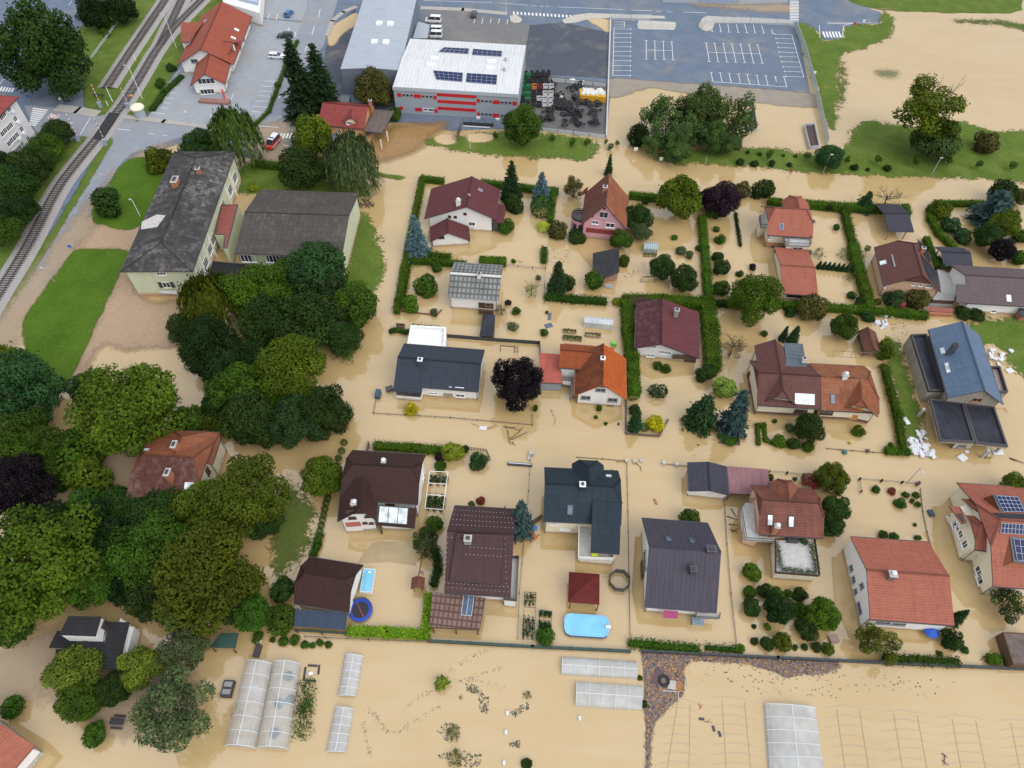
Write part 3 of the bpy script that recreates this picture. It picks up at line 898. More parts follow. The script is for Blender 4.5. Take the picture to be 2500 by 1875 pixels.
 def chimney(self,px,py,z,w=.7,d=.7,h=1.5,mat=None,capm=None,cowl=False,below=2.5):
  p=W(px,py,z)
  mat=mat or plain('chimney_brick',(0.33,0.16,0.10),.9,.3,4)
  u=getattr(self,'frames',{}).get('',None)
  rz=math.atan2(u[9].y,u[9].x)if u else-.06
  mb=MB();mb.box((p.x,p.y,z-h-below+1.0),w,d,h+below-1.0,rz)
  mb.box((p.x,p.y,z+.002),w+.18,d+.18,.1,rz,1)
  if cowl:mb.lathe((p.x,p.y,z+.1),[(.24,0),(.24,.45),(.34,.46),(.0,.66)],10,2)
  else:mb.box((p.x,p.y,z+.1),w*.55,d*.55,.22,rz,2)
  self.put(mb,'chimney',[mat,capm or CONC,plain('steel_cowl',(0.7,0.7,0.7),.35)if cowl else DKMETAL],self.roof)
 def railing(self,pts,z,h=1.0,mat=None,fill=.35,closed=False,panel=False,name='railing'):
  P=[W(x,y,z)for x,y in pts]
  if closed:P.append(P[0])
  mb=MB();m=mat or DKMETAL
  for a,b in zip(P[:-1],P[1:]):
   up=Vector((0,0,h))
   mb.beam(a+up,b+up,.09,.09)
   if panel:
    d=(b-a).normalized();s=Vector((-d.y,d.x,0))*.03
    mb.face([a+s,b+s,b+s+up*.93,a+s+up*.93]);mb.face([b-s,a-s,a-s+up*.93,b-s+up*.93])
   else:
    mb.beam(a+Vector((0,0,.15)),b+Vector((0,0,.15)),.06,.06)
    k=max(1,int((b-a).length/fill))
    for i in range(k+1):
     q=a+(b-a)*(i/k);mb.bar(q,q+up,.025,4)
  return self.put(mb,name,m)
 def posts(self,pts,z,r=.08,mat=None,z0=-.5,name='post'):
  for x,y in pts:
   p=W(x,y,z);mb=MB();mb.box((p.x,p.y,z0),r*2,r*2,z-z0,-.07)
   self.put(mb,name,mat or WOOD)
 def deck(self,pts,z,mat,th=.2,name='balcony_floor',zp=None):
  P=[W(x,y,z if zp is None else zp)for x,y in pts]
  mb=MB();mb.prism([(p.x,p.y)for p in P],z-th,z)
  return self.put(mb,name,mat)
 def cutin(self,key,px,py,w,h,mat,name='door'):
  return self.door(key,px,py,w,h,mat)

# ================================================================ BUILDINGS
def tile_of(ox,oy):
 return lambda x,y:(ox+x/3.16,oy+y/3.16)
a0,a6,a12,a18=[tile_of(x,0)for x in(0,600,1200,1800)]
b0,b6,b12,b18=[tile_of(x,450)for x in(0,600,1200,1800)]
c0,c6,c12,c18=[tile_of(x,900)for x in(0,600,1200,1800)]
d0,d6,d12,d18=[tile_of(x,1350)for x in(0,600,1200,1800)]
R_MAROON=roof_mat('maroon_sheet_tiles',(0.135,0.042,0.045),(0.10,0.033,0.036),stain=.4)
R_REDBR=roof_mat('red_brown_weathered_tiles',(0.20,0.068,0.042),(0.11,0.04,0.033),stain=.8,dirt=(0.16,0.085,0.06))
R_ORLICH=roof_mat('rusty_orange_tiles',(0.34,0.115,0.05),(0.20,0.07,0.04),stain=.8,dirt=(0.30,0.15,0.08))
R_ORANGE=roof_mat('bright_orange_tiles',(0.50,0.115,0.024),(0.33,0.07,0.018),stain=.6)
R_DKMAR=roof_mat('dark_maroon_tiles',(0.10,0.032,0.038),(0.07,0.024,0.03),stain=.5,dirt=(0.17,0.10,0.10))
R_SALMON=roof_mat('salmon_red_tiles',(0.40,0.135,0.088),(0.30,0.10,0.068),stain=.4,row=.36)
R_SALMET=roof_mat('salmon_metal_roof',(0.44,0.12,0.09),(0.36,0.09,0.07),style='metal',colw=.45)
R_SLATEB=roof_mat('blue_grey_tiles',(0.048,0.058,0.078),(0.034,0.042,0.058),stain=.4)
R_NAVY=roof_mat('dark_teal_slate',(0.028,0.044,0.058),(0.02,0.032,0.045),stain=.5)
R_BLUEGR=roof_mat('steel_blue_tiles',(0.13,0.19,0.285),(0.10,0.15,0.225),stain=.3,row=.4)
R_PURPLE=roof_mat('purple_grey_standing_seam',(0.070,0.064,0.086),(0.056,0.051,0.07),style='metal',colw=.62,stain=.5,rough=.5)
R_CARPORT=roof_mat('slate_blue_metal_tiles',(0.062,0.062,0.082),(0.045,0.045,0.06),stain=.3)
R_BROWN=roof_mat('dark_brown_tiles',(0.062,0.03,0.026),(0.045,0.022,0.02),stain=.4)
R_PLUM=roof_mat('plum_brown_tiles',(0.088,0.048,0.050),(0.068,0.037,0.04),stain=.5)
R_BRN2=roof_mat('warm_brown_tiles',(0.15,0.066,0.056),(0.11,0.048,0.043),stain=.5)
R_GREYBR=roof_mat('grey_brown_shingle',(0.145,0.108,0.11),(0.12,0.088,0.092),stain=.4,style='slate')
R_FIBRE=roof_mat('grey_fibre_cement',(0.058,0.054,0.056),(0.038,0.035,0.037),row=1.0,colw=1.0,style='sheet',stain=.6,dirt=(0.30,0.285,0.26),cellvar=.8,rough=.85)
R_FIBRE2=roof_mat('brown_grey_fibre_cement',(0.082,0.073,0.067),(0.062,0.054,0.05),row=1.2,colw=1.0,style='sheet',stain=.5,dirt=(0.19,0.175,0.15),cellvar=.5,rough=.85)
R_CHECK=roof_mat('chequered_fibre_cement',(0.29,0.30,0.29),(0.13,0.13,0.125),row=1.25,colw=.85,style='sheet',stain=.5,gap=.3,rough=.85)
R_PERG=roof_mat('brown_sheet_pergola',(0.25,0.165,0.14),(0.12,0.06,0.05),row=1.0,colw=.7,style='sheet',stain=.5,gap=.26)
R_LGREY=roof_mat('light_grey_sheet',(0.40,0.44,0.50),(0.36,0.40,0.45),style='metal',colw=1.0,stain=.3,rough=.45)
R_WHITE=roof_mat('white_sheet',(0.66,0.67,0.68),(0.58,0.59,0.61),style='metal',colw=.9,stain=.35,rough=.5)
R_TAR=roof_mat('black_tar_roof',(0.022,0.024,0.03),(0.045,0.05,0.065),style='metal',colw=1.0,stain=.9,rough=.3)
R_BITUM=roof_mat('black_bitumen_roof',(0.03,0.033,0.037),(0.02,0.02,0.022),row=.5,style='slate',stain=.6,dirt=(0.02,0.012,0.012),rough=.6)
R_BLUECOR=roof_mat('navy_corrugated',(0.045,0.066,0.105),(0.034,0.05,0.08),style='metal',colw=.32,stain=.4,rough=.4)
R_REDPYR=roof_mat('oxblood_shingle',(0.15,0.022,0.02),(0.10,0.016,0.016),row=.3,style='slate',stain=.4)
R_STATION=roof_mat('terracotta_tiles',(0.37,0.098,0.058),(0.28,0.07,0.044),stain=.4)
R_PINKRED=roof_mat('rose_red_tiles',(0.32,0.075,0.065),(0.22,0.05,0.045),stain=.5,row=.5)
R_PALE=plain('pale_terrace_slabs',(0.43,0.42,0.40),.8,.15)
R_OLDRED=roof_mat('old_red_brown_shed_tiles',(0.23,0.085,0.055),(0.13,0.05,0.04),stain=.9,dirt=(0.13,0.07,0.05))
R_VILLA=roof_mat('old_villa_tiles',(0.13,0.048,0.034),(0.085,0.034,0.03),stain=.8,dirt=(0.22,0.13,0.105))
R_VILLAO=roof_mat('villa_orange_tiles',(0.36,0.125,0.055),(0.18,0.062,0.035),stain=.9,dirt=(0.20,0.09,0.055))
R_MOSSRED=roof_mat('mixed_red_flat_tiles',(0.25,0.088,0.058),(0.13,0.052,0.042),stain=.9,row=.4,colw=.4)
R_MUDRED=roof_mat('chequered_red_tiles',(0.33,0.12,0.075),(0.20,0.075,0.05),stain=.7,row=.4,colw=.4)
R_GMETAL=roof_mat('wet_grey_metal',(0.12,0.145,0.17),(0.08,0.10,0.12),style='metal',colw=.9,stain=.9,rough=.25)
PINK=wall_mat('pink_plaster',(0.62,0.33,0.38),.35)
PALEGR=wall_mat('pale_green_plaster',(0.58,0.61,0.44),.25)
PEACH=wall_mat('peach_plaster',(0.64,0.42,0.28),.2)
ORPL=wall_mat('orange_plaster',(0.62,0.34,0.17),.2)
ORPLINTH=wall_mat('orange_plinth',(0.48,0.24,0.13),.2)
BRPLINTH=wall_mat('brown_plinth',(0.16,0.085,0.07),.3)
SALPLINTH=wall_mat('salmon_plinth',(0.58,0.36,0.27),.25)
GREYCLAD=wall_mat('grey_cladding',(0.30,0.34,0.39),.15,False)
GREYCLAD2=wall_mat('blue_grey_cladding',(0.17,0.20,0.25),.15,False)
GREYLITE=wall_mat('light_grey_fascia',(0.40,0.44,0.49),.1,False)
BLOCKW=wall_mat('bare_concrete_block',(0.34,0.30,0.25),.6)
REDCLAD=plain('red_panel',(0.50,0.012,0.02),.45,.08)
SHUTW=plain('ochre_shutter',(0.55,0.26,0.05),.6,.2)
OLDGLASS=glass_mat('old_window',(0.05,0.035,0.035),.2)
WHITEGL=glass_mat('pale_skylight',(0.62,0.72,0.76),.1)
WHITED=plain('white_door',(0.7,0.7,0.7),.5)
DARKDOOR=plain('dark_door',(0.05,0.035,0.03),.5)
BRICKCH=plain('orange_brick',(0.36,0.15,0.08),.9,.3,4)
WHCH=plain('white_chimney',(0.72,0.72,0.70),.8,.1)
SLCH=plain('slate_chimney',(0.06,0.07,0.09),.5,.1)
# ---------- maroon bungalow with the annex, north end of the hedged garden
h=House('house',b6(1660,330),'white house under a wide maroon gable roof with lower maroon annex')
h.gable(b6(1703,172),a6(1745,1360),7.1,b6(1388,228),b6(1930,238),3.2,4.1,WHITE,R_MAROON,.9,.7)
h.chimney(*b6(1640,125),7.4,.9,.9,2.2,WHCH,cowl=True)
h.skylight('R',*b6(1810,45),.8,1.0,name='roof_vent');h.skylight('R',*b6(1722,82),.5,.6,name='roof_vent')
for x,y,w,hh in((1573,250,.7,.7),(1617,252,.7,.7),(1692,228,.7,.7)):h.win('E0',*b6(x,y),w,hh,DARKFRAME,OLDGLASS,1,False)
h.win('E0',*b6(1745,305),1.4,1.1);h.door('E0',*b6(1925,330),1.3,2.0,GLASS)
h.poly_roof([(*b6(1950,145),3.4),(*b6(2002,165),2.7),(*b6(1990,298),2.7),(*b6(1908,290),3.4)],R_MAROON,name='porch_roof')
h.posts([b6(1985,292),b6(1998,172)],2.6)
h.gable(b6(1560,374),b6(1552,262),4.1,b6(1425,408),b6(1728,428),2.0,1.6,WHITE,R_MAROON,.4,.5,key='a')
h.win('aE0',*b6(1510,407),1.2,.6,DARKFRAME)
tr=MB()
for x in(1768,1800,1832,1865):tr.bar(W(*b6(x,340),0),W(*b6(x,340),0)+Vector((0,0,2.6)),.05,4)
for z in(1.5,2.1,2.6):tr.bar(W(*b6(1762,340))+Vector((0,0,z)),W(*b6(1872,352))+Vector((0,0,z)),.04,4)
h.put(tr,'trellis',WOOD)
# ---------- pink house with the round corner turret
h=House('house',b12(870,330),'weathered pink house with a steep rusty gable roof and a round corner turret')
h.gable(b12(880,160),a12(905,1335),9.7,b12(705,222),b12(1045,268),4.0,None,PINK,R_REDBR,.5,.4,roofR=R_ORLICH)
h.plane=h.pl
pr=MB();P_,L_,dL_,dR_,zr_,zl_,zR_,ov_,og_,u_,n_=h.frames['']
h.chimney(*a12(878,1440),10.3,.9,.9,1.6,BRICKCH)
h.skylight('L',*a12(725,1475),1.6,1.5,name='new_tile_patch',glass=R_ORANGE,frame=R_ORANGE)
h.win('E0',*b12(866,235),1.8,1.5,plain('grey_frame',(0.45,0.45,0.45),.6));h.win('E0',*b12(800,292),1.4,.9);h.win('E0',*b12(915,315),1.9,1.2)
h.win('E0',*b12(870,187),.5,.5,DARKFRAME,OLDGLASS,1,False);h.win('E0',*b12(778,245),.5,.5,DARKFRAME,OLDGLASS,1,False);h.win('E0',*b12(950,240),.5,.5,DARKFRAME,OLDGLASS,1,False)
h.door('E0',*b12(840,362),6.2,1.2,plain('red_garden_wall',(0.22,0.035,0.03),.8,.3))
tw=W(*b12(672,372));tw.y+=.9
t=MB();t.lathe((tw.x,tw.y,0),[(1.75,-.5),(1.75,3.3),(1.95,3.35),(1.95,3.55)],20);h.put(t,'turret',PINK)
t=MB();t.lathe((tw.x,tw.y,3.56),[(1.8,0),(1.8,.05)],20);h.put(t,'turret_roof',FASCIA)
t=MB()
for k in range(20):
 a=k*math.pi/10;p,q=[Vector((tw.x+1.85*math.cos(x),tw.y+1.85*math.sin(x),3.55))for x in(a,a+math.pi/10)]
 t.bar(p,p+Vector((0,0,.9)),.04,4);t.beam(p+Vector((0,0,.95)),q+Vector((0,0,.95)),.1,.1)
 t.face([p+Vector((0,0,.1)),q+Vector((0,0,.1)),q+Vector((0,0,.6)),p+Vector((0,0,.6))])
h.put(t,'railing',DKMETAL)
for k in(-2.2,-1.5,-.8):
 t=MB();c=Vector((tw.x+1.77*math.cos(k),tw.y+1.77*math.sin(k),1.4));s=Vector((-math.sin(k),math.cos(k),0))*.4;r=Vector((math.cos(k),math.sin(k),0))*.02
 t.face([c-s+r,c+s+r,c+s+r+Vector((0,0,1.4)),c-s+r+Vector((0,0,1.4))]);h.put(t,'window',GLASS)
 # ---------- chequered roof house
h=House('house',b6(1760,960),'white house with a pale grey chequered sheet roof and a brown balcony')
h.gable(b6(1578,688),b6(1970,714),5.6,b6(1600,600),b6(1550,865),4.0,None,WHITE,R_CHECK,.7,.4,edge=plain('grey_edge',(0.2,0.2,0.2),.6))
rb_=MB();P_,L_,*_=h.frames[''];rb_.beam(P_(0,0,5.72),P_(L_,0,5.72),.6,.1);h.put(rb_,'ridge_cap',plain('pale_ridge',(0.55,0.54,0.5),.8),h.roof)
h.chimney(*b6(1800,690),6.4,.7,.7,.8,WHCH)
h.door('WR',*b6(1660,978),2.4,1.2,plain('brown_garage_door',(0.10,0.045,0.04),.6));h.win('WR',*b6(1748,980),.6,.6,DARKFRAME,None,1)
h.door('WR',*b6(1853,935),3.0,1.5,plain('dark_brown_wood',(0.07,0.04,0.03),.7));h.win('WR',*b6(1870,930),1.2,1.0,plain('tan_frame',(0.4,0.3,0.15),.6),None,1,False)
h.railing([b6(1795,990),b6(1910,1000)],1.2,.9,plain('balcony_boards',(0.085,0.05,0.035),.7),panel=True)
h.deck([b6(1797,962),b6(1912,972),b6(1910,1000),b6(1795,990)],1.2,WOOD)
h.poly_roof([(*b6(1830,1000),1.9),(*b6(1925,1005),1.9),(*b6(1915,1172),1.5),(*b6(1803,1165),1.5)],R_TAR,name='lean_to_roof',edge=DKMETAL)
h.box([b6(1835,1010),b6(1918,1015),b6(1908,1160),b6(1810,1155)],1.25,WOOD,name='lean_to_wall')
an=MB();p=W(*b6(1715,668),5.4);an.bar(p,p+Vector((0,0,1.5)),.03,4);
for k in range(4):an.bar(p+Vector((-.6,0,.7+.25*k)),p+Vector((.6,0.1,.7+.25*k)),.02,4)
h.put(an,'aerial',GREYMETAL,h.roof)
# ---------- dark bungalow
h=House('bungalow',c6(1575,200),'long white bungalow under a slate blue tiled roof with one metal chimney')
h.gable(b6(1170,1333),b6(1817,1385),5.4,b6(1205,1228),b6(1803,1600),3.2,None,WHITE,R_SLATEB,.4,.25)
h.chimney(*b6(1345,1352),6.6,.75,.75,1.8,SLCH,capm=plain('bright_cap',(0.8,0.8,0.82),.4))
for x,y,w,hh in((1445,143,1.5,.8),(1580,147,.6,.5),(1650,155,1.6,.8),(1452,190,1.6,.5),(1655,207,1.6,.8)):h.win('WR',*c6(x,y),w,hh)
h.door('WR',*c6(1562,203),1.7,1.0,plain('mud_stained_door',(0.3,0.27,0.2),.7))
P_,L_,dL_,dR_,zr_,zl_,zR_,ov_,og_,u_,n_=h.frames['']
bw=MB();q=[P_(.35,-dR_+.45,0),P_(.35,-dR_-.9,0),P_(4.9,-dR_-.9,0),P_(4.9,-dR_+.45,0)]
bw.prism([(v.x,v.y)for v in q],-.5,1.25);h.put(bw,'bay_wall',WHITE)
bg=MB();bg.prism([(v.x*.97+sum(w.x for w in q)/4*.03,v.y*.97+sum(w.y for w in q)/4*.03)for v in q],1.26,2.2);h.put(bg,'bay_window',GLASS)
br=MB();br.slab([[P_(0,-dR_+.02,3.19),P_(5.1,-dR_+.02,3.19),P_(5.1,-dR_-1.05,2.72),P_(0,-dR_-1.05,2.72)]],.2);h.put(br,'bay_roof',[R_SLATEB,FASCIA])
h=House('garage',b6(1400,1160),'white flat roofed garage with a raised rim behind the slate blue bungalow','garage')
h.flat([b6(1272,1085),b6(1545,1100),b6(1540,1258),b6(1243,1238)],2.3,WHITE,plain('white_roofing',(0.72,0.72,0.71),.8,.1),.6,.4)
# ---------- orange house
h=House('house',c12(820,290),'white house with a bright orange tiled roof and a side wing')
R_DKOR=roof_mat('mossy_orange_tiles',(0.19,0.058,0.022),(0.12,0.034,0.016),stain=.7,dirt=(0.26,0.08,0.03))
h.gable(c12(858,124),b12(860,1228),6.9,c12(642,197),c12(1040,232),3.2,None,WHITE,R_DKOR,.7,.6,roofR=R_ORANGE,edge=plain('orange_verge',(0.30,0.10,0.04),.7))
for x,y,w,hh in((842,163,1.7,.8),(727,222,1.7,1.0),(935,240,1.7,1.0)):h.win('E0',*c12(x,y),w,hh,plain('grey_win_frame',(0.25,0.27,0.28),.5))
h.door('E0',*c12(918,292),1.3,.7,DARKDOOR)
bt=MB();P_=h.frames[''][0]
fr_=h.frames[''];
bt.face([P_(.02,1.25,6.05),P_(.02,-1.25,6.05),P_(.02,0,6.72)]);bt.face([P_(.06,-1.25,6.05),P_(.06,1.25,6.05),P_(.06,0,6.72)]);h.put(bt,'gable_board',WOOD)
h.chimney(*b12(860,1340),7.1,.7,.7,1.4,WHCH,capm=plain('bright_cap',(0.8,0.8,0.82),.4))
h.gable(b12(528,1276),b12(800,1296),5.6,None,b12(521,1414),3.9,None,WHITE,roof_mat('dark_orange_tiles',(0.34,0.085,0.024),(0.22,0.05,0.02),stain=.6),.35,.3,key='w')
h.poly_roof([(*b12(555,1225),2.6),(*b12(945,1258),2.6),(*b12(945,1290),2.7),(*b12(553,1275),2.7)],R_SALMET,name='rear_canopy_roof')
h.posts([b12(560,1230),b12(940,1262)],2.45,.07)
h.poly_roof([(*b12(365,1298),2.7),(*b12(530,1312),2.7),(*b12(548,1536),2.4),(*b12(380,1530),2.4)],R_SALMET,name='carport_roof')
h.box([c12(375,110),c12(540,115),c12(535,148),c12(378,140)],1.9,plain('blue_grey_panel',(0.25,0.28,0.32),.5),zp=1.0,name='carport_wall')
h.deck([c12(545,60),c12(640,70),c12(640,190),c12(612,225),c12(608,120),c12(540,110)],1.2,plain('wood_deck',(0.22,0.19,0.17),.8,.2,3),1.4,'terrace')
h.railing([c12(545,118),c12(608,126)],1.2,.8,WHITED,panel=True)
# ---------- dark maroon house inside the clipped hedge
h=House('house',b12(1360,1350),'white house with a dark maroon tiled roof enclosed by a tall clipped hedge')
h.gable(b12(1308,1235),b12(1315,880),5.2,b12(1105,1265),b12(1602,1312),3.3,2.5,WHITE,R_DKMAR,.6,1.0,roofR=roof_mat('wine_red_tiles',(0.15,0.046,0.05),(0.105,0.034,0.04),stain=.5))
h.chimney(*b12(1432,968),5.9,.8,.8,1.6,plain('grey_chimney',(0.25,0.27,0.26),.7),capm=plain('green_grey_cap',(0.3,0.36,0.34),.5))
for x,y,w,hh in((1245,1252,1.2,.8),(1313,1293,.9,.9),(1358,1298,1.3,.9),(1228,1318,1.5,.8)):h.win('E0',*b12(x,y),w,hh,FRAME,plain('pale_blind',(0.3,0.33,0.32),.4))
h.door('E0',*b12(1530,1362),2.2,1.0,plain('brown_garage_door',(0.10,0.045,0.04),.6))
h.railing([b12(1392,1338),b12(1580,1352)],1.4,.9,plain('balcony_boards',(0.085,0.05,0.035),.7),panel=True)
h.deck([b12(1400,1318),b12(1590,1332),b12(1580,1354),b12(1392,1340)],1.4,WOOD)
h.poly_roof([(*b12(1080,868),2.2),(*b12(1212,872),2.2),(*b12(1212,905),1.9),(*b12(1085,930),1.9)],R_BROWN,name='shed_roof')
# ---------- salmon red house with balconies
def z7(x,y):return(1820+x/9.215,460+y/9.215)
h=House('house',z7(680,1300),'cream house with salmon tiled hipped roofs, dark balconies and orange base')
h.gable(z7(670,432),z7(1370,472),7.5,None,z7(465,1045),4.0,None,CREAM,R_SALMON,.8,.6,.5,.5,x0=z7(470,560),x1=z7(1490,640),plinth=(1.4,ORPLINTH))
h.win('WR',*z7(550,1120),.7,.5);h.win('WR',*z7(612,1315),.8,.5,DARKFRAME)
h.skylight('R',*z7(812,860),.9,1.3,glass_mat('blue_skylight',(0.02,0.05,0.14),.05),frame=plain('blue_grey_frame',(0.25,0.3,0.38),.4))
h.chimney(*z7(1510,740),5.6,.9,.7,1.6,WHCH,capm=plain('brown_cap',(0.18,0.12,0.10),.7))
h.poly_roof([(*z7(945,480),7.2),(*z7(965,480),7.2),(*z7(960,965),4.5),(*z7(935,965),4.5)],FASCIA,name='roof_step',th=.3)
h.gable(z7(1215,455),z7(1165,230),7.4,z7(830,330),z7(1415,360),4.6,None,CREAM,R_SALMON,.5,.2,0,.45,key='b',x1=z7(1130,165))
h.box([z7(935,1290),z7(1400,1310),z7(1340,1080),z7(950,1060)],3.0,CREAM,zp=3.0,name='front_wall')
h.vplane('F',z7(912,1540),z7(1300,1550));
pb=MB();P4=[W(*q)for q in(z7(908,1540),z7(1303,1551),z7(1340,1350),z7(930,1340))];pb.prism([(p.x,p.y)for p in P4],-.5,1.0);h.put(pb,'front_plinth',ORPLINTH)
h.win('F',*z7(1170,1360),2.2,1.1)
h.deck([z7(950,1290),z7(1450,1305),z7(1430,1060),z7(850,1060)],3.3,R_PALE,.25,zp=3.3)
h.railing([z7(845,1190),z7(940,1200),z7(955,1300),z7(1450,1310),z7(1435,1060)],3.3,1.0,DKMETAL,.25)
h.deck([z7(300,640),z7(440,520),z7(470,860),z7(340,880)],3.3,R_PALE,.3)
h.railing([z7(340,560),z7(300,660),z7(345,890),z7(460,880)],3.3,1.0,DKMETAL,.25)
h.box([z7(300,700),z7(440,560),z7(470,860),z7(345,900)],3.0,CREAM,zp=3.0,name='side_wall')
st=MB()
for k in range(8):
 p=W(*z7(690+28*k,1420-14*k),.2+.22*k);st.box((p.x,p.y,-.4),.5,1.1,.6+.22*k,.3)
h.put(st,'steps',DKMETAL)
# ---------- red tiled garage in front of it
h=House('garage',b18(470,860),'open garage with a single salmon tiled slope beside the big bright green tree','garage')
h.gable(b18(333,622),b18(601,642),3.6,None,b18(362,842),2.3,None,CREAM,R_SALMON,.6,.5)
h.door('WR',*b18(470,858),4.5,1.2,DARKDOOR)
# ---------- brown house, right
h=House('house',b18(1270,850),'peach house with a brown tiled roof and black half covered eastern slope')
h.gable(b18(1430,702),b18(1345,402),7.2,b18(1145,850),b18(1570,830),3.5,None,PEACH,R_BRN2,.6,.6,.45,.4,x0=b18(1440,740))
for x,y in((1360,770),(1415,776)):h.win('E0',*b18(x,y),.6,.6,FRAME,None,1)
h.win('E0',*b18(1482,785),1.2,.7)
for x,y in((1105,620),(1112,650),(1127,700),(1145,775)):h.win('WL',*b18(x,y),1.0,1.0)
h.skylight('L',*b18(1205,590),3.6,.25,name='snow_guard',glass=GREYMETAL);h.skylight('L',*b18(1125,605),1.2,1.3,WHITEGL)
def on(h_,key,pts,up=.05):
 return[h_.at(key,*p)[0]+h_.at(key,*p)[1]*up for p in pts]
h.poly_roof(None,R_TAR,.04,faces=[on(h,'R',[b18(1385,420),b18(1440,470),b18(1500,590),b18(1480,600),b18(1420,520)]),on(h,'R',[b18(1410,540),b18(1470,600),b18(1545,690),b18(1565,820),b18(1480,730),b18(1440,640)])],name='roof_membrane')
h.chimney(*b18(1440,490),7.0,.7,.7,1.0,BRICKCH)
h.box([b18(1180,835),b18(1310,845),b18(1305,930),b18(1200,925)],1.6,plain('red_brown_porch',(0.22,0.04,0.035),.7),zp=1.6,name='porch')
# ---------- terrace between the two
h=House('terrace',b18(1600,800),'pale stone terrace with a brown parapet between the brown roofed houses','terrace')
o,_=h.box([b18(1545,655),b18(1680,688),b18(1712,770),b18(1660,925),b18(1490,915),b18(1570,800)],1.1,CONC,name='base',top=R_PALE)
h.railing([b18(1490,915),b18(1660,925)],1.1,.9,plain('balcony_boards',(0.085,0.05,0.035),.7),panel=True)
h.railing([b18(1600,670),b18(1680,690),b18(1712,768)],1.1,.7,WOOD,panel=True)
pm_=MB();p=W(*b18(1585,665),1.1);pm_.bar(p,p+Vector((0,0,1.9)),.04);pm_.lathe((p.x,p.y,2.6),[(.5,0),(.3,.3),(0,.5)],8);h.put(pm_,'parasol',plain('dark_canvas',(0.03,0.05,0.05),.8))
h=House('house',b18(1980,990),'low white house under a broad grey brown shingle roof at the right edge')
h.gable(b18(1760,697),b18(2420,735),5.4,b18(1735,628),b18(1690,910),3.0,None,WHITE,R_GREYBR,.5,.3)
h.poly_roof(None,R_GREYBR,.18,faces=[on(h,'R',[b18(1690,770),b18(1800,775),b18(1800,916),b18(1690,910)],.012)],name='roof_extension')
h.skylight('R',*b18(2093,880),.9,1.4,WHITEGL,frame=FRAME)
h.win('WR',*b18(1862,968),.8,.7);h.win('WR',*b18(1980,978),1.0,.7)
h.posts([b18(1700,915)],2.6,.1)
# ---------- carports / shelters
h=House('carport',b18(1250,360),'slate blue roofed carport on wooden posts beside the leafless tree','carport')
h.gable(b18(1130,222),b18(1325,224),3.3,b18(1145,155),b18(1160,362),2.2,None,WHITE,R_CARPORT,.3,.3,walls=False)
h.posts([b18(1172,372),b18(1305,366),b18(1160,240),b18(1300,240)],2.0,.1,BRICKCH)
h=House('garden_shelter',b18(1690,600),'slate blue roofed shelter with open sides beside the clipped hedge end','shelter')
h.gable(b18(1575,520),b18(1802,530),3.2,b18(1540,482),b18(1590,622),2.2,None,WHITE,R_CARPORT,.3,.3,walls=False)
h.posts([b18(1600,628),b18(1800,630),b18(1560,500),b18(1790,510)],2.0,.08)
h.box([b18(1560,545),b18(1580,575),b18(1650,640),b18(1620,640)],.8,plain('green_tarpaulin',(0.03,0.10,0.06),.6),zp=.8,name='tarpaulin')
# ---------- long two-tone house
h=House('house',c18(600,400),'long cream house roofed half in smooth brown, half in lichen orange tiles')
h.gable(c18(165,28),c18(645,56),6.4,None,c18(420,296),3.5,None,CREAM,R_BRN2,.5,.4,.5,0,plinth=(1.0,BRPLINTH),x0=c18(140,60))
h.pl['fWR']=h.pl['WR']
h.skylight('R',*c18(519,235),3.4,1.9,WHITEGL,4,FRAME)
h.win('WR',*c18(490,326),2.2,.9,DARKFRAME)
roofA=h.roof
h.gable(c18(645,58),c18(1010,76),6.4,None,c18(820,328),3.5,None,CREAM,R_ORLICH,.5,.4,0,.6,key='o',plinth=(1.0,BRPLINTH),x1=c18(1062,130))
h.skylight('oR',*c18(737,235),.9,1.7,frame=SLCH)
h.win('oWR',*c18(690,340),2.2,.9,DARKFRAME,None,2,True)
h.chimney(*b18(838,1468),7.2,.8,.8,1.3,WHCH,cowl=True)
h.gable(c18(357,200),c18(338,45),6.3,c18(190,264),c18(462,285),3.6,None,CREAM,R_BRN2,.5,.6,.4,0,key='g',plinth=(1.0,BRPLINTH))
h.win('gE0',*c18(325,262),1.3,.8,DARKFRAME);h.win('gE0',*c18(288,325),1.4,1.0,DARKFRAME)
h.gable(c18(958,262),c18(950,92),6.2,c18(805,305),c18(1080,325),3.4,None,CREAM,R_ORLICH,.6,.6,.4,0,key='q',plinth=(1.0,BRPLINTH))
h.win('qE0',*c18(940,303),1.2,.7,SHUTW,SHUTW);h.win('qE0',*c18(893,368),1.4,1.0,SHUTW,SHUTW);h.win('qE0',*c18(855,424),1.3,.5)
h.gable(b18(338,1452),b18(290,1195),6.2,b18(165,1410),b18(375,1330),4.2,None,CREAM,R_BRN2,.4,.3,key='k')
h.poly_roof([(*b18(360,1222),4.5),(*b18(505,1230),4.3),(*b18(542,1446),4.3),(*b18(385,1442),4.5)],R_GMETAL,name='flat_roof')
h.box([b18(372,1232),b18(498,1238),b18(532,1436),b18(392,1436)],4.1,CREAM,zp=4.1,name='rear_wall')
h.chimney(*b18(520,1345),5.2,.6,.6,1.2,WHCH)
for x,y in((92,45),(90,128),(95,185)):h.win('E0',*c18(x,y),1.0,1.2,plain('dark_red_frame',(0.2,0.03,0.03),.6),OLDGLASS)
fr=MB();
for i in range(5):
 p=W(*b18(680+70*i,1420+6*i));q=W(*b18(690+70*i,1380+4*i));fr.bar((p.x,p.y,3.5),(q.x,q.y,3.9),.04,4)
for a,b in(((680,1420),(960,1440)),((692,1378),(965,1396))):
 A,B=W(*b18(*a)),W(*b18(*b));fr.bar((A.x,A.y,3.6),(B.x,B.y,3.6),.05,4)
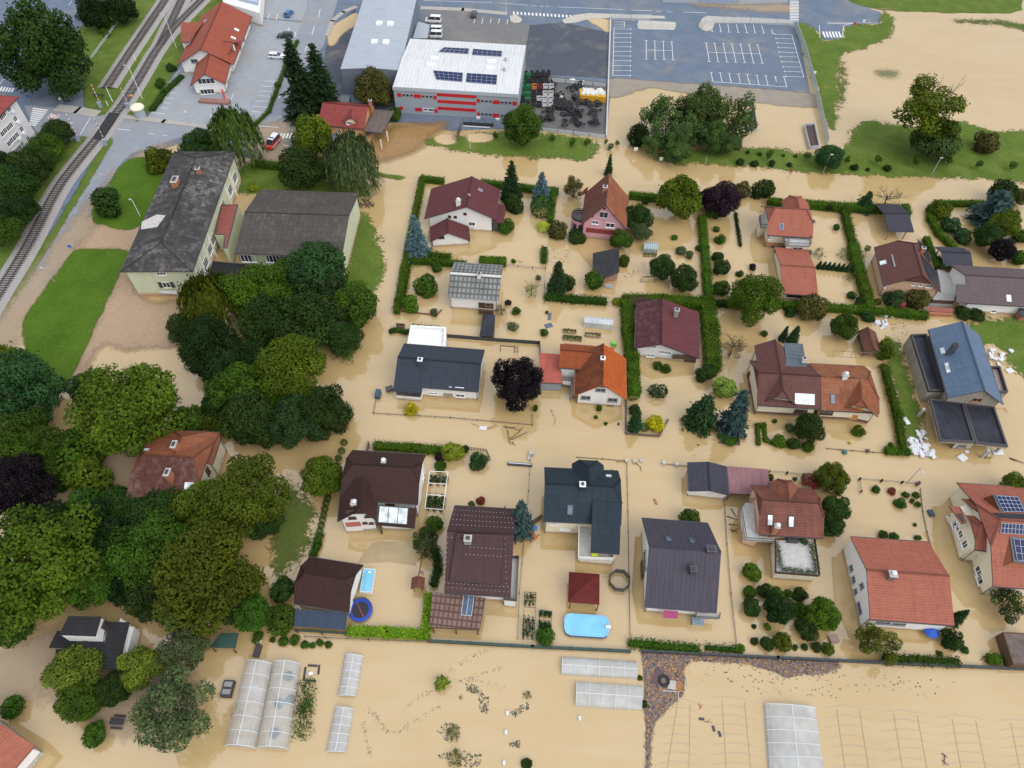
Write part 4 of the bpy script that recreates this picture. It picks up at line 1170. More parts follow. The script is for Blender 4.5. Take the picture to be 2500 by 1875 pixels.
h.put(fr,'pergola_frame',plain('rusty_steel',(0.2,0.12,0.08),.7))
# ---------- house under construction
h=House('unfinished_house',c18(1900,300),'unfinished block house with a steel blue roof and black flat roofed wings','house')
h.gable((2404.4,953),(2349,784),7.6,(2316,977.5),(2448.7,984.8),4.5,None,BLOCKW,R_BLUEGR,.5,.5)
h.win('E0',*c18(1850,240),1.5,1.0,plain('raw_wood',(0.35,0.2,0.1),.8))
h.chimney(*b18(1690,1235),8.3,.7,.9,1.6,SLCH,capm=SLCH)
h.skylight('L',*b18(1585,1286),1.5,.8,WHITEGL);h.skylight('L',*b18(1619,1402),1.5,.7,WHITEGL);h.skylight('L',*b18(1626,1430),1.5,.7,WHITEGL)
h.flat([b18(1340,1155),b18(1465,1150),b18(1592,1592),b18(1478,1592)],3.0,BLOCKW,R_TAR,.5,.35,FASCIA)
h.vplane('T',b18(1312,1265),b18(1425,1650));h.vplane('T2',c18(1425,235),c18(1590,235))
for x,y in((1345,1300),(1375,1390),(1415,1500)):h.win('T',*b18(x,y),1.6,1.5,BLOCKW,GLASS,1)
h.flat([c18(1485,228),c18(1745,262),c18(1838,568),c18(1565,556)],2.7,BLOCKW,R_TAR,.3,.35,FASCIA,z0=2.3)
h.flat([c18(1750,268),c18(1985,290),c18(2092,600),c18(1842,572)],2.7,BLOCKW,R_TAR,.3,.35,FASCIA,z0=2.3)
h.posts([c18(1440,310),c18(1940,630),c18(2050,590)],2.3,.2,CONC)
h.box([c18(1650,620),c18(1785,625),c18(1830,500),c18(1680,500)],2.3,wall_mat('grey_render',(0.5,0.48,0.44),.2),zp=0,name='entrance_wall')
h.vplane('N',c18(1650,622),c18(1785,627));h.win('N',*c18(1735,598),1.3,.7,BLOCKW,GLASS,1)
h.flat([b18(1950,1400),b18(2030,1402),b18(2092,1600),b18(2010,1600)],3.0,BLOCKW,plain('grey_screed',(0.3,0.24,0.22),.7,.2),.7,.25,FASCIA)
# ---------- red roofed white house
def z6(x,y):return(2050+x/5.927,1280+y/5.927)
h=House('house',z6(700,1470),'plain white house with a big brick red double slope roof and one steel chimney cowl')
h.gable(z6(390,657),z6(1588,742),6.4,z6(167,180),z6(1635,1462),4.0,None,WHITE,R_SALMON,.35,.15)
h.chimney(*z6(775,720),7.2,1.0,.9,1.1,plain('brown_chimney',(0.14,0.11,0.10),.8),cowl=True)
for x,y,w,hh in((178,637,1.0,.9),(210,800,1.0,.9),(240,970,.8,.9),(330,893,.9,1.0),(293,1215,1.8,.9)):h.win('E0',*z6(x,y),w,hh,plain('grey_win_frame',(0.25,0.27,0.28),.5))
for x,y in((635,1422),(860,1442)):h.win('WR',*z6(x,y),1.9,.8,plain('grey_win_frame',(0.25,0.27,0.28),.5))
ub=MB();p=W(*z6(1285,1575));ub.lathe((p.x,p.y,.9),[(1.1,0),(.6,.35),(.03,.6)],8);ub.bar((p.x,p.y,-.3),(p.x,p.y,1.5),.03)
o=empty('parasol',(p.x,p.y,0),'blue garden parasol in the flood by the red roofed white house corner','parasol');ub.build('canopy',plain('blue_canvas',(0.02,0.10,0.5),.7),o)
# ---------- solar house
def z8(x,y):return(2290+x/6.143,1180+y/6.143)
h=House('house',z8(750,1560),'cream villa with red tiled roofs carrying blue solar panels at the right edge')
h.gable(z8(940,545),z8(2300,640),8.6,None,z8(672,1530),4.2,None,CREAM,R_SALMON,.5,.6,.4,0,x0=z8(690,640))
h.solar('R',[z8(945,598),z8(1700,640),z8(1700,800),z8(930,740)],14,2)
h.win('E0',*z8(615,1320),1.6,1.3);h.win('E0',*z8(635,1440),1.5,1.3);h.win('E0',*z8(580,1070),.9,.7);h.win('E0',*z8(540,1415),.8,.9)
h.gable(z8(640,640),z8(800,660),6.6,None,z8(535,990),4.6,None,CREAM,R_SALMON,.3,.3,.6,0,key='w',x0=z8(520,690),x1=z8(820,662))
o,P5=h.box([z8(300,1135),z8(460,1110),z8(500,1000),z8(330,640),z8(135,510)],3.6,CREAM,zp=0,name='wing_wall')
h.vplane('S',z8(135,530),z8(300,1135))
for x,y,w,hh in((190,520,1.2,1.2),(250,600,1.5,1.3),(295,665,1.0,.9),(345,765,1.1,1.2),(410,915,1.1,1.5)):h.win('S',*z8(x,y),w,hh)
h.poly_roof([(*z8(165,340),4.6),(*z8(330,350),5.2),(*z8(430,590),5.2),(*z8(365,610),4.6)],R_SALMON,name='wing_roof')
h.box([z8(330,350),z8(500,300),z8(600,520),z8(430,490)],4.8,CREAM,zp=4.8,name='rear_wall')
h.poly_roof([(*z8(358,228),5.0),(*z8(640,240),5.4),(*z8(940,430),7.4),(*z8(880,520),8.0),(*z8(600,430),5.8)],R_SALMON,name='rear_roof')
h.poly_roof([(*z8(1075,800),7.6),(*z8(1700,860),7.6),(*z8(1700,1250),6.2),(*z8(1135,1185),6.2)],SLCH,name='dormer_roof',key='D')
h.solar('D',[z8(1125,830),z8(1680,880),z8(1680,1210),z8(1180,1150)],6,3)
D1=W(*z8(1078,806),7.5);D2=W(*z8(1138,1183),6.1);D3=h.at('R',*z8(965,1250))[0]
ck=MB();ck.face([D1,D3,D2]);ck.face([D2,D3,D1]);ck.face([D2,D3,D3+Vector((9,-.6,0)),D2+Vector((9,-.6,0))]);h.put(ck,'dormer_cheek',plain('orange_boarding',(0.26,0.085,0.035),.8,.2,3))
h.poly_roof([(*z8(820,168),8.0),(*z8(1215,200),8.0),(*z8(1330,440),7.6),(*z8(940,440),7.6)],SLCH,name='dormer_roof',key='D2')
h.solar('D2',[z8(870,190),z8(1190,210),z8(1290,430),z8(980,425)],5,4)
D1=W(*z8(820,172),7.8);D2=W(*z8(938,440),7.4);D3=W(*z8(625,245),5.6)
ck=MB();ck.face([D1,D3,D2]);ck.face([D2,D3,D1]);h.put(ck,'dormer_cheek',plain('orange_boarding',(0.26,0.085,0.035),.8,.2,3))
h.poly_roof([(*z8(820,440),7.9),(*z8(1290,460),7.9),(*z8(1400,540),8.4),(*z8(900,515),8.4)],R_TAR,name='solar_collector')
# ---------- brown house with the glazed porch
def z5(x,y):return(800+x/7.213,1080+y/7.213)
h=House('house',z5(700,1500),'tall white house with dark brown hipped roof and triple roof light')
h.gable(z5(430,375),z5(1490,440),8.5,z5(450,140),z5(1590,1090),5.0,None,WHITE,R_BROWN,.5,.5,.4,.4,x0=z5(285,460),x1=z5(1650,480))
h.chimney(*z5(985,330),9.2,.6,.6,1.0,SLCH,cowl=True)
h.win('WR',*z5(1100,1080),1.4,.6,DARKFRAME)
for x,y in((1668,560),(1690,690),(1635,1010)):h.win('E1',*z5(x,y),1.3,1.0)
h.gable(z5(560,1195),z5(598,615),8.2,z5(190,1245),z5(860,1300),5.0,4.6,WHITE,R_BROWN,.5,.5,.3,0,key='g')
h.chimney(*z5(475,1060),7.6,1.1,.8,1.6,WHCH,cowl=True)
for x,y,w,hh in((395,1217,1.1,.5),(433,1322,1.1,.6),(715,1293,1.1,.6),(655,1410,.7,.5),(770,1415,.7,.5)):h.win('gE0',*z5(x,y),w,hh,DARKFRAME)
h.door('gE0',*z5(450,1440),2.3,1.5,plain('salmon_garage_door',(0.45,0.14,0.12),.6))
h.door('gE0',*z5(755,1530),2.2,.5,plain('mud_stained_door',(0.3,0.27,0.2),.7))
h.poly_roof([(*z5(905,1108),4.3),(*z5(1566,1158),4.3),(*z5(1532,1512),2.6),(*z5(853,1452),2.6)],R_BROWN,name='lean_to_roof',key='V')
h.skylight('V',*z5(1155,1280),4.6,2.6,WHITEGL,3,plain('green_grey_metal',(0.10,0.14,0.14),.5))
h.box([z5(975,1530),z5(1480,1550),z5(1560,1250),z5(1000,1240)],2.3,WHITE,zp=0,name='lean_to_wall')
h.posts([z5(920,1480)],2.4,.12,DKMETAL)
# ---------- plum roof with snow guards
h=House('house',c6(1700,1500),'house with a plum brown roof dotted with white snow guards')
h.gable(c6(1553,1247),c6(2068,1277),9.9,c6(1580,1055),d6(1510,305),4.0,None,WHITE,R_PLUM,.8,.6)
P_,L_,dL_,dR_,*_=h.frames['']
h.poly_roof(None,R_PLUM,.35,faces=[on(h,'R',[c6(1630,1262),c6(1988,1275),d6(1962,238),d6(1575,206)],.42)],name='raised_slope')
h.chimney(*c6(1713,1310),10.2,1.0,.9,1.0,plain('grey_chimney',(0.25,0.27,0.26),.7))
sg=MB()
for(xa,ya,xb,yb,key,k,T)in[(1592,1092,2040,1120,'L',18,c6),(1580,1128,2050,1158,'L',18,c6),(1572,1165,2055,1195,'L',18,c6),(1566,1205,2060,1232,'L',18,c6),(1560,1300,1622,1304,'R',3,c6),(1735,1370,1975,1385,'R',9,c6),(1700,1425,1970,1443,'R',10,c6),(1600,1470,1965,1495,'R',13,c6),(1590,1560,1950,1582,'R',13,c6),(2000,1310,2010,1660,'R',9,c6),(1555,1345,1535,1640,'R',9,c6),(1540,230,2020,262,'R',17,d6),(1560,265,2025,300,'R',15,d6)]:
 for i in range(k):
  t=i/max(k-1,1);p,nn=h.at(key,*T(xa+(xb-xa)*t,ya+(yb-ya)*t));rise=.5 if key=='R' and 1600<xa<1990 and T is c6 else .05
  p=p+nn*rise;sg.box(p,.13,.07,.1)
h.put(sg,'snow_guard',plain('pale_guard',(0.36,0.33,0.35),.6),h.roof)
h.deck([d6(2040,45),d6(2105,40),d6(2090,372),d6(1985,362)],3.0,R_PALE,.3,zp=3.0);h.railing([d6(2042,42),d6(2105,40),d6(2090,372),d6(1988,362)],3.0,.9,DKMETAL,panel=True)
h.box([d6(2035,50),d6(2095,48),d6(2080,365),d6(1995,355)],2.6,WHITE,zp=3.0,name='balcony_wall')
h=House('pergola',d6(1640,560),'brown sheet roofed pergola with a glazed strip in front of the plum roofed house','pergola')
h.poly_roof([(*d6(1440,300),3.0),(*d6(1850,345),3.0),(*d6(1808,592),2.3),(*d6(1417,570),2.3)],R_PERG,name='roof',key='P')
h.skylight('P',*d6(1712,405),1.6,2.9,glass_mat('dark_roof_light',(0.05,0.08,0.13),.08),2,GREYMETAL)
h.posts([d6(1445,575),d6(1790,590),d6(1620,585)],2.2,.08)
h.railing([d6(1420,578),d6(1800,598)],.1,.9,WOOD)
# ---------- teal slate house
h=House('house',c12(560,1240),'cream house with a stepped dark teal slate roof and a front balcony')
h.gable(c12(410,885),c12(945,910),8.2,c12(560,770),c12(386,1175),5.0,None,CREAM,R_NAVY,.5,.4,0,.45,x1=c12(1002,950))
h.chimney(*c12(703,893),9.0,.8,.8,1.8,plain('teal_chimney',(0.02,0.05,0.07),.4),capm=plain('bright_cap',(0.8,0.8,0.82),.4))
h.skylight('R',*c12(607,1089),.9,1.5,frame=SLCH);h.skylight('L',*c12(904,829),.9,.8,WHITEGL)
h.gable(c12(755,892),c12(752,760),8.1,c12(625,770),c12(862,790),5.2,None,CREAM,R_NAVY,.4,.3,0,.6,key='t',x1=c12(750,706))
h.poly_roof([(*c12(780,1022),7.1),(*c12(1001,1036),7.1),(*c12(989,1431),4.6),(*c12(765,1416),4.6)],R_NAVY,name='wing_roof',th=.3)
h.deck([c12(672,1225),c12(770,1220),c12(940,1290),c12(938,1475),c12(668,1470)],2.7,R_PALE,.3,zp=2.7)
h.box([c12(675,1496),c12(926,1518),c12(950,1240),c12(700,1230)],2.4,CREAM,zp=0,name='front_wall')
h.railing([c12(672,1225),c12(668,1470),c12(938,1478),c12(940,1440)],2.7,.9,FRAME,panel=True)
h.box([c12(790,1240),c12(985,1240),c12(975,1400),c12(785,1390)],4.5,CREAM,zp=4.5,name='wing_wall')
h.win('WR',*c12(480,1195),1.2,.5);h.win('WR',*c12(567,1240),1.6,.35)
tb_=MB();p=W(*c12(797,1430),3.4);tb_.box((p.x,p.y,2.7),.9,.7,.7,-.05);h.put(tb_,'table',plain('lime_table',(0.55,0.65,0.05),.5))
# ---------- purple grey metal roof
h=House('house',d12(1450,440),'house under a purple grey standing seam metal roof with two roof windows')
h.gable(c12(1215,1368),c12(1772,1412),8.8,c12(1190,1155),d12(1785,462),3.5,None,WHITE,R_PURPLE,.6,.5,edge=plain('purple_edge',(0.06,0.05,0.07),.5))
h.skylight('L',*c12(1368,1316),.9,1.5,frame=SLCH);h.skylight('L',*c12(1548,1330),.9,1.5,frame=SLCH)
PCH=plain('purple_clad_chimney',(0.075,0.066,0.084),.5)
h.chimney(*c12(1700,1390),9.3,1.3,.9,1.0,PCH,capm=PCH);h.chimney(*c12(1560,1545),8.0,.8,.8,1.6,PCH,capm=PCH)
h.deck([c12(1170,1420),c12(1215,1420),c12(1210,1560),c12(1178,1560)],3.0,R_PALE,.3);h.railing([c12(1210,1418),c12(1172,1420),c12(1178,1565),c12(1212,1568)],3.0,.9,DKMETAL)
h.box([c12(1155,1480),c12(1205,1500),c12(1205,1610),c12(1160,1605)],1.4,WOOD,zp=1.0,name='porch')
h.poly_roof([(*d12(1328,442),2.4),(*d12(1440,450),2.4),(*d12(1436,505),1.9),(*d12(1328,500),1.9)],plain('magenta_awning',(0.32,0.03,0.13),.6),.06,name='awning')
h.deck([d12(1575,460),d12(1755,470),d12(1750,510),d12(1570,500)],2.2,R_PALE,.2,zp=2.2);h.railing([d12(1572,465),d12(1570,502),d12(1752,512),d12(1755,470)],2.2,.8,DKMETAL)
sp=MB();
for k in range(7):
 p=W(*d12(1580+9*k,505),.3);sp.box((p.x,p.y,-.3),.22,.9,.6+.25*k,-.05)
h.put(sp,'steps',GREYMETAL)
# ---------- garages by the street
h=House('garage',c12(1680,960),'double garage with a low slate blue gable roof beside the pink sheet carport','garage')
h.gable(c12(1685,941),c12(1671,718),3.3,c12(1525,950),c12(1830,968),2.5,None,WHITE,R_CARPORT,.3,.5)
h.door('E0',*c12(1570,958),2.6,.8,WHITED);h.door('E0',*c12(1740,968),3.0,.8,WHITED)
h=House('carport',c12(1980,960),'carport with a faded pink sheet metal roof and dark frame','carport')
h.poly_roof([(*c12(1818,752),2.5),(*c12(2130,776),2.5),(*c12(2148,905),2.3),(*c12(2020,972),2.25),(*c12(1834,960),2.3)],roof_mat('faded_pink_sheet',(0.30,0.16,0.17),(0.2,0.10,0.11),style='metal',colw=.35,stain=.6),.25)
h.posts([c12(1840,962),c12(1825,765),c12(2120,790),c12(2010,975)],2.3,.07,DKMETAL)
# ---------- terrace house
h=House('house',c18(330,1380),'weathered red tiled house with a planted roof terrace in front')
h.gable(c18(192,1012),c18(632,1038),7.0,c18(95,897),c18(138,1277),4.0,None,PEACH,R_MOSSRED,.5,.4,.45,.4,x0=c18(150,1000),x1=c18(650,1055))
h.skylight('R',*c18(252,1168),.9,1.7,WHITEGL,frame=SLCH);h.skylight('R',*c18(415,1180),.9,1.7,WHITEGL,frame=SLCH)
h.chimney(*c18(310,1215),6.3,.7,.7,1.8,BRICKCH,cowl=True)
h.gable(c18(402,1018),c18(385,880),6.9,c18(250,940),c18(470,972),4.4,None,PEACH,R_MUDRED,.4,.3,0,.5,key='b',x1=c18(355,854))
h.deck([c18(25,1085),c18(65,1030),c18(130,1050),c18(140,1270),c18(290,1290),c18(290,1335),c18(60,1325),c18(30,1200)],2.9,R_PALE,.3,zp=2.9)
h.railing([c18(130,1025),c18(60,1030),c18(22,1090),c18(60,1325),c18(285,1338)],2.9,1.0,DKMETAL)
h.box([c18(40,1330),c18(130,1362),c18(200,1290),c18(110,1100),c18(60,1120)],2.6,PEACH,zp=1.0,name='balcony_wall')
o,_=h.box([c18(288,1325),c18(578,1312),c18(622,1592),c18(305,1570)],2.6,CREAM,zp=2.6,name='terrace',top=R_PALE)
h.railing([c18(288,1335),c18(290,1580),c18(628,1605),c18(590,1320)],2.4,.7,plain('brown_planter',(0.07,0.045,0.04),.7),panel=True,name='planter_wall')
BOXP=plain('planter_leaf',(0.05,0.085,0.025),.8,.5,3)
for a,b in(((300,1345),(335,1540)),((340,1550),(600,1575)),((575,1365),(610,1560)),((490,1320),(530,1350))):
 pm=MB();A,B=W(*c18(*a),2.7),W(*c18(*b),2.7);random.seed(a[0])
 for k in range(420):
  t=random.random();c=A+(B-A)*t+Vector((random.gauss(0,.25),random.gauss(0,.25),abs(random.gauss(.25,.25))))
  s=.13;v=[c+Vector((random.uniform(-s,s),random.uniform(-s,s),random.uniform(-s,s)))for _ in range(4)];pm.face(v)
 tag(h.put(pm,'planting',BOXP),kind='stuff')
tb=MB();p=W(*c18(430,1310),3.4);tb.box((p.x,p.y,2.6),1.6,.9,.75,-.05);h.put(tb,'terrace_table',DKMETAL)
# ---------- brown outbuilding
h=House('garden_house',d6(600,540),'dark brown half hipped garden house with a navy lean-to along its front','outbuilding')
h.gable(d6(452,148),d6(765,197),6.2,d6(485,30),d6(782,456),2.4,None,WHITE,R_BROWN,.4,.4,.35,.35,x0=d6(400,165),x1=d6(840,200))
h.poly_roof([(*d6(383,432),2.2),(*d6(782,462),2.2),(*d6(766,590),1.7),(*d6(372,562),1.7)],R_BLUECOR,name='lean_to_roof')
h.posts([d6(385,590),d6(575,600),d6(755,608)],1.6,.06,DKMETAL)
# ---------- gazebo
h=House('gazebo',d12(715,400),'square gazebo with an oxblood pyramid roof beside the large blue pool','gazebo')
A4=[(*d12(597,145),2.3),(*d12(834,163),2.3),(*d12(832,398),2.3),(*d12(590,378),2.3)];ap=(*d12(718,250),3.7)
h.poly_roof(None,R_REDPYR,.12,edge=plain('oxblood_edge',(0.1,0.015,0.015),.6),faces=[[A4[i],A4[(i+1)%4],ap]for i in range(4)])
h.posts([d12(610,385),d12(822,402),d12(612,175),d12(820,190)],2.2,.08)
# ---------- hidden villa
h=House('villa',c0(1650,960),'old villa with a moss darkened hipped roof and brick chimneys among the trees')
h.gable(c0(1105,662),c0(1492,682),7.3,c0(1350,475),c0(1000,1003),4.7,None,CREAM,R_VILLAO,.5,.3,roofR=R_VILLA,hip0=.45,hip1=.6,x0=c0(1040,735),x1=c0(1580,760))
h.gable(c0(1340,672),c0(1395,520),7.1,c0(1250,550),c0(1690,572),4.7,None,CREAM,R_VILLAO,.5,.3,0,.6,key='b',x1=c0(1415,480))
h.chimney(*c0(1288,800),8.0,.7,1.3,1.8,BRICKCH);h.chimney(*c0(1340,585),8.0,.7,1.3,1.8,BRICKCH)
h.skylight('R',*c0(1460,915),1.5,1.5,WHITEGL,frame=FRAME);h.skylight('L',*c0(1130,627),.9,.6,WHITEGL)
h.win('E1',*c0(1685,690),1.2,1.6,DARKFRAME);h.win('E1',*c0(1600,790),1.0,1.6,DARKFRAME)
# ---------- black roofed house bottom left
h=House('house',d0(720,800),'white house with stepped black roofs in the bottom left wood')
h.poly_roof([(*d0(405,625),3.4),(*d0(560,640),3.6),(*d0(1000,540),4.4),(*d0(935,900),3.0),(*d0(430,850),3.0)],R_BITUM,name='lower_roof',faces=[[(*d0(375,730),3.4),(*d0(440,600),3.6),(*d0(800,640),3.8),(*d0(800,745),3.6)],[(*d0(800,745),3.6),(*d0(840,530),4.6),(*d0(1000,535),4.6),(*d0(945,750),3.6)],[(*d0(430,740),3.4),(*d0(945,750),3.6),(*d0(935,905),2.9),(*d0(425,850),2.9)]])
h.box([d0(435,745),d0(945,755),d0(1000,545),d0(850,540),d0(450,640)],2.8,WHITE,zp=4.2,name='wall')
h.vplane('S',d0(1000,810),d0(1068,605))
h.box([d0(940,830),d0(1000,812),d0(1066,605),d0(1000,560)],3.2,WHITE,zp=0,name='side_wall')
h.win('S',*d0(1020,660),3.0,1.6,FRAME,plain('pale_blind',(0.3,0.33,0.32),.4),3)
h.poly_roof([(*d0(528,485),6.8),(*d0(780,490),6.8),(*d0(735,642),6.0),(*d0(455,632),6.0)],R_BITUM,name='upper_roof')
h.box([d0(535,490),d0(775,496),d0(733,638),d0(465,630)],5.8,WHITE,zp=6.2,name='upper_wall')
h.vplane('U',d0(780,690),d0(850,545),3.6);h.vplane('UF',d0(490,660),d0(780,690),3.6)
h.win('U',*d0(795,585),2.2,1.3,DARKFRAME);h.win('UF',*d0(655,680),1.2,.9,DARKFRAME)
# ---------- corner house bottom left
h=House('house',(70,1870),'white wall and red tiled eave of a house cut by the bottom left corner')
A_,B_=W(107,1839),W(74,1878);u_=(B_-A_).normalized();n_=Vector((u_.y,-u_.x,0))
if n_.x>0:n_=-n_
mb=MB();c=[A_,A_+u_*14,A_+u_*14+n_*9,A_+n_*9];mb.prism([(p.x,p.y)for p in c],-.5,3.6);h.put(mb,'wall',WHITE)
mb=MB();e=.5
up=Vector((0,0,1))
f=[[A_-u_*e-n_*e+up*3.7,A_+u_*15-n_*e+up*3.7,A_+u_*15+n_*4.5+up*6.8,A_-u_*e+n_*4.5+up*6.8],[A_-u_*e+n_*4.5+up*6.8,A_+u_*15+n_*4.5+up*6.8,A_+u_*15+n_*9.5+up*3.7,A_-u_*e+n_*9.5+up*3.7]]
mb.slab(f,.2);h.put(mb,'roof',[R_SALMON,FASCIA])
mb=MB();c=[A_-u_*.03-n_*.05,A_+u_*14.1-n_*.05,A_+u_*14.1+n_*.2,A_-u_*.03+n_*.2];mb.prism([(p.x,p.y)for p in c],-.4,.9);h.put(mb,'plinth',plain('stone_plinth',(0.4,0.39,0.37),.9,.5,4))
# ---------- school
h=House('school',b0(1250,880),'long pale green school with a lichen spotted grey hipped roof','school')
h.gable(b0(1240,450),a0(1510,1220),9.6,b0(935,660),b0(1480,680),7.4,None,PALEGR,R_FIBRE,.6,.6,1,1,x0=b0(1207,672),x1=a0(1575,1168),plinth=(1.0,SALPLINTH))
h.poly_roof(None,plain('pale_patch_boards',(0.5,0.47,0.44),.8,.3),.03,faces=[on(h,'L',[b0(1095,290),b0(1210,235),b0(1280,240),b0(1215,330),b0(1090,350)],.06)],name='patched_boards')
h.chimney(*a0(1345,1385),10.2,2.2,1.2,1.6,BRICKCH);h.chimney(*a0(1522,1300),10.2,.8,.8,1.4,BRICKCH)
h.win('E0',*b0(1285,775),1.5,1.5,FRAME,OLDGLASS,2,True,plain('dark_green_shutter',(0.03,0.05,0.045),.7));h.win('E0',*b0(1245,688),1.8,.8,FRAME,None,3)
h.door('E0',*b0(1340,880),1.6,1.1,DARKDOOR)
h.poly_roof([(*b0(1225,818),3.3),(*b0(1360,820),3.3),(*b0(1365,850),2.9),(*b0(1235,840),2.9)],CONC,.15,name='door_canopy')
for x,y in((1555,690),(1585,605),(1618,500),(1640,430)):h.win('WR',*b0(x,y),2.2,2.0,FRAME,None,3)
for x,y in((1535,735),(1570,655),(1600,560),(1630,470)):
 p,nn=h.at('WR',*b0(x,y));pm=MB();pm.box((p.x+.1,p.y,-.4),.35,.35,7.3);h.put(pm,'pilaster',FRAME)
for x,y in((1810,1370),(1775,1465),(1850,1460),(1720,1590)):h.win('WR',*a0(x,y),2.4,2.2,FRAME,None,3)
for x,y in((1790,1410),(1755,1500)):
 p,nn=h.at('WR',*a0(x,y));pm=MB();pm.box((p.x+.1,p.y,-.4),.35,.35,7.3);h.put(pm,'pilaster',FRAME)
h=House('gymnasium',b6(780,600),'pale green gymnasium with a brown grey corrugated double slope roof','gymnasium')
h.gable(b6(-8,213),b6(797,240),8.3,b6(22,40),b6(752,560),6.2,None,PALEGR,R_FIBRE2,.4,.5,plinth=(.8,SALPLINTH))
for x,y in((210,575),(325,580),(440,572),(18,570)):h.win('WR',*b6(x,y),3.0,1.9,FRAME,None,4)
for x,y in((555,590),(665,605),(110,575)):h.door('WR',*b6(x,y),3.0,1.8,plain('green_panel',(0.36,0.40,0.25),.7))
h=House('link_corridor',b0(1780,470),'flat red brown roofed link between the school and the gymnasium','building')
h.flat([b0(1705,155),b0(1838,155),b0(1752,492),b0(1722,492),b0(1732,388),b0(1655,385)],4.6,PALEGR,plain('red_brown_sheet',(0.24,0.065,0.05),.6,.3),.12,.2,FASCIA)
h=House('low_annex',b0(1900,720),'low annex with a black flat roof between the school gymnasium and the trees','building')
h.flat([b0(1640,590),b0(2300,650),b0(2290,790),b0(1740,800),b0(1590,740)],3.2,PALEGR,R_BITUM,.12,.2,FASCIA)
# ---------- white office block
h=House('office_block',(60,360),'tall white office block with small windows and red roof at the left edge','office block')
A_,B_=W(89,331),W(43.4,381);u_=(B_-A_).normalized();n_=Vector((u_.y,-u_.x,0))
if n_.x>0:n_=-n_
mb=MB();c=[A_,A_+u_*34,A_+u_*34+n_*15,A_+n_*15];mb.prism([(p.x,p.y)for p in c],-.5,10.0);h.put(mb,'wall',wall_mat('grey_white_plaster',(0.66,0.66,0.67),.12,False))
mb=MB();c=[A_-n_*.04-u_*.02,A_+u_*34.1-n_*.04,A_+u_*34.1+n_*.3,A_+n_*.3-u_*.02];mb.prism([(p.x,p.y)for p in c],-.5,.9);h.put(mb,'plinth',CONC)
up=Vector((0,0,1));e=.7;q=[A_-u_*e-n_*e+up*10.1,A_+u_*35-n_*e+up*10.1,A_+u_*35+n_*16+up*10.1,A_-u_*e+n_*16+up*10.1];r1,r2=A_+u_*7+n_*7.5+up*14,A_+u_*28+n_*7.5+up*14
mb=MB();mb.slab([[q[0],q[1],r2,r1],[q[1],q[2],r2],[q[2],q[3],r1,r2],[q[3],q[0],r1]],.25);h.put(mb,'roof',[R_PINKRED,FASCIA])
h.vplane('S',(89,331),(43.4,381))
for x,y in((175,548),(75,650),(25,710),(305,745),(215,878),(165,930),(100,985),(45,1050),(430,955),(335,1075),(290,1130),(225,1190),(180,1250),(560,1150),(445,1270),(398,1320),(345,1378),(285,1432)):
 h.win('S',x/8.295,200+y/8.295,1.2,1.3,FRAME,None,2)
for x,y in((250,610),(380,835),(480,1055),(395,1165)):
 p,nn=h.at('S',x/8.295,200+y/8.295);ac=MB();ac.box((p.x+.35,p.y-.2,p.z),.8,.5,.6,math.atan2(u_.y,u_.x));h.put(ac,'air_conditioner',FRAME)
 # ---------- warehouses
h=House('warehouse',a6(860,720),'grey warehouse with a pale ribbed metal roof and four roof domes','warehouse')
h.gable(a6(962,522),a6(1128,-70),7.9,a6(738,515),a6(1190,530),7.4,None,GREYCLAD2,R_LGREY,.05,.05,ridge=False,edge=plain('warehouse_trim',(0.28,0.32,0.37),.5))
for x,y in((1030,183),(1115,185),(993,325),(1082,328)):
 p=W(*a6(x,y),7.9);mb=MB();mb.box((p.x,p.y,7.4),1.7,1.7,.9,-.05);mb.lathe((p.x,p.y,8.31),[(.75,0),(.5,.25),(0,.35)],8);h.put(mb,'roof_dome',plain('white_dome',(0.82,0.83,0.85),.3),h.roof)
h.poly_roof([(*a6(1330,165),4.2),(*a6(1418,190),4.0),(*a6(1402,292),4.0),(*a6(1288,292),4.2)],R_LGREY,name='loading_canopy',edge=GREYMETAL)
h.posts([a6(1415,205),a6(1402,300)],3.9,.08,GREYMETAL)
def z3(x,y):return(940+x/6.144,180+y/6.144)
h=House('workshop',z3(1000,640),'grey workshop hall with red stripes on its front and a white roof with solar panels','workshop')
h.gable(a6(1203,450),a6(2136,505),8.0,a6(1270,298),a6(2098,726),7.3,None,GREYCLAD,R_WHITE,.06,.06,ridge=False,edge=GREYLITE)
def red(x0,y0,x1,y1,m=None):
 cx,cy=(x0+x1)/2,(y0+y1)/2;k=ppm(*z3(cx,cy),4);h.door('WR',*z3(cx,cy),abs(x1-x0)/6.144/k,abs(y1-y0)/6.144/k*1.25,m or REDCLAD)
for y in(318,420,522):red(783,y-22+12,1368,y+22+12-4)
for x0,x1,y in((185,243,318),(432,538,335),(727,775,356),(1375,1424,405),(1616,1722,427),(1912,1975,446),(215,270,517),(450,556,537),(740,793,556),(1378,1424,604),(1614,1716,625)):red(x0,y-23,x1,y+23)
for x,y in((280,320),(338,322),(397,326),(574,338),(632,342),(690,346),(1460,408),(1520,412),(1580,416),(1757,430),(1817,434),(1877,438),(1462,605),(1521,609),(1580,613),(1757,627),(1815,631)):
 h.win('WR',*z3(x,y),.85,.75,GREYCLAD,None,1,False)
red(565,518,735,568,plain('pale_sign',(0.6,0.62,0.66),.5));red(655,530,730,556,DKMETAL);red(575,525,640,545,DKMETAL)
fb=MB();P_,L_,dL_,dR_,*_=h.frames['']
fb.beam(P_(-.1,-dR_-.08,7.28),P_(L_+.1,-dR_-.08,7.28),.12,.9);h.put(fb,'fascia_board',GREYLITE)
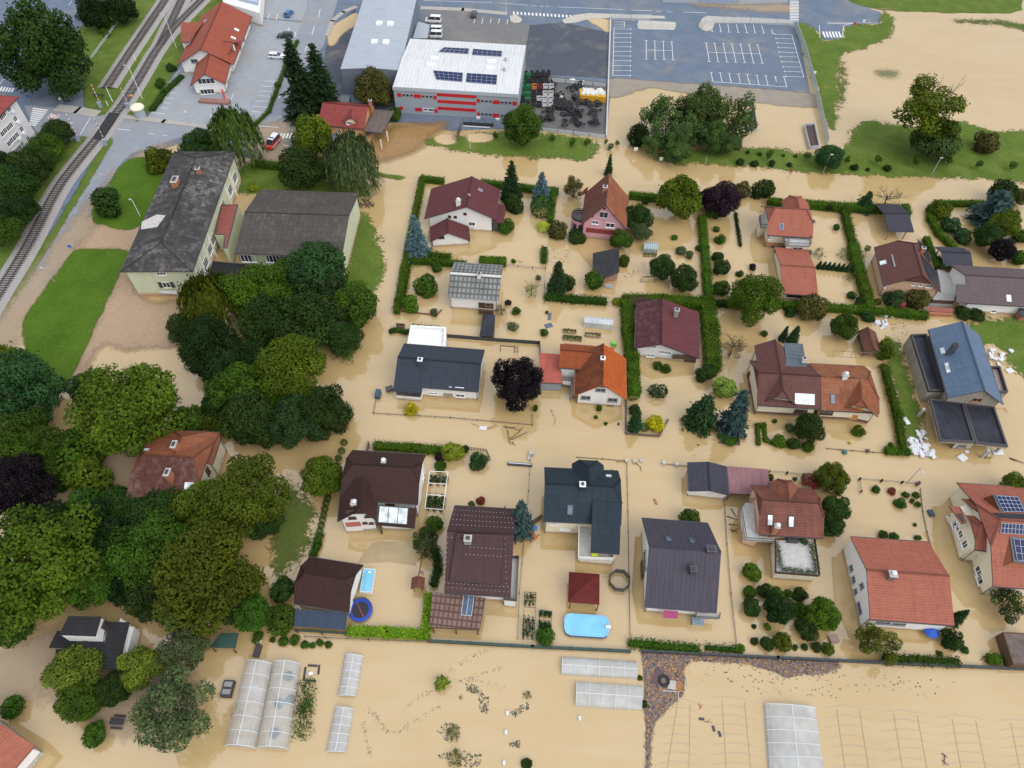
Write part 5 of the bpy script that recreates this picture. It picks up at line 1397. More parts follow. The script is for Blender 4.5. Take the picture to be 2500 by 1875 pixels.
for x,y in((1400,655),(1690,680)):
 p,nn=h.at('WR',*z3(x,y));mb=MB();mb.box((p.x,p.y-.35,p.z-.4),1.0,.5,.8,-.07);h.put(mb,'air_conditioner',FRAME)
for c in(((1530,368),(1722,378),(1716,418),(1488,402)),((1755,380),(1978,398),(1972,438),(1745,425)),((1446,547),(1676,565),(1668,633),(1470,615)),((1706,567),(1940,582),(1934,654),(1698,635))):
 h.solar('L' if c[0][1]<450 else 'R',[a6(*q)for q in c],6,3 if c[0][1]>450 else 2)
for x,y in((1455,445),(1430,495),(1897,470),(1885,522)):
 p=W(*a6(x,y),8.2);mb=MB();mb.box((p.x,p.y,7.5),2.2,1.4,.8,-.07);h.put(mb,'roof_light',plain('white_dome',(0.82,0.83,0.85),.3),h.roof)
for x,y in((2006,460),(1995,535)):
 p=W(*a6(x,y),8.2);mb=MB();mb.lathe((p.x,p.y,7.6),[(.35,0),(.35,.9),(.5,.95),(0,1.3)],10);h.put(mb,'roof_vent',GREYMETAL,h.roof)
 # ---------- little orange house with canopy
h=House('house',a6(760,1010),'small orange house with a rose red roof, pointed dormer and flat brown canopy')
h.gable(a6(590,790),a6(942,822),5.4,None,a6(928,998),2.6,None,ORPL,R_PINKRED,.4,.3)
for x,y in((645,1000),(720,1010),(838,1025)):h.win('WR',*a6(x,y),.9,1.3,FRAME,None,2)
h.gable(a6(808,905),a6(812,842),5.0,a6(762,925),a6(850,925),3.9,None,wall_mat('pale_orange_plaster',(0.66,0.5,0.36),.2),R_PINKRED,.15,.2,.3,0,key='d')
h.win('dE0',*a6(800,948),1.3,.8,FRAME,None,3)
h.chimney(*a6(958,775),6.2,.7,.7,1.6,BRICKCH)
h.poly_roof([(*a6(992,845),3.0),(*a6(1146,856),3.0),(*a6(1050,1026),2.8),(*a6(914,1010),2.8)],plain('brown_felt',(0.12,0.09,0.08),.8,.4,1),.25,name='canopy_roof')
h.posts([a6(1040,1078),a6(1088,1015)],2.6,.12,FRAME)
h.box([a6(545,880),a6(602,885),a6(590,1000),a6(545,945)],2.4,ORPL,zp=2.4,name='side_wall')
h=House('shed',a6(755,800),'small grey flat roofed shed between the dark spruces and the brown green tree','shed')
h.flat([a6(708,730),a6(805,732),a6(790,810),a6(705,800)],2.4,GREYCLAD2,plain('grey_sheet',(0.12,0.15,0.16),.6,.2),.15,.15)
# ---------- station style building
h=House('restaurant',a0(1600,780),'white restaurant with a terracotta roof and glazed front gable in the paved forecourt','restaurant')
h.gable(a0(1545,378),a0(1712,10),7.3,a0(1365,505),a0(1925,175),3.0,None,WHITE,R_STATION,.9,.9)
h.win('E0',*a0(1500,470),1.8,1.0,plain('grey_win_frame',(0.25,0.27,0.28),.5),None,3)
h.gable(a0(1575,572),a0(1640,330),5.9,a0(1475,640),a0(1735,655),3.0,None,WHITE,R_STATION,.6,.7,key='w')
h.win('wE0',*a0(1590,625),4.2,1.5,FRAME,None,4);h.win('wE0',*a0(1600,705),3.6,1.4,FRAME,None,4)
h.box([a0(1530,785),a0(1760,800),a0(1780,770),a0(1545,760)],.7,plain('brick_planter',(0.28,0.14,0.12),.9,.2),zp=.5,name='planter')
h.poly_roof([(*a0(1565,175),5.2),(*a0(1395,170),4.3),(*a0(1395,322),4.3),(*a0(1455,326),4.9)],R_STATION,name='side_dormer_roof')
h.box([a0(1560,180),a0(1400,175),a0(1400,316),a0(1450,318)],4.1,WHITE,zp=4.4,name='dormer_wall')
h.gable(a0(1800,330),a0(1720,318),5.6,None,a0(1785,425),4.2,None,WHITE,R_STATION,.2,.2,key='d')
h.skylight('R',*a0(1825,230),.9,1.3,WHITEGL,frame=FRAME);h.skylight('R',*a0(1800,293),.9,1.3,WHITEGL,frame=FRAME);h.skylight('L',*a0(1583,162),.8,1.0,WHITEGL)
for x,y in((1885,320),(1860,385),(1835,480)):h.win('WR',*a0(x,y),1.9,1.8,FRAME,None,3)
for x,y in((1760,640),(1785,590)):h.win('wWR',*a0(x,y),1.9,1.7,FRAME,None,2)
sgn=MB();p=W(*a0(1735,760));sgn.bar((p.x,p.y,0),(p.x,p.y,2.6),.25,8);h.put(sgn,'entrance_post',plain('red_white_post',(0.6,0.1,0.1),.5))
h=House('shop',a0(1900,110),'white flat roofed shop with a red sign at the top edge','shop')
h.flat([a0(1718,15),a0(2002,100),a0(2030,-200),a0(1740,-200)],3.6,WHITE,plain('white_roofing',(0.72,0.72,0.71),.8,.1),.4,.3)
h.flat([a0(1830,-20),a0(1985,20),a0(1990,-200),a0(1820,-200)],4.4,wall_mat('pale_blue_panel',(0.4,0.46,0.58),.1,False),plain('pale_blue_roof',(0.4,0.46,0.58),.6),.1,.1)
h.vplane('F',a0(1740,95),a0(1990,125));h.door('F',*a0(1815,65),2.6,.8,plain('dark_red_sign',(0.16,0.02,0.03),.6));h.door('F',*a0(2000,70),.9,.8,REDCLAD)
# ---------- garden sheds
h=House('shed',b12(920,800),'shed with a black single slope roof and an old brick front below the pink house','shed')
h.poly_roof([(*b12(782,530),2.4),(*b12(985,488),3.4),(*b12(985,678),3.3),(*b12(872,722),2.3),(*b12(780,662),2.2)],roof_mat('black_felt',(0.028,0.028,0.032),(0.05,0.05,0.052),style='slate',row=.6,stain=.8,rough=.6),.12)
h.box([b12(800,560),b12(978,520),b12(978,680),b12(872,700)],2.1,wall_mat('old_brick',(0.34,0.22,0.18),.6),zp=2.4,name='wall')
h.vplane('F',b12(870,800),b12(962,810));h.door('F',*b12(925,738),1.2,.5,BRICKCH);h.door('F',*b12(905,785),1.5,1.0,plain('faded_blue_boards',(0.4,0.46,0.55),.8,.3))
h=House('shed',b18(1040,1290),'small shed with an old red brown gable roof beside the yellow fruited bush','shed')
h.gable(b18(1055,1265),b18(1005,1100),3.0,b18(985,1285),b18(1095,1240),1.9,None,wall_mat('old_timber',(0.16,0.10,0.07),.6),R_OLDRED,.2,.2)
h=House('shed',d18(2180,760),'dark brown flat roofed shed with a sunken blue hatch at the lower right edge','shed')
h.flat([d18(2050,608),d18(2300,620),d18(2350,860),d18(2130,860)],2.0,WOOD,plain('brown_felt',(0.12,0.09,0.08),.8,.4,1),.12,.15,WOOD)
h=House('wood_store',b18(1560,980),'low red brown wood store at the end of the dark hedge','shed')
h.poly_roof([(*b18(1462,945),1.3),(*b18(1665,955),1.3),(*b18(1660,988),1.0),(*b18(1458,978),1.0)],plain('red_brown_sheet',(0.24,0.065,0.05),.6,.3),.1)
h.box([b18(1465,955),b18(1660,965),b18(1655,1012),b18(1470,1005)],.85,BRICKCH,zp=.5,name='log_pile')
h=House('shed',b18(2190,1010),'tiny blue roofed shed cut by the right edge beside the low white house','shed')
h.gable(b18(2185,965),b18(2300,975),2.2,None,b18(2180,1010),1.7,None,BRICKCH,R_BLUECOR,.2,.2)
h=House('shed',d0(1740,700),'dark green sheet roofed shed under the olive tree','shed')
h.poly_roof([(*d0(1700,620),2.0),(*d0(1840,615),2.2),(*d0(1815,735),1.8),(*d0(1615,728),1.6)],plain('dark_green_sheet',(0.02,0.06,0.045),.5,.3),.1)
h.posts([d0(1640,735),d0(1800,745)],1.6,.07)

# ================================================================ PLANTS
def leaf_mat(name,col,var=.62,hue=.06):
 if name in MATS:return MATS[name]
 m,nt,b=new_mat(name)
 at=nt.nodes.new('ShaderNodeAttribute');at.attribute_name='tint'
 dk=(col[0]*(1-var*.8),col[1]*(1-var*.7),col[2]*(1-var*.6))
 lt=(col[0]*(1+var+hue),col[1]*(1+var),col[2]*(1+var*.6))
 c=ramp(nt,at.outputs['Fac'],[(0.0,dk),(0.5,col),(1.0,lt)])
 oi=nt.nodes.new('ShaderNodeObjectInfo')
 hs_=nt.nodes.new('ShaderNodeHueSaturation')
 hs_.inputs['Saturation'].default_value=1.0
 nt.links.new(math_(nt,'ADD',math_(nt,'MULTIPLY',oi.outputs['Random'],.03),.485),hs_.inputs['Hue'])
 nt.links.new(math_(nt,'ADD',math_(nt,'MULTIPLY',oi.outputs['Random'],.3),.85),hs_.inputs['Value'])
 nt.links.new(c,hs_.inputs['Color'])
 nt.links.new(hs_.outputs[0],b.inputs['Base Color'])
 b.inputs['Roughness'].default_value=.65
 b.inputs['Specular IOR Level'].default_value=.08
 MATS[name]=m
 return m
LEAFC={'dark':(0.021,0.044,0.0080),'deep':(0.012,0.027,0.0058),'mid':(0.035,0.074,0.0072),'bright':(0.051,0.099,0.0072),'lime':(0.140,0.190,0.0140),'olive':(0.056,0.078,0.0064),'feather':(0.095,0.120,0.014),'bluegreen':(0.023,0.056,0.0170),'copper':(0.008,0.006,0.0088),'purple':(0.020,0.010,0.0168),'brown':(0.062,0.060,0.0154),'sage':(0.062,0.088,0.0340),'willow':(0.052,0.084,0.0160),'gold':(0.330,0.300,0.0080),'yellowgreen':(0.064,0.096,0.0064),'spruce':(0.015,0.030,0.0112),'park':(0.050,0.090,0.022),'bluespruce':(0.085,0.145,0.1650),'bluecedar':(0.038,0.071,0.0675),'fir':(0.022,0.049,0.0165),'autumn':(0.100,0.074,0.0320),'maroon':(0.075,0.020,0.0240),'rust':(0.160,0.040,0.0240),'hedge':(0.061,0.119,0.0085),'hedgelime':(0.160,0.260,0.0120),'ball':(0.032,0.072,0.0102),'limeball':(0.300,0.400,0.0120),'grey':(0.100,0.095,0.0850),'varieg':(0.136,0.192,0.0320),}
def LM(k):return leaf_mat('leaf_'+k,LEAFC[k])
BARK=plain('bark',(0.075,0.058,0.045),.95,.35,3)
def quads_mesh(name,C_,N_,size,tint,rng,asp=.62,droop=None):
 """one small leaf face per row, all numpy"""
 n=len(C_)
 N_=N_/(np.linalg.norm(N_,axis=1,keepdims=True)+1e-9)
 r=rng.normal(size=(n,3))
 X=np.cross(N_,r);X/=np.linalg.norm(X,axis=1,keepdims=True)+1e-9
 if droop is not None:X=droop/(np.linalg.norm(droop,axis=1,keepdims=True)+1e-9)
 Y=np.cross(N_,X);Y/=np.linalg.norm(Y,axis=1,keepdims=True)+1e-9
 s=(size*rng.uniform(.7,1.3,n))[:,None]
 V=np.empty((n,4,3))
 V[:,0]=C_-X*s;V[:,1]=C_-Y*s*asp;V[:,2]=C_+X*s;V[:,3]=C_+Y*s*asp
 me=bpy.data.meshes.new(name)
 me.vertices.add(n*4);me.loops.add(n*4);me.polygons.add(n)
 me.vertices.foreach_set('co',V.reshape(-1))
 me.loops.foreach_set('vertex_index',np.arange(n*4,dtype=np.int32))
 me.polygons.foreach_set('loop_start',np.arange(0,n*4,4,dtype=np.int32))
 me.polygons.foreach_set('loop_total',np.full(n,4,dtype=np.int32))
 a=me.attributes.new('tint','FLOAT','POINT')
 a.data.foreach_set('value',np.repeat(np.clip(tint,0,1),4).astype(np.float32))
 me.update();me.validate()
 me.materials.append(BARK)
 return me
def crown(name,seed,nl=18,lr=(.30,.42),shell=.64,leaf=.062,n=5200,flat=.9,inner=.16,jitter=.06,up=.35,low=-.75):
 rng=np.random.default_rng(seed)
 L,R_=[np.zeros(3)],[.5]
 nl+=1
 while len(L)<nl:
  d=rng.normal(size=3);d/=np.linalg.norm(d)
  if d[2]<low:continue
  c=d*shell*rng.uniform(.72,1.12);c[2]*=flat
  r=rng.uniform(*lr)
  if any(np.linalg.norm(c-q)<.55*min(r,s)for q,s in zip(L,R_)):continue
  L.append(c);R_.append(r)
 L,R_=np.array(L),np.array(R_)
 w=R_**2/(R_**2).sum()
 k=rng.choice(nl,size=n*2,p=w)
 d=rng.normal(size=(n*2,3));d/=np.linalg.norm(d,axis=1,keepdims=True)
 P=L[k]+d*(R_[k]*rng.uniform(.78,1.06,n*2))[:,None]+rng.normal(size=(n*2,3))*jitter*.5
 D=np.linalg.norm(P[:,None,:]-L[None],axis=2)/R_[None]
 D[np.arange(n*2),k]=9
 ok=(D.min(1)>.80)&(P[:,2]>-.72*flat)
 ok|=rng.random(n*2)<inner
 P,d,k=P[ok][:n],d[ok][:n],k[ok][:n]
 base=rng.random(nl)
 t=.55*base[k]+.25*rng.random(len(P))+.2*rng.random(len(P))
 N=d+rng.normal(size=P.shape)*.55+np.array([0,0,up])
 return quads_mesh(name,P,N,leaf,t,rng)
def dome(name,seed,n=1500,leaf=.075,bumpy=.05):
 rng=np.random.default_rng(seed)
 d=rng.normal(size=(n,3));d/=np.linalg.norm(d,axis=1,keepdims=True)
 d=d[d[:,2]>-.75]
 P=d*(1+rng.normal(size=(len(d),1))*bumpy*.5-bumpy)
 t=.35+.4*rng.random(len(d))
 return quads_mesh(name,P,d+rng.normal(size=d.shape)*.35,leaf,t,rng)
def cone_crown(name,seed,tiers=20,leaf=.035,taper=1.0,fuzz=1.0,spread=.22,top=1.0):
 """conifer of unit height, radius = spread"""
 rng=np.random.default_rng(seed)
 C_,N_,X_,T_=[],[],[],[]
 for i in range(tiers):
  h=(i+.4)/tiers
  r=spread*(1-h)**taper*rng.uniform(.85,1.12)+.008
  nb=int(9+9*(1-h))
  for b in range(nb):
   a=rng.uniform(0,2*math.pi);bl=r*rng.uniform(.68,1.15);tn=rng.random()
   dirv=np.array([math.cos(a),math.sin(a),-.12])
   m=max(3,int(bl/leaf*2.6))
   for q in range(m):
    f=(q+.5)/m
    side=np.array([-math.sin(a),math.cos(a),0])*rng.normal()*.30*bl*(1.1-f)*fuzz
    C_.append(np.array([0,0,h+.045-.16*bl*f*f/spread*.3])+dirv*bl*f+side+rng.normal(size=3)*.006)
    N_.append(np.array([dirv[0]*.35,dirv[1]*.35,1.0])+rng.normal(size=3)*.35)
    X_.append(dirv+rng.normal(size=3)*.4);T_.append(.5*tn+.3*f+.2*rng.random())
 C_,N_,X_=np.array(C_),np.array(N_),np.array(X_)
 return quads_mesh(name,C_,N_,leaf,np.array(T_),rng,.4,X_)
def willow_crown(name,seed,n=6500):
 rng=np.random.default_rng(seed)
 ns=330
 a=rng.uniform(0,2*math.pi,ns);rr=np.sqrt(rng.random(ns))*.92
 zt=.75*np.sqrt(np.maximum(0,1-rr**2))+.08*rng.normal(size=ns)
 ln=.35+1.05*rr*rng.uniform(.6,1.1,ns)
 tn=rng.random(ns)
 k=rng.integers(0,ns,n);f=rng.random(n)
 out=rr[k]+.16*np.sin(f*1.5)
 P=np.stack([np.cos(a[k])*out,np.sin(a[k])*out,zt[k]-f**1.4*ln[k]],1)+rng.normal(size=(n,3))*.03
 P[:,2]=np.maximum(P[:,2],-1.0)
 N=np.stack([np.cos(a[k]),np.sin(a[k]),.5*np.ones(n)],1)+rng.normal(size=(n,3))*.5
 X=np.stack([np.cos(a[k])*.25,np.sin(a[k])*.25,-np.ones(n)],1)+rng.normal(size=(n,3))*.15
 return quads_mesh(name,P,N,.075,.55*tn[k]+.45*rng.random(n),rng,.33,X)
def trunk_mesh(name,seed,limbs=6,spread=.5,forks=0,thin=1.0):
 """unit trunk: z 0..1 at the crown centre, limbs out to +-spread"""
 rng=random.Random(seed);mb=MB()
 pts=[Vector((0,0,-.25)),Vector((rng.uniform(-.03,.03),rng.uniform(-.03,.03),.35)),Vector((rng.uniform(-.05,.05),rng.uniform(-.05,.05),.75)),Vector((rng.uniform(-.08,.08),rng.uniform(-.08,.08),1.15))]
 rad_=[.075*thin,.06*thin,.045*thin,.02*thin]
 for i in range(3):mb.bar(pts[i],pts[i+1],rad_[i],7,rad_[i+1],caps=False)
 def branch(o,d,L,r,dep):
  e=o+d*L;mb.bar(o,e,r,5,r*.5,caps=False)
  if dep>0:
   for _ in range(3):
    d2=(d+Vector((rng.uniform(-.8,.8),rng.uniform(-.8,.8),rng.uniform(-.2,.7)))).normalized()
    branch(o+d*L*rng.uniform(.45,1.0),d2,L*rng.uniform(.5,.75),r*.5,dep-1)
 for i in range(limbs):
  a=i*2.4+rng.uniform(-.3,.3);t=rng.uniform(.35,.9)
  o=pts[1].lerp(pts[3],t)
  d=Vector((math.cos(a),math.sin(a),rng.uniform(.35,.9))).normalized()
  branch(o,d,spread*rng.uniform(.8,1.15),.03*thin,forks)
 o=mb.build(name,BARK);me=o.data;bpy.data.objects.remove(o)
 return me
PROTO={'round':[crown('broad_crown',s,24+s%3*5,(.24,.36),.68,.048,8500)for s in(1,2,3,4)],'big':[crown('large_crown',s,40,(.17,.28),.76,.034,15000,.9)for s in(11,12,13)],'loose':[crown('open_crown',s,24,(.15,.25),.80,.04,5200,.95,.1)for s in(21,22,23)],'bush':[crown('bush_crown',s,14,(.34,.48),.55,.085,2000,.9)for s in(31,32,33)],'small':[crown('sapling_crown',s,8,(.34,.5),.5,.12,420,1.0)for s in(41,42)],'clip':[dome('clipped_crown',s)for s in(51,52)],'spruce':[cone_crown('spruce_crown',s,24,.033,.68,1.1)for s in(61,62)],'fir':[cone_crown('fir_crown',s,14,.05,.8,1.2,.3)for s in(71,)],'thuja':[cone_crown('thuja_crown',s,26,.03,.45,1.6,.26)for s in(81,)],'cedar':[cone_crown('cedar_crown',s,13,.06,.55,1.5,.42)for s in(91,92)],'willow':[willow_crown('weeping_crown',s)for s in(101,102)],'wispy':[crown('sparse_crown',s,26,(.12,.22),.75,.035,1400,.95,.2)for s in(111,112)],'palm':[crown('spiky_crown',s,9,(.12,.2),.7,.10,420,.8)for s in(121,)],}
TRUNK=[trunk_mesh('trunk',s)for s in(1,2,3)]
TRUNKB=[trunk_mesh('trunk',s,9,.55,3,.8)for s in(5,6)]
_k=[0]
def place(name,me,loc,scl,rz,mat,parent=None):
 o=bpy.data.objects.new(name,me);COL.objects.link(o)
 o.location=loc;o.scale=scl;o.rotation_euler=(0,0,rz)
 if mat is not None:
  o.material_slots[0].link='OBJECT';o.material_slots[0].material=mat
 if parent is not None:o.parent=parent
 return o
def tree(shape,col,cx,cy,w,label,group=None,hr=.9,lift=None,name='tree',cat='tree',lean=0.0):
 """cx, cy, w: crown centre and width in the photograph (2500 px wide)"""
 i=_k[0];_k[0]+=1;rnd=random.Random(i*7+1)
 lift=lift if lift is not None else(1.0 if shape not in('bush','clip','small')else .62)
 z=3.0
 for _ in range(4):
  R=w/2/ppm(cx,cy,z);z=max(lift*R,.1)
 p=W(cx,cy,z);me=PROTO[shape][i%len(PROTO[shape])]
 R*=1.04
 root=empty(name,(p.x,p.y,0),label,cat,group)
 place('crown',me,(0,0,z),(R,R,R*hr),rnd.uniform(0,6.28),LM(col),root)
 th=z+R*.15
 place('trunk',TRUNK[i%3]if shape not in('wispy','loose')else TRUNKB[i%2],(0,0,0),(R*.6,R*.6,th*.85),rnd.uniform(0,6.28),None,root)
 return root
def shrub(shape,col,cx,cy,w,label,group=None,hr=.85,name='shrub',cat='shrub',lift=.5):
 i=_k[0];_k[0]+=1;rnd=random.Random(i*7+1)
 R=w/2/ppm(cx,cy,.6)*1.04;z=max(lift*R*hr*1.3,.05);p=W(cx,cy,z)
 me=PROTO[shape][i%len(PROTO[shape])]
 o=place(name,me,(p.x,p.y,z),(R,R,R*hr),rnd.uniform(0,6.28),LM(col))
 return tag(o,label,cat,group)
def conifer(shape,col,ax,ay,bx,by,w,label,group=None,name='conifer',cat='conifer'):
 i=_k[0];_k[0]+=1;rnd=random.Random(i*7+1)
 b=W(bx,by,0)
 def err(h):
  c=RC.T@np.array([b.x,b.y,h-CAM_H]);return math.hypot(PCX+FPX*c[0]/c[2]-ax,PCY+FPX*c[1]/c[2]-ay)
 h=min((.5+.1*k for k in range(250)),key=err)
 me=PROTO[shape][i%len(PROTO[shape])]
 spread={'spruce':.22,'fir':.3,'thuja':.26,'cedar':.42}[shape]
 R=w/2/ppm(bx,by,h*.3)
 root=empty(name,(b.x,b.y,0),label,cat,group)
 place('crown',me,(0,0,0),(R/spread*1.05,R/spread*1.05,h),rnd.uniform(0,6.28),LM(col),root)
 place('trunk',TRUNK[0],(0,0,0),(max(R*.5,.15),max(R*.5,.15),h*.5),0,None,root)
 return root
def bare(cx,cy,w,label,col='grey',leaves=True,name='bare_tree',lift=.8):
 i=_k[0];_k[0]+=1
 z=2.0
 for _ in range(4):R=w/2/ppm(cx,cy,z);z=lift*R
 p=W(cx,cy,z)
 root=empty(name,(p.x,p.y,0),label,'tree')
 place('trunk',TRUNKB[i%2],(0,0,0),(R*1.15,R*1.15,R*1.1),i*1.3,None,root)
 if leaves:place('crown',PROTO['wispy'][i%2],(0,0,z),(R,R,R*.9),i*.7,LM(col),root)
 return root
def hedge(pts,w,h,label,col='hedge',fuzz=.17,dens=46,name='hedge',cat='hedge',group=None,leaf=.13,core=True):
 """pts: middle of the hedge top, picked at height h"""
 i=_k[0];_k[0]+=1;rng=np.random.default_rng(i+500)
 P=[W(x,y,h)for x,y in pts]
 C_,N_,T_=[],[],[]
 mb=MB()
 for q in range(len(P)-1):
  a,b=P[q],P[q+1];d=(b-a);L=d.length
  if L<.05:continue
  d=d/L;n=Vector((-d.y,d.x,0))
  e0,e1=-w/2*.9,L+w/2*.9
  if core:
   c=(a+b)/2;mb.box((c.x,c.y,-.4),L+w*.82,w*.82,h+.32,math.atan2(d.y,d.x))
  area=(L+w)*(w+2*h)
  m=int(area*dens)
  s=rng.uniform(e0,e1,m);face=rng.random(m)*(w+2*h)
  for k in range(m):
   f=face[k]
   if f<w:t,z,nn=f-w/2,h,(0,0,1)
   elif f<w+h:t,z,nn=w/2,(f-w),(n.x,n.y,.2)
   else:t,z,nn=-w/2,f-w-h,(-n.x,-n.y,.2)
   p=a+d*float(s[k])+n*t
   C_.append((p.x,p.y,z));N_.append(nn);T_.append(s[k]+q*31)
  for end,ev in((e0,-d),(e1,d)):
   m2=int(w*h*dens)
   for _ in range(m2):
    p=a+d*end+n*float(rng.uniform(-w/2,w/2));C_.append((p.x,p.y,float(rng.uniform(0,h))));N_.append((ev.x,ev.y,.2));T_.append(q*31+end)
 C_=np.array(C_)+rng.normal(size=(len(C_),3))*fuzz;N_=np.array(N_,float)+rng.normal(size=(len(N_),3))*.5;T_=np.array(T_)
 t=.42+.16*np.sin(T_*1.7)+.35*(rng.random(len(T_))-.5)
 me=quads_mesh(name,C_,N_,leaf,t,rng,.7)
 if core:
  me2=bpy.data.meshes.new('core');me2.from_pydata(mb.v,[],mb.f)
  bm=bmesh.new();bm.from_mesh(me);bm.from_mesh(me2);bm.to_mesh(me);bm.free();bpy.data.meshes.remove(me2)
 o=bpy.data.objects.new(name,me);COL.objects.link(o)
 o.material_slots[0].link='OBJECT';o.material_slots[0].material=LM(col)
 return tag(o,label,cat,group)

# ================================================================ TREES, SHRUBS AND HEDGES, ONE BY ONE
G_RAIL,G_WOOD,G_PARK,G_SAP,G_STREET,G_ORCH,G_ISL,G_BALL='trees by the railway','trees of the flooded wood','trees in the park strip','saplings in the park strip','trees in the street gardens','bushes in the flooded orchard','shrubs in the drowned front garden','ball shrubs along the wood edge'
# --- railway corner
tree('big','dark',100,122,225,'huge dense dark green tree filling the top left corner beside the zebra crossing',G_RAIL,1.12,.95)
tree('round','deep',228,30,80,'dark tree above the parked car near the rails',G_RAIL,1.1)
tree('round','deep',292,16,80,'dark tree at the top edge right beside the side track',G_RAIL,1.1)
shrub('bush','mid',270,60,28,'dark round shrub on the rail verge below the two dark trees',G_RAIL)
shrub('bush','bright',250,75,20,'small light green shrub on the rail verge, the upper of two',G_RAIL)
shrub('bush','bright',260,85,19,'small light green shrub on the rail verge, the lower of two',G_RAIL)
tree('round','dark',140,322,78,'dark tree nearest the level crossing in the row below the office block',G_RAIL)
tree('round','mid',112,360,82,'mid green tree second from the crossing in the trackside row',G_RAIL)
tree('round','dark',74,402,100,'dark broad tree below the office block corner',G_RAIL)
tree('round','dark',30,452,112,'dark broad tree under the office block at the left edge',G_RAIL)
tree('round','deep',46,512,92,'very dark tree leaning over the rail bank beside the grass slope',G_RAIL)
tree('round','mid',2,562,96,'green tree cut by the left edge above the track',G_RAIL)
tree('round','deep',-6,400,80,'dark tree half outside the left edge under the office windows',G_RAIL)
shrub('bush','dark',418,165,26,'dark shrub on the bank beside the restaurant',G_RAIL);shrub('bush','mid',391,203,30,'mid green shrub on the bank above the marked parking bays',G_RAIL)
hedge([(440,185),(400,222),(372,262)],1.6,.8,'loose green strip of bushes between the rails and the parking bays','mid',.3,30)
tree('bush','olive',385,390,74,'round olive green bush at the top corner of the school',None,.95)
tree('bush','dark',262,494,88,'dark round bush on the small school lawn',None,.9)
tree('willow','willow',574,330,112,'tall drooping birch behind the school roof',None,1.35,1.4)
tree('round','dark',488,352,92,'dark wide bush between the school roof and the drooping birch',None,.8,.8)
hedge([(622,394),(730,404)],1.4,1.5,'trimmed hedge behind the school garden near the fire car','hedge')
hedge([(725,98),(700,150),(679,206),(655,270),(622,302)],.9,.6,'narrow curved grass hedge between forecourt and side road','bright',.2,40)
shrub('bush','bright',700,148,20,'bright shrub on the curved strip nearest the white car');shrub('bush','bright',677,207,20,'bright shrub on the curved strip beside the empty bays')
conifer('spruce','spruce',716,100,748,285,100,'tall dark spruce, the left of the pair beside the side road','pair of tall spruces')
conifer('spruce','spruce',764,112,795,268,90,'tall dark spruce, the right of the pair behind the orange house','pair of tall spruces')
tree('round','brown',914,214,98,'brownish green tree in front of the grey warehouse wall',None,1.2)
shrub('bush','mid',965,278,36,'green bush at the corner between the striped workshop and the brown canopy',None,1.2)
tree('round','yellowgreen',762,338,108,'yellowish green tree in front of the little orange house',None,1.1)
tree('round','dark',735,412,118,'dark tree between the yellowish green tree and the gymnasium roof',None,.9)
tree('willow','sage',856,395,124,'weeping willow hanging over the flood beside the gymnasium',None,1.25,1.15)
shrub('bush','lime',619,456,28,'yellow green shrub behind the gymnasium roof edge')
# --- tyre yard verge and park strip
tree('round','mid',1277,306,96,'round green tree at the corner of the tyre yard',G_PARK,1.0)
for x,y,w,l in((1398,346,22,'small dark sapling on the verge below the tyre yard'),(1349,336,17,'thin yellowish sapling on the verge below the tyre yard'),(1209,329,17,'thin sapling beside the yellow sand patch'),(1433,346,18,'feathery sapling with a bent stem on the verge'),(1480,345,13,'tiny tree at the corner fence post, left of two'),(1508,348,14,'tiny tree at the corner fence post, right of two'),(1491,358,20,'young tree standing in the flooded street below the corner fence')):
 tree('small','mid',x,y,w,l,G_SAP,1.1,1.2,'sapling','sapling')
conifer('spruce','fir',1492,378,1484,428,22,'slim green conifer rising behind the pink house ridge')
tree('round','deep',1559,330,52,'dark compact tree at the left end of the tall park trees',G_PARK,1.3)
tree('loose','park',1614,296,100,'tall airy tree, leftmost of the open crowned park group',G_PARK,1.35)
tree('loose','park',1660,330,96,'airy light green tree between the two tallest park trees',G_PARK,1.1)
tree('big','park',1706,276,122,'tallest broad tree in the middle of the park group',G_PARK,1.15)
tree('big','park',1740,330,84,'broad bluish tree below the tallest park tree',G_PARK,.95)
tree('loose','park',1784,288,120,'tall open tree with bare limbs hiding the sunken trailer',G_PARK,1.15)
tree('round','park',1782,350,60,'low bluish tree at the right foot of the park group',G_PARK)
tree('round','park',1655,372,66,'low tree in front of the park group above the street',G_PARK,.8)
tree('loose','park',1596,352,58,'low open tree beside the dark compact one',G_PARK)
for x,y,w,l in((1826,371,13,'smallest dark bush at the upper edge of the park strip'),(1855,376,13,'tiny bush second along the upper edge of the park strip'),(1912,379,10,'tiny bush below the sunken long trailer'),(1942,381,11,'tiny bush left of the slanting young tree')):
 shrub('bush','mid',x,y,w,l,G_PARK)
for x,y,w,l in((1808,395,22,'round dark shrub, first of three along the street in the park strip'),(1842,399,22,'round dark shrub, second of three along the street in the park strip'),(1885,399,21,'round dark shrub, third of three along the street in the park strip'),(1927,402,15,'small round shrub above the wading person'),(2086,408,21,'round yellowish shrub right of the big round park tree'),(2119,414,12,'tiny shrub between two round ones near the street lamp'),(2167,411,21,'pale green round shrub in the middle of the park grass')):
 shrub('bush','dark',x,y,w,l,G_PARK)
for x,y,w,l in((1879,376,23,'young tree above the third round shrub'),(1972,379,19,'slanting young tree left of the big round park tree'),(2069,389,18,'thin slanting yellow sapling right of the big round park tree'),(2146,387,21,'young dark sapling in the middle of the park grass'),(2237,391,24,'young sapling below the spreading field tree'),(2319,392,17,'young sapling beside the tall tripod lamp'),(2392,400,20,'young sapling below the brown rounded bush'),(2474,402,22,'young sapling nearest the right edge of the park')):
 tree('small','mid',x,y,w,l,G_SAP,1.1,1.6,'sapling','sapling')
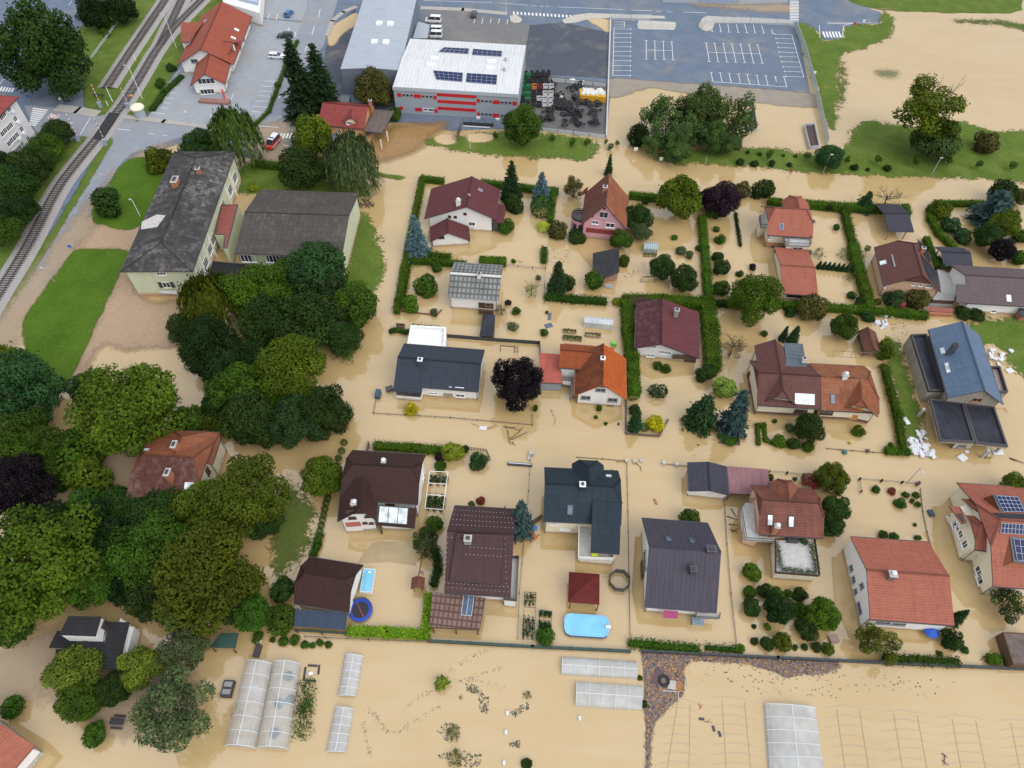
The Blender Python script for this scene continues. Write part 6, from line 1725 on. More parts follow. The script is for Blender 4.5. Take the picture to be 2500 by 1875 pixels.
tree('round','bluegreen',2026,382,72,'big round bluish tree on the park strip beside the street',G_PARK,.85,.85)
tree('loose','yellowgreen',2275,262,186,'wide spreading light tree leaning over the drowned field',None,.7,1.2)
tree('round','park',2286,340,118,'dense lower dark tree under the spreading field tree',None,.9,.8)
tree('bush','brown',2406,347,64,'brownish rounded bush on the park grass',None,.95)
# --- first garden row
conifer('spruce','spruce',1247,396,1248,486,52,'dark spruce behind the maroon roofed house')
tree('bush','dark',1256,500,52,'dark dense conical bush below the dark spruce',None,1.3);shrub('bush','mid',1237,552,46,'round green bush at the porch of the maroon roofed house');shrub('bush','dark',1271,477,14,'small dark shrub at the hedge under the spruce')
conifer('spruce','bluespruce',1323,423,1320,492,48,'silvery blue spruce in the hedged garden corner')
shrub('clip','ball',1323,505,56,'large clipped dome bush under the silvery blue spruce',None,.95)
tree('loose','brown',1402,456,58,'brown purple bush left of the pink house')
shrub('clip','limeball',1326,554,30,'bright yellow clipped ball at the water edge');tree('bush','brown',1362,561,52,'dark brown bush between the yellow ball and the turret',None,1.05)
shrub('bush','dark',1409,577,48,'low dark shrub in front of the turret',None,.7)
tree('round','dark',1558,530,72,'dark green tree at the right corner of the pink house',G_STREET);tree('round','mid',1517,586,56,'green tree in front of the pink house',G_STREET,.9);tree('round','sage',1568,566,48,'grey green tree above the little greenhouse',G_STREET,.9)
shrub('bush','dark',1575,494,17,'small round conifer shrub by the hedge behind the pink house')
tree('round','yellowgreen',1659,480,110,'broad yellowish walnut tree above the narrow clipped hedge',G_STREET,1.0)
tree('round','purple',1764,486,92,'deep purple leaved tree',G_STREET,.9);tree('round','purple',1720,484,46,'small purple tree squeezed between walnut and purple tree',G_STREET)
shrub('bush','mid',1744,518,40,'round green bush in front of the purple tree',None,1.0)
tree('bush','brown',1808,464,48,'brown tinged round tree on the street edge',G_STREET,1.1);tree('bush','dark',1863,464,60,'large leaved dark round tree on the street edge beside the hedge',G_STREET,1.1)
for x,y,w,l,c in((1749,559,18,'tiny conifer above the small garden tree','mid'),(1806,668,21,'small clipped green cushion near the purple shrub','ball'),(1838,652,21,'small dark purple shrub near the red garage','purple'),(1646,580,18,'slim bright bush standing alone in the water','bright'),(1662,611,28,'thin pale bush near the narrow hedge','sage'),(1684,622,24,'sparse pale bush beside the thin pale bush','sage'),(1706,606,18,'leafy vine at the narrow clipped hedge','mid')):
 shrub('bush',c,x,y,w,l)
for x,y,w,l,c in((1758,584,29,'small tree on a thin stem right of the narrow hedge','mid'),(1752,627,32,'upper of three stacked fruit trees beside the narrow hedge','dark'),(1760,653,47,'middle of three stacked fruit trees beside the narrow hedge','dark'),(1760,702,46,'lowest of three stacked fruit trees beside the narrow hedge','mid')):
 tree('bush',c,x,y,w,l,G_STREET,.95)
tree('round','dark',1618,652,64,'left of two dark fruit trees below the little greenhouse',G_STREET,1.0);tree('round','dark',1671,680,70,'right of two dark fruit trees, above the clipped hedge corner',G_STREET,1.0)
tree('big','bright',1842,728,130,'large bright green tree beside the red garage',None,1.05)
conifer('thuja','fir',1352,640,1358,715,46,'pointed dark conifer at the left end of the low garden hedge');tree('bush','dark',1381,690,48,'dark bush beside the pointed conifer',None,.9);tree('small','sage',1314,678,17,'thin sapling at the wire fence',None,1.2)
tree('bush','mid',1448,684,58,'round green tree left of the black roofed shed');tree('bush','mid',1524,637,30,'green bush right of the black roofed shed',None,1.4)
bare(1298,710,44,'yellow tinged nearly bare shrub in open water','lime');bare(1225,758,36,'thin half bare shrub at the chequered roof house','olive')
for x,y,w,l,c in((1241,739,18,'small purple shrub at the chequered roof house','purple'),(1260,759,24,'small green shrub right of the half bare shrub','mid'),(1335,762,11,'tiny green shrub beside the tarpaulin','mid'),(1328,811,22,'leafy shrub at the head of the dark fence','mid')):
 shrub('bush',c,x,y,w,l)
tree('small','sage',1252,795,30,'pale feathery young tree above the dark fence',None,1.1)
bare(1788,850,72,'brown sparse autumn tree beside the thick hedge','autumn')
shrub('bush','mid',1605,893,26,'left shrub in front of the dark maroon house');shrub('bush','mid',1625,900,28,'right shrub in front of the dark maroon house')
tree('bush','dark',1724,912,56,'round dark bush at the foot of the thick hedge',None,.95);tree('bush','mid',1742,888,38,'green bush growing out of the thick hedge end',None,1.2)
tree('small','fir',1606,952,50,'bent green conifer standing alone in the flood',None,.9);
tree('bush','varieg',1770,946,68,'yellow flecked variegated bush',None,.95)
conifer('cedar','fir',1704,960,1706,1036,82,'spreading green fir with palm like tips');conifer('cedar','bluecedar',1792,945,1778,1052,78,'tall blue grey drooping cedar');shrub('bush','mid',1776,1069,54,'ground cover mound at the foot of the blue grey cedar',None,.4)
shrub('bush','gold',1601,1035,48,'golden yellow shrub in the walled corner bed',None,.9);shrub('clip','ball',1573,1043,23,'dark clipped ball beside the golden shrub');conifer('thuja','fir',1552,1000,1547,1048,34,'egg shaped conifer beside the dark clipped ball');shrub('bush','dark',1550,1000,30,'dark shrub above the egg shaped conifer',None,1.1);shrub('clip','hedge',1546,955,40,'rounded end bush of the long clipped hedge',None,1.4)
for x,y,w,l in((1462,996,20,'white flowering shrub at the orange roofed house front'),(1455,1018,11,'small round plant below the white flowering shrub'),(1479,1034,10,'tiny round plant, middle of the front lawn row'),(1510,1035,7,'tiniest plant at the right of the front lawn row')):
 shrub('bush','mid',x,y,w,l)
tree('big','copper',1263,934,136,'great black purple copper beech in the water',None,1.05,1.0)
shrub('bush','gold',1003,999,36,'round golden shrub behind the submerged front fence',None,.95);shrub('bush','mid',1307,996,16,'slim green shrub below the copper beech',None,1.8)
conifer('spruce','bluespruce',1019,528,1022,622,60,'large silvery blue spruce beside the maroon annex')
tree('bush','mid',1040,697,64,'round tree in the hedged plot left of the chequered roof');tree('bush','bright',1002,742,54,'bright round bush at the hedge end');shrub('bush','mid',1066,653,28,'small shrub under the vine row')
for x,y,w,l,c in((1254,637,13,'tiny upright plant near the wire fence','mid'),(1060,763,24,'pale shrub at the end of the curved bed edge','sage'),(957,808,17,'dark shrub left of the white garage','dark')):shrub('bush',c,x,y,w,l)
# --- right gardens
conifer('cedar','fir',2103,458,2104,512,44,'small green fir on the hedge before the leafless tree');bare(2161,494,74,'leafless tree with black limbs beside the carport','grey',False,lift=.75)
tree('small','purple',2025,506,20,'small purple leaved tree on a thin stem',None,1.0,1.4);tree('bush','mid',2066,512,30,'green bush where two hedges meet')
for x,y,w,l,c in((2042,554,21,'round green shrub alone in the lawn water','mid'),(2080,721,24,'round shrub above the low hedge corner','dark'),(2104,736,36,'low dark shrub on the hedge corner','dark'),(2143,736,22,'reddish green shrub on the long hedge','brown'),(1865,814,19,'small round shrub below the bright green tree','mid'),(1930,762,30,'dark shrub by the round hydrangea bed','dark'),(2120,773,38,'dark shrub behind the white foam heap','dark'),(2018,747,26,'small bush right of the brownish bush','mid')):
 shrub('bush',c,x,y,w,l)
tree('small','yellowgreen',2118,606,18,'thin pale sapling left of the brown house',None,1.1,1.5);bare(2074,675,28,'wilted sparse sapling in the water','olive')
shrub('wispy','mid',2001,618,36,'tangled bean plants, left patch');shrub('wispy','mid',2062,618,40,'tangled bean plants, right patch')
for i in range(8):
 conifer('thuja','fir',1996+11.3*i,633+1.2*i,1997+11.3*i,655+1.2*i,12,'slim cypress in the short dark row above the red garage','row of slim cypresses','cypress','cypress')
tree('bush','bluegreen',2183,729,54,'bluish bush in front of the brown house, the left one',G_STREET);tree('bush','brown',2242,730,68,'large brown flecked bush in front of the brown house',G_STREET)
tree('bush','brown',1986,752,78,'large brownish bush below the red garage',None,.95);tree('round','mid',2062,796,68,'green fruit tree above the small red roofed shed',None,1.05)
conifer('thuja','fir',1908,790,1908,830,18,'slim conifer, left of the dark pair',None);conifer('thuja','fir',1928,788,1930,838,28,'broader conifer, right of the dark pair',None)
tree('bush','olive',2156,853,58,'bush with yellow fruit beside the small red roofed shed',None,1.05)
shrub('bush','dark',2352,764,46,'left dark bush at the low white house',None,.6);shrub('bush','dark',2384,767,44,'right dark bush at the low white house',None,.6)
conifer('cedar','bluecedar',2424,448,2405,545,104,'broad blue grey conifer behind the curved hedge');tree('round','dark',2450,470,66,'dark tree behind the blue grey conifer',None,1.2)
for x,y,w,l,c in((2297,512,56,'yellow flecked bush at the curved hedge, uppermost of three','olive'),(2320,548,48,'bush at the curved hedge, middle of three','bluegreen'),(2351,577,48,'bush at the curved hedge, lowest of three','bluegreen')):tree('bush',c,x,y,w,l,G_STREET)
tree('round','olive',2452,542,82,'olive round tree at the right garden edge',G_STREET);tree('round','dark',2414,575,70,'dark round tree below the blue grey conifer',G_STREET,.9);tree('round','copper',2449,610,62,'black purple round tree at the right garden edge',G_STREET);tree('round','brown',2492,480,46,'brown green tree cut by the right edge',G_STREET);tree('bush','mid',2494,574,44,'green bush cut by the right edge below it',G_STREET);shrub('bush','mid',2488,628,48,'green bank of shrubs at the right edge above the shingle roof')
# --- the wood
WOOD_T=[('willow','olive',514,735,128,'drooping olive birch at the school front corner',1.05),('big','bright',628,712,150,'bright green tree in front of the gymnasium annex',.95),('round','bluegreen',772,655,140,'bluish dark tree against the gymnasium wall',.95),('round','mid',700,680,100,'mid green tree between bright and bluish trees',.9),('big','dark',660,800,140,'dark broad tree in the heart of the wood',.95),('big','deep',508,846,136,'very dark tree on the left flank of the wood',1.0),('round','deep',558,900,120,'very dark tree below the left flank',.95),('round','dark',742,782,140,'dark tree behind the dead brown one',.95),('round','mid',868,744,100,'green tree on the outer right rim of the wood',1.1),('round','dark',838,826,84,'dark small tree at the dead tree foot',.9),('big','yellowgreen',706,905,164,'yellowish broad tree in the middle right of the wood',.9),('round','bright',672,872,90,'fresh green crown behind the yellowish broad tree',.9),('big','mid',586,958,140,'mid green tree in the lower wood',.95),('round','dark',604,1016,128,'dark ribbed tree in the lower wood',1.1),('round','bright',662,950,96,'fresh green tree in the lower wood',.9),('big','bluegreen',724,1030,116,'blue green lumpy tree in the lower wood',1.15),('big','dark',792,1000,116,'dark tree on the right rim of the lower wood',1.2),('round','dark',648,1040,100,'dark tree left of the blue green lumpy tree',1.1),('round','olive',790,1160,100,'olive round tree beside the row of ball shrubs',1.0),('big','yellowgreen',304,1000,238,'large light green chestnut left of the villa',.9),('round','bluegreen',214,950,82,'bluish tree behind the large light chestnut',1.1),('big','bluegreen',36,955,184,'blue green tree at the left edge, upper one',1.0),('big','mid',48,1072,150,'green tree at the left edge below the blue green one',.95),('big','copper',42,1190,150,'black purple tree at the left edge',.95),('bush','dark',136,1186,50,'dark shrub beside the black purple tree',.95),('bush','mid',190,1098,116,'wide bush below the chestnut',.8),('bush','olive',216,1160,110,'olive bush left of the villa',.8),('bush','mid',284,1200,34,'small bush at the villa corner',.9),('bush','mid',218,1254,128,'bright wide bush below the villa',.7),('bush','mid',460,1026,84,'bush behind the villa roof',.9),('bush','olive',522,1028,66,'pale bush behind the villa, the right one',.9),('big','olive',598,1200,182,'large olive tree right of the villa',.95),('round','olive',494,1240,130,'olive tree in front of the villa corner',.85),('round','dark',380,1250,130,'dark bush hiding the villa front',.65),('big','deep',222,1312,170,'very dark tree below the wide bush',.85),('big','mid',366,1345,176,'mid green tree in the lower left wood',.9),('round','olive',524,1328,120,'olive green tree above the big olive one',.9),('big','olive',508,1412,232,'biggest olive tree above the drowned corner',.9),('big','bright',88,1372,272,'biggest light green tree in the bottom left wood',.85),('big','mid',212,1400,150,'green tree above the black roofed house',.85),('round','mid',40,1500,150,'green tree at the left edge below the biggest light one',.85),('round','dark',362,1455,116,'dark tree behind the black roofed house',.9),('round','mid',612,1494,100,'green tree at the right foot of the biggest olive tree',.85),('bush','mid',688,1510,84,'fresh bushes beside the brown garden house',.8),('bush','dark',690,1440,70,'dark bush left of the brown garden house',.9),('bush','bright',692,1420,30,'light feathery bush in the drowned grass',.9),('loose','sage',444,1582,124,'dark sage tree below the blue spruce tip',.95),('round','feather',178,1636,126,'yellow green feathery tree in front of the black roofs',.9),('round','feather',346,1630,112,'yellow green feathery tree right of the black roofs',.95),('round','dark',276,1682,86,'dark lumpy conifer between the feathery trees',1.1),('round','mid',196,1704,116,'mid green tree below the left feathery tree',.85),('loose','sage',412,1722,206,'wide grey green willow in the drowned corner',.8),('bush','mid',27,1728,60,'round green bush at the left edge in the water',.95),('bush','mid',229,1793,68,'spiky green bush below the bench',.8)]
for s,c,x,y,w,l,hr in WOOD_T:
 tree(s,c,x,y,w*(1.12 if y<1440 else 1.0),l,G_WOOD if x<900 else None,hr,{'wispy':.95,'willow':.95}.get(s))
for s,c,x,y,w,l in(('round','deep',640,770,110,'dark understory tree at the middle of the wood'),('round','dark',452,800,90,'dark low tree at the left rim of the wood'),('round','deep',640,880,120,'very dark tree between the yellowish and the left flank trees'),('round','dark',540,985,100,'dark tree on the lower left rim of the wood'),('round','deep',800,720,130,'dark green tree under the dead brown one'),('round','deep',120,1290,130,'very dark tree between the black purple and the biggest light tree'),('round','dark',300,1240,110,'dark bush between the villa and the wide bright bush'),('round','deep',300,1420,110,'very dark tree behind the black roofed house'),('round','deep',430,1470,120,'very dark tree under the biggest olive tree'),('round','dark',440,1150,90,'dark tree hiding the lower villa wall'),('round','dark',570,1470,110,'dark tree at the foot of the biggest olive tree'),('round','mid',130,1130,90,'green bush between the left edge trees and the chestnut'),('round','dark',640,1270,100,'dark tree at the lower right of the large olive tree'),('round','deep',440,1310,100,'very dark gap tree in the middle of the lower left wood')):
 tree(s,c,x,y,w,l,G_WOOD,.85,.8)
bare(818,752,118,'dead grey brown tree on the right side of the wood','grey');conifer('spruce','bluespruce',404,1482,446,1532,56,'dark blue spruce tip under the biggest olive tree');conifer('cedar','olive',30,790,25,905,110,'thin dark pine at the left edge by the silted road')
for x,y in((840,1080),(834,1100),(826,1118),(818,1138),(812,1160),(806,1180),(803,1200),(800,1216),(796,1228),(793,1242),(790,1256),(787,1268),(784,1282),(781,1296)):
 shrub('clip','ball',x,y,17,'clipped ball shrub in the row along the wood edge',G_BALL,1.0)
hedge([(778,1306),(772,1330),(763,1350)],1.0,.9,'short hedge continuing the row of ball shrubs','mid',.15)
# --- second garden row
tree('bush','lime',1106,1103,62,'yellow green bush at the end of the hedge behind the brown roof',None,.85);shrub('bush','dark',1136,1097,22,'dark shrub beside the yellow green bush');tree('bush','bluegreen',1167,1126,50,'weeping bluish shrub standing in the water',None,.9);shrub('bush','purple',1074,1117,27,'dark purple ball above the vegetable frame');shrub('bush','mid',1075,1140,34,'low green shrub on the vegetable frame',None,.6)
shrub('bush','rust',1173,1222,24,'red leaved shrub behind the plum roof');shrub('bush','olive',1152,1231,20,'olive shrub beside the red leaved one',None,.6)
shrub('bush','bright',1059,1282,48,'round fresh green bush right of the glazed lean-to');tree('loose','dark',1040,1326,80,'gnarled fruit tree at the plum roofed house',None,.85)
hedge([(1066,1345),(1068,1385),(1058,1420)],.9,1.2,'ivy strip on the wall left of the plum roofed house','dark',.2)
conifer('cedar','bluecedar',1282,1228,1270,1298,66,'blue grey cedar between the plum and the teal roofs');tree('bush','mid',1686,1264,58,'green bush behind the purple grey roof');shrub('bush','mid',1496,1152,14,'small shrub behind the teal roof')
tree('big','olive',2031,1168,84,'olive tree behind the planted terrace house',G_STREET,1.1);tree('round','dark',2040,1243,74,'dark tree, upper of two against the terrace house',G_STREET);tree('round','dark',2032,1282,60,'dark tree, lower of two against the terrace house',G_STREET,.9);tree('loose','rust',1977,1174,46,'rust red bush beside the olive tree',G_STREET);shrub('bush','mid',1941,1169,12,'tiny round shrub behind the terrace house');shrub('bush','mid',1880,1165,22,'small bush at the pink carport end')
for x,y,w,l in((2139,1194,22,'round dark shrub, first in the fenced front garden'),(2178,1199,21,'red flecked shrub, second in the fenced front garden'),(2211,1208,20,'green shrub, third in the fenced front garden'),(2237,1209,19,'dark shrub at the fence corner post'),(2198,1228,31,'widest blurred shrub of the fenced front garden'),(2227,1223,14,'small yellowish shrub beside the widest one'),(2240,1231,17,'round shrub lowest in the fenced front garden'),(2234,1281,10,'tiny dark red shrub in open water'),(2241,1313,18,'round shrub at the wire fence behind the red roof'),(2156,1306,25,'left shrub behind the brick red roof'),(2184,1310,26,'right shrub behind the brick red roof')):
 shrub('bush','ball' if 'red' not in l.split()[0]else 'rust',x,y,w,l,G_ISL)
tree('round','olive',2478,1190,76,'olive round tree above the solar panelled villa',None,.95)
tree('round','dark',1977,1044,76,'dark tree in front of the long two-tone house',None,1.0)
for x,y,w,l,c in((1904,1077,37,'round bright clipped bush at the curled hedge','bright'),(1938,1083,39,'dark cushion bush beside the bright clipped one','dark'),(1975,1090,32,'green cushion bush below the dark tree','mid'),(2096,1052,34,'upright yellow green bush before the ochre shutters','olive'),(1927,1044,28,'white flowering bush beside the dark tree','sage'),(1892,1028,13,'small bush at the plinth of the long house','mid'),(2176,1087,17,'sprig of bush at the gate pillar','mid')):shrub('bush',c,x,y,w,l)
# --- flooded orchard
for s,c,x,y,w,l,hr in(('bush','bright',1837,1397,52,'bright feathery bush left of the planted terrace',.95),('bush','mid',1832,1445,34,'orchard bush, first of the upper row',.9),('bush','dark',1868,1442,41,'orchard bush, second of the upper row',.9),('bush','mid',1898,1445,31,'orchard bush, third of the upper row',.9),('bush','mid',1923,1448,23,'orchard bush, fourth and smallest of the upper row',.9),('bush','dark',1953,1451,38,'orchard bush, last of the upper row',.9),('bush','dark',1833,1481,55,'broad orchard bush at the left of the middle row',.9),('round','deep',1903,1487,76,'darkest and largest round tree of the orchard',.95),('bush','mid',1955,1488,44,'orchard bush between the darkest and the brightest tree',.9),('round','bright',2012,1498,86,'brightest orchard tree beside the red roofed white house',1.15),('bush','dark',1972,1537,62,'dense dark orchard tree below the brightest one',.9),('bush','olive',1911,1565,52,'orchard bush with yellow fruit in the lower row',1.0),('bush','dark',1873,1572,38,'dark orchard bush left of the yellow fruited one',.9),('bush','olive',2021,1583,33,'yellowish orchard bush at the right of the lower row',.9),('bush','dark',1994,1580,26,'dark orchard bush beside the yellowish one',.9),('loose','olive',2143,1570,98,'olive fruit tree in front of the red roofed white house',.9),('bush','dark',2322,1560,54,'ivy clad bush at the white house corner',1.3)):
 tree(s,c,x,y,w,l,G_ORCH,hr)
for x,y,w,l,c in((1841,1529,13,'tiny dark plant below the middle orchard row','dark'),(1873,1530,21,'pale small plant below the middle orchard row','yellowgreen'),(1843,1565,21,'small dark bush at the left of the lower orchard row','dark'),(1965,1579,19,'small dark bush in the lower orchard row','dark'),(1942,1581,17,'small thin bush in the lower orchard row','mid'),(1806,1583,26,'bright bush at the boundary post above the black fence','bright'),(2357,1587,20,'clipped ball beside the ivy clad bush','ball'),(2427,1610,40,'fresh green ball near the brown shed','bright'),(2456,1611,20,'small dark ball near the brown shed','dark'),(2294,1595,16,'small shrub above the low fence hedge','mid')):shrub('bush',c,x,y,w,l)
conifer('spruce','fir',2347,1466,2325,1518,34,'green conifer half hidden behind the brick red roof');tree('loose','dark',2464,1478,84,'open dark fruit tree below the solar panelled villa',None,.85)
# --- lower field and greenhouse plot
tree('bush','mid',1330,1553,50,'green fern like bush below the netted vegetable bed',None,.7);shrub('palm','lime',1079,1665,54,'single yellow green star shaped plant in open water',None,.9)
for x,y,w,l,c in((1106,1790,44,'ring of green weed in the open water','olive'),(1112,1852,50,'weed tussock near the bottom edge','olive'),(1287,1697,26,'small weed tuft in the lower field','sage'),(1286,1868,32,'dark green bush cut by the bottom edge','dark'),(1125,1703,13,'yellowish single stem in the open water','lime')):shrub('wispy' if c!='dark' else 'bush',c,x,y,w,l,None,.5)
for x,y,w,l in((630,1557,34,'bush at the green shed corner'),(665,1562,16,'leafy plant, second before the fence foot'),(692,1565,27,'leafy plant, third before the fence foot'),(719,1562,30,'leafy plant, fourth before the fence foot'),(745,1574,23,'vine bush, first of the four under the garden fence'),(763,1575,17,'vine bush, second of the four under the garden fence'),(780,1569,22,'vine bush, third of the four under the garden fence'),(801,1573,20,'vine bush, last of the four under the garden fence')):shrub('bush','mid',x,y,w,l,None,.7)
shrub('bush','olive',1563,1655,14,'olive weed tuft at the end of the low tunnel');shrub('bush','dark',1573,1718,20,'dark weed beside the debris edge',None,.9)
# --- hedges
hedge([(1032,431),(1078,436)],1.1,1.4,'short clipped hedge at the head of the left garden hedge')
hedge([(1030,433),(1012,520),(996,600),(984,660),(972,730),(968,752)],1.2,1.3,'long narrow clipped hedge along the flooded lane')
hedge([(1180,441),(1270,452),(1356,461)],1.3,1.5,'clipped hedge along the street behind the maroon roofed house');hedge([(1353,460),(1349,490),(1345,530)],1.0,1.4,'short clipped hedge beside the silvery blue spruce')
hedge([(1035,616),(1095,621)],.9,1.1,'upper bushy vine row beside the large blue spruce','bright',.25);hedge([(1008,632),(1060,635),(1130,640)],1.2,1.2,'lower bushy vine row above the chequered roof','bright',.28);hedge([(998,645),(988,700),(982,735)],.7,.8,'bushy inner hedge beside the long narrow hedge','bright',.25)
hb=hedge([(1182,633),(1224,634)],2.2,1.2,'wedge shaped clipped hedge block in open water','hedge',.06)
hedge([(1544,471),(1608,478)],1.4,1.5,'clipped hedge between the pink house and the walnut');hedge([(1329,605),(1328,632)],1.1,1.0,'short upright flowering hedge below the yellow ball','mid',.2)
hedge([(1716,528),(1722,600),(1727,660),(1732,718)],1.5,1.4,'narrow clipped hedge running down between two plots');hedge([(1797,520),(1808,596)],.5,.5,'drowned low hedge just breaking the water','dark',.15)
hedge([(1338,720),(1400,726),(1475,731)],1.3,1.2,'leafy garden hedge below the pointed conifer','mid',.25);shrub('bush','lime',1507,735,28,'yellow green bush between garden hedge and clipped corner',None,.6)
hedge([(1535,726),(1620,727),(1730,733)],2.2,1.9,'thick clipped hedge behind the dark maroon house');hedge([(1532,730),(1537,800),(1545,870),(1548,940)],2.2,1.9,'thick clipped hedge left of the dark maroon house');hedge([(1728,735),(1738,800),(1743,880)],2.8,1.9,'thick shaggy hedge right of the dark maroon house','hedge',.22)
hedge([(1742,735),(1800,738)],1.2,1.2,'dark low hedge running to the bright green tree','dark',.2)
hedge([(1885,486),(1905,488)],1.4,1.6,'short dark hedge left of the salmon roofs');hedge([(1970,492),(2040,498),(2130,503),(2213,504)],1.7,1.6,'dark clipped hedge along the street behind the salmon roofs','hedge');hedge([(2213,502),(2218,516)],1.4,1.5,'rounded hedge end beside the carport')
hedge([(2064,513),(2075,555),(2085,592)],1.5,1.1,'flowering hedge between two plots','bright',.25);hedge([(2088,600),(2100,655)],2.2,1.5,'upper block of the clipped hedge beside the wilted sapling');hedge([(2104,665),(2118,710),(2126,742)],1.9,1.5,'lower block of the clipped hedge beside the wilted sapling')
hedge([(1922,740),(2000,744),(2100,752),(2180,758),(2258,766)],1.6,1.2,'long low clipped hedge ending at the wood store')
hedge([(2470,496),(2380,492),(2290,492),(2274,505),(2275,530),(2295,565),(2333,601)],1.2,1.2,'curved clipped hedge around the right hand garden','hedge');hedge([(2265,580),(2290,645)],1.2,1.2,'clipped hedge strip beside the garden shelter','bright',.1)
hedge([(2163,892),(2178,950),(2195,1010),(2208,1095)],1.1,1.2,'yellow green hedge beside the weed bank','bright',.25);hedge([(2172,1097),(2216,1099)],1.3,.9,'low dark hedge at the gate pillar')
hedge([(1853,1080),(1850,1036),(1866,1035),(1870,1072),(1885,1078)],.6,.6,'curled low box hedge before the long house','hedge',.08)
hedge([(921,1085),(1000,1090),(1080,1096)],1.4,1.0,'dark hedge behind the brown half hipped roof','hedge')
hedge([(858,1537),(940,1540),(1037,1546),(1044,1500),(1047,1455)],1.2,1.1,'bright yellow green L shaped hedge around the trampoline lawn','hedgelime',.15)
hedge([(1545,1568),(1600,1574),(1700,1582)],1.0,.8,'shaggy yellow green hedge above the debris field','bright',.25);hedge([(1728,1580),(1795,1585)],.7,.5,'broken low hedge near the boundary post','mid',.25)
hedge([(2168,1607),(2250,1610),(2335,1615)],1.1,.8,'low green hedge along the black fence','mid',.18)
hedge([(737,1672),(732,1730),(724,1790)],.8,.7,'left vine row beside the plastic tunnels','mid',.3,28,core=False);hedge([(755,1665),(750,1720),(744,1788)],.9,.8,'right vine row beside the plastic tunnels','mid',.3,28,core=False)
hedge([(962,803),(998,808)],.8,.7,'low plants along the bench wall','mid',.2)
hedge([(1010,796),(1072,800)],.7,.8,'strip of plants behind the white garage','mid',.2)

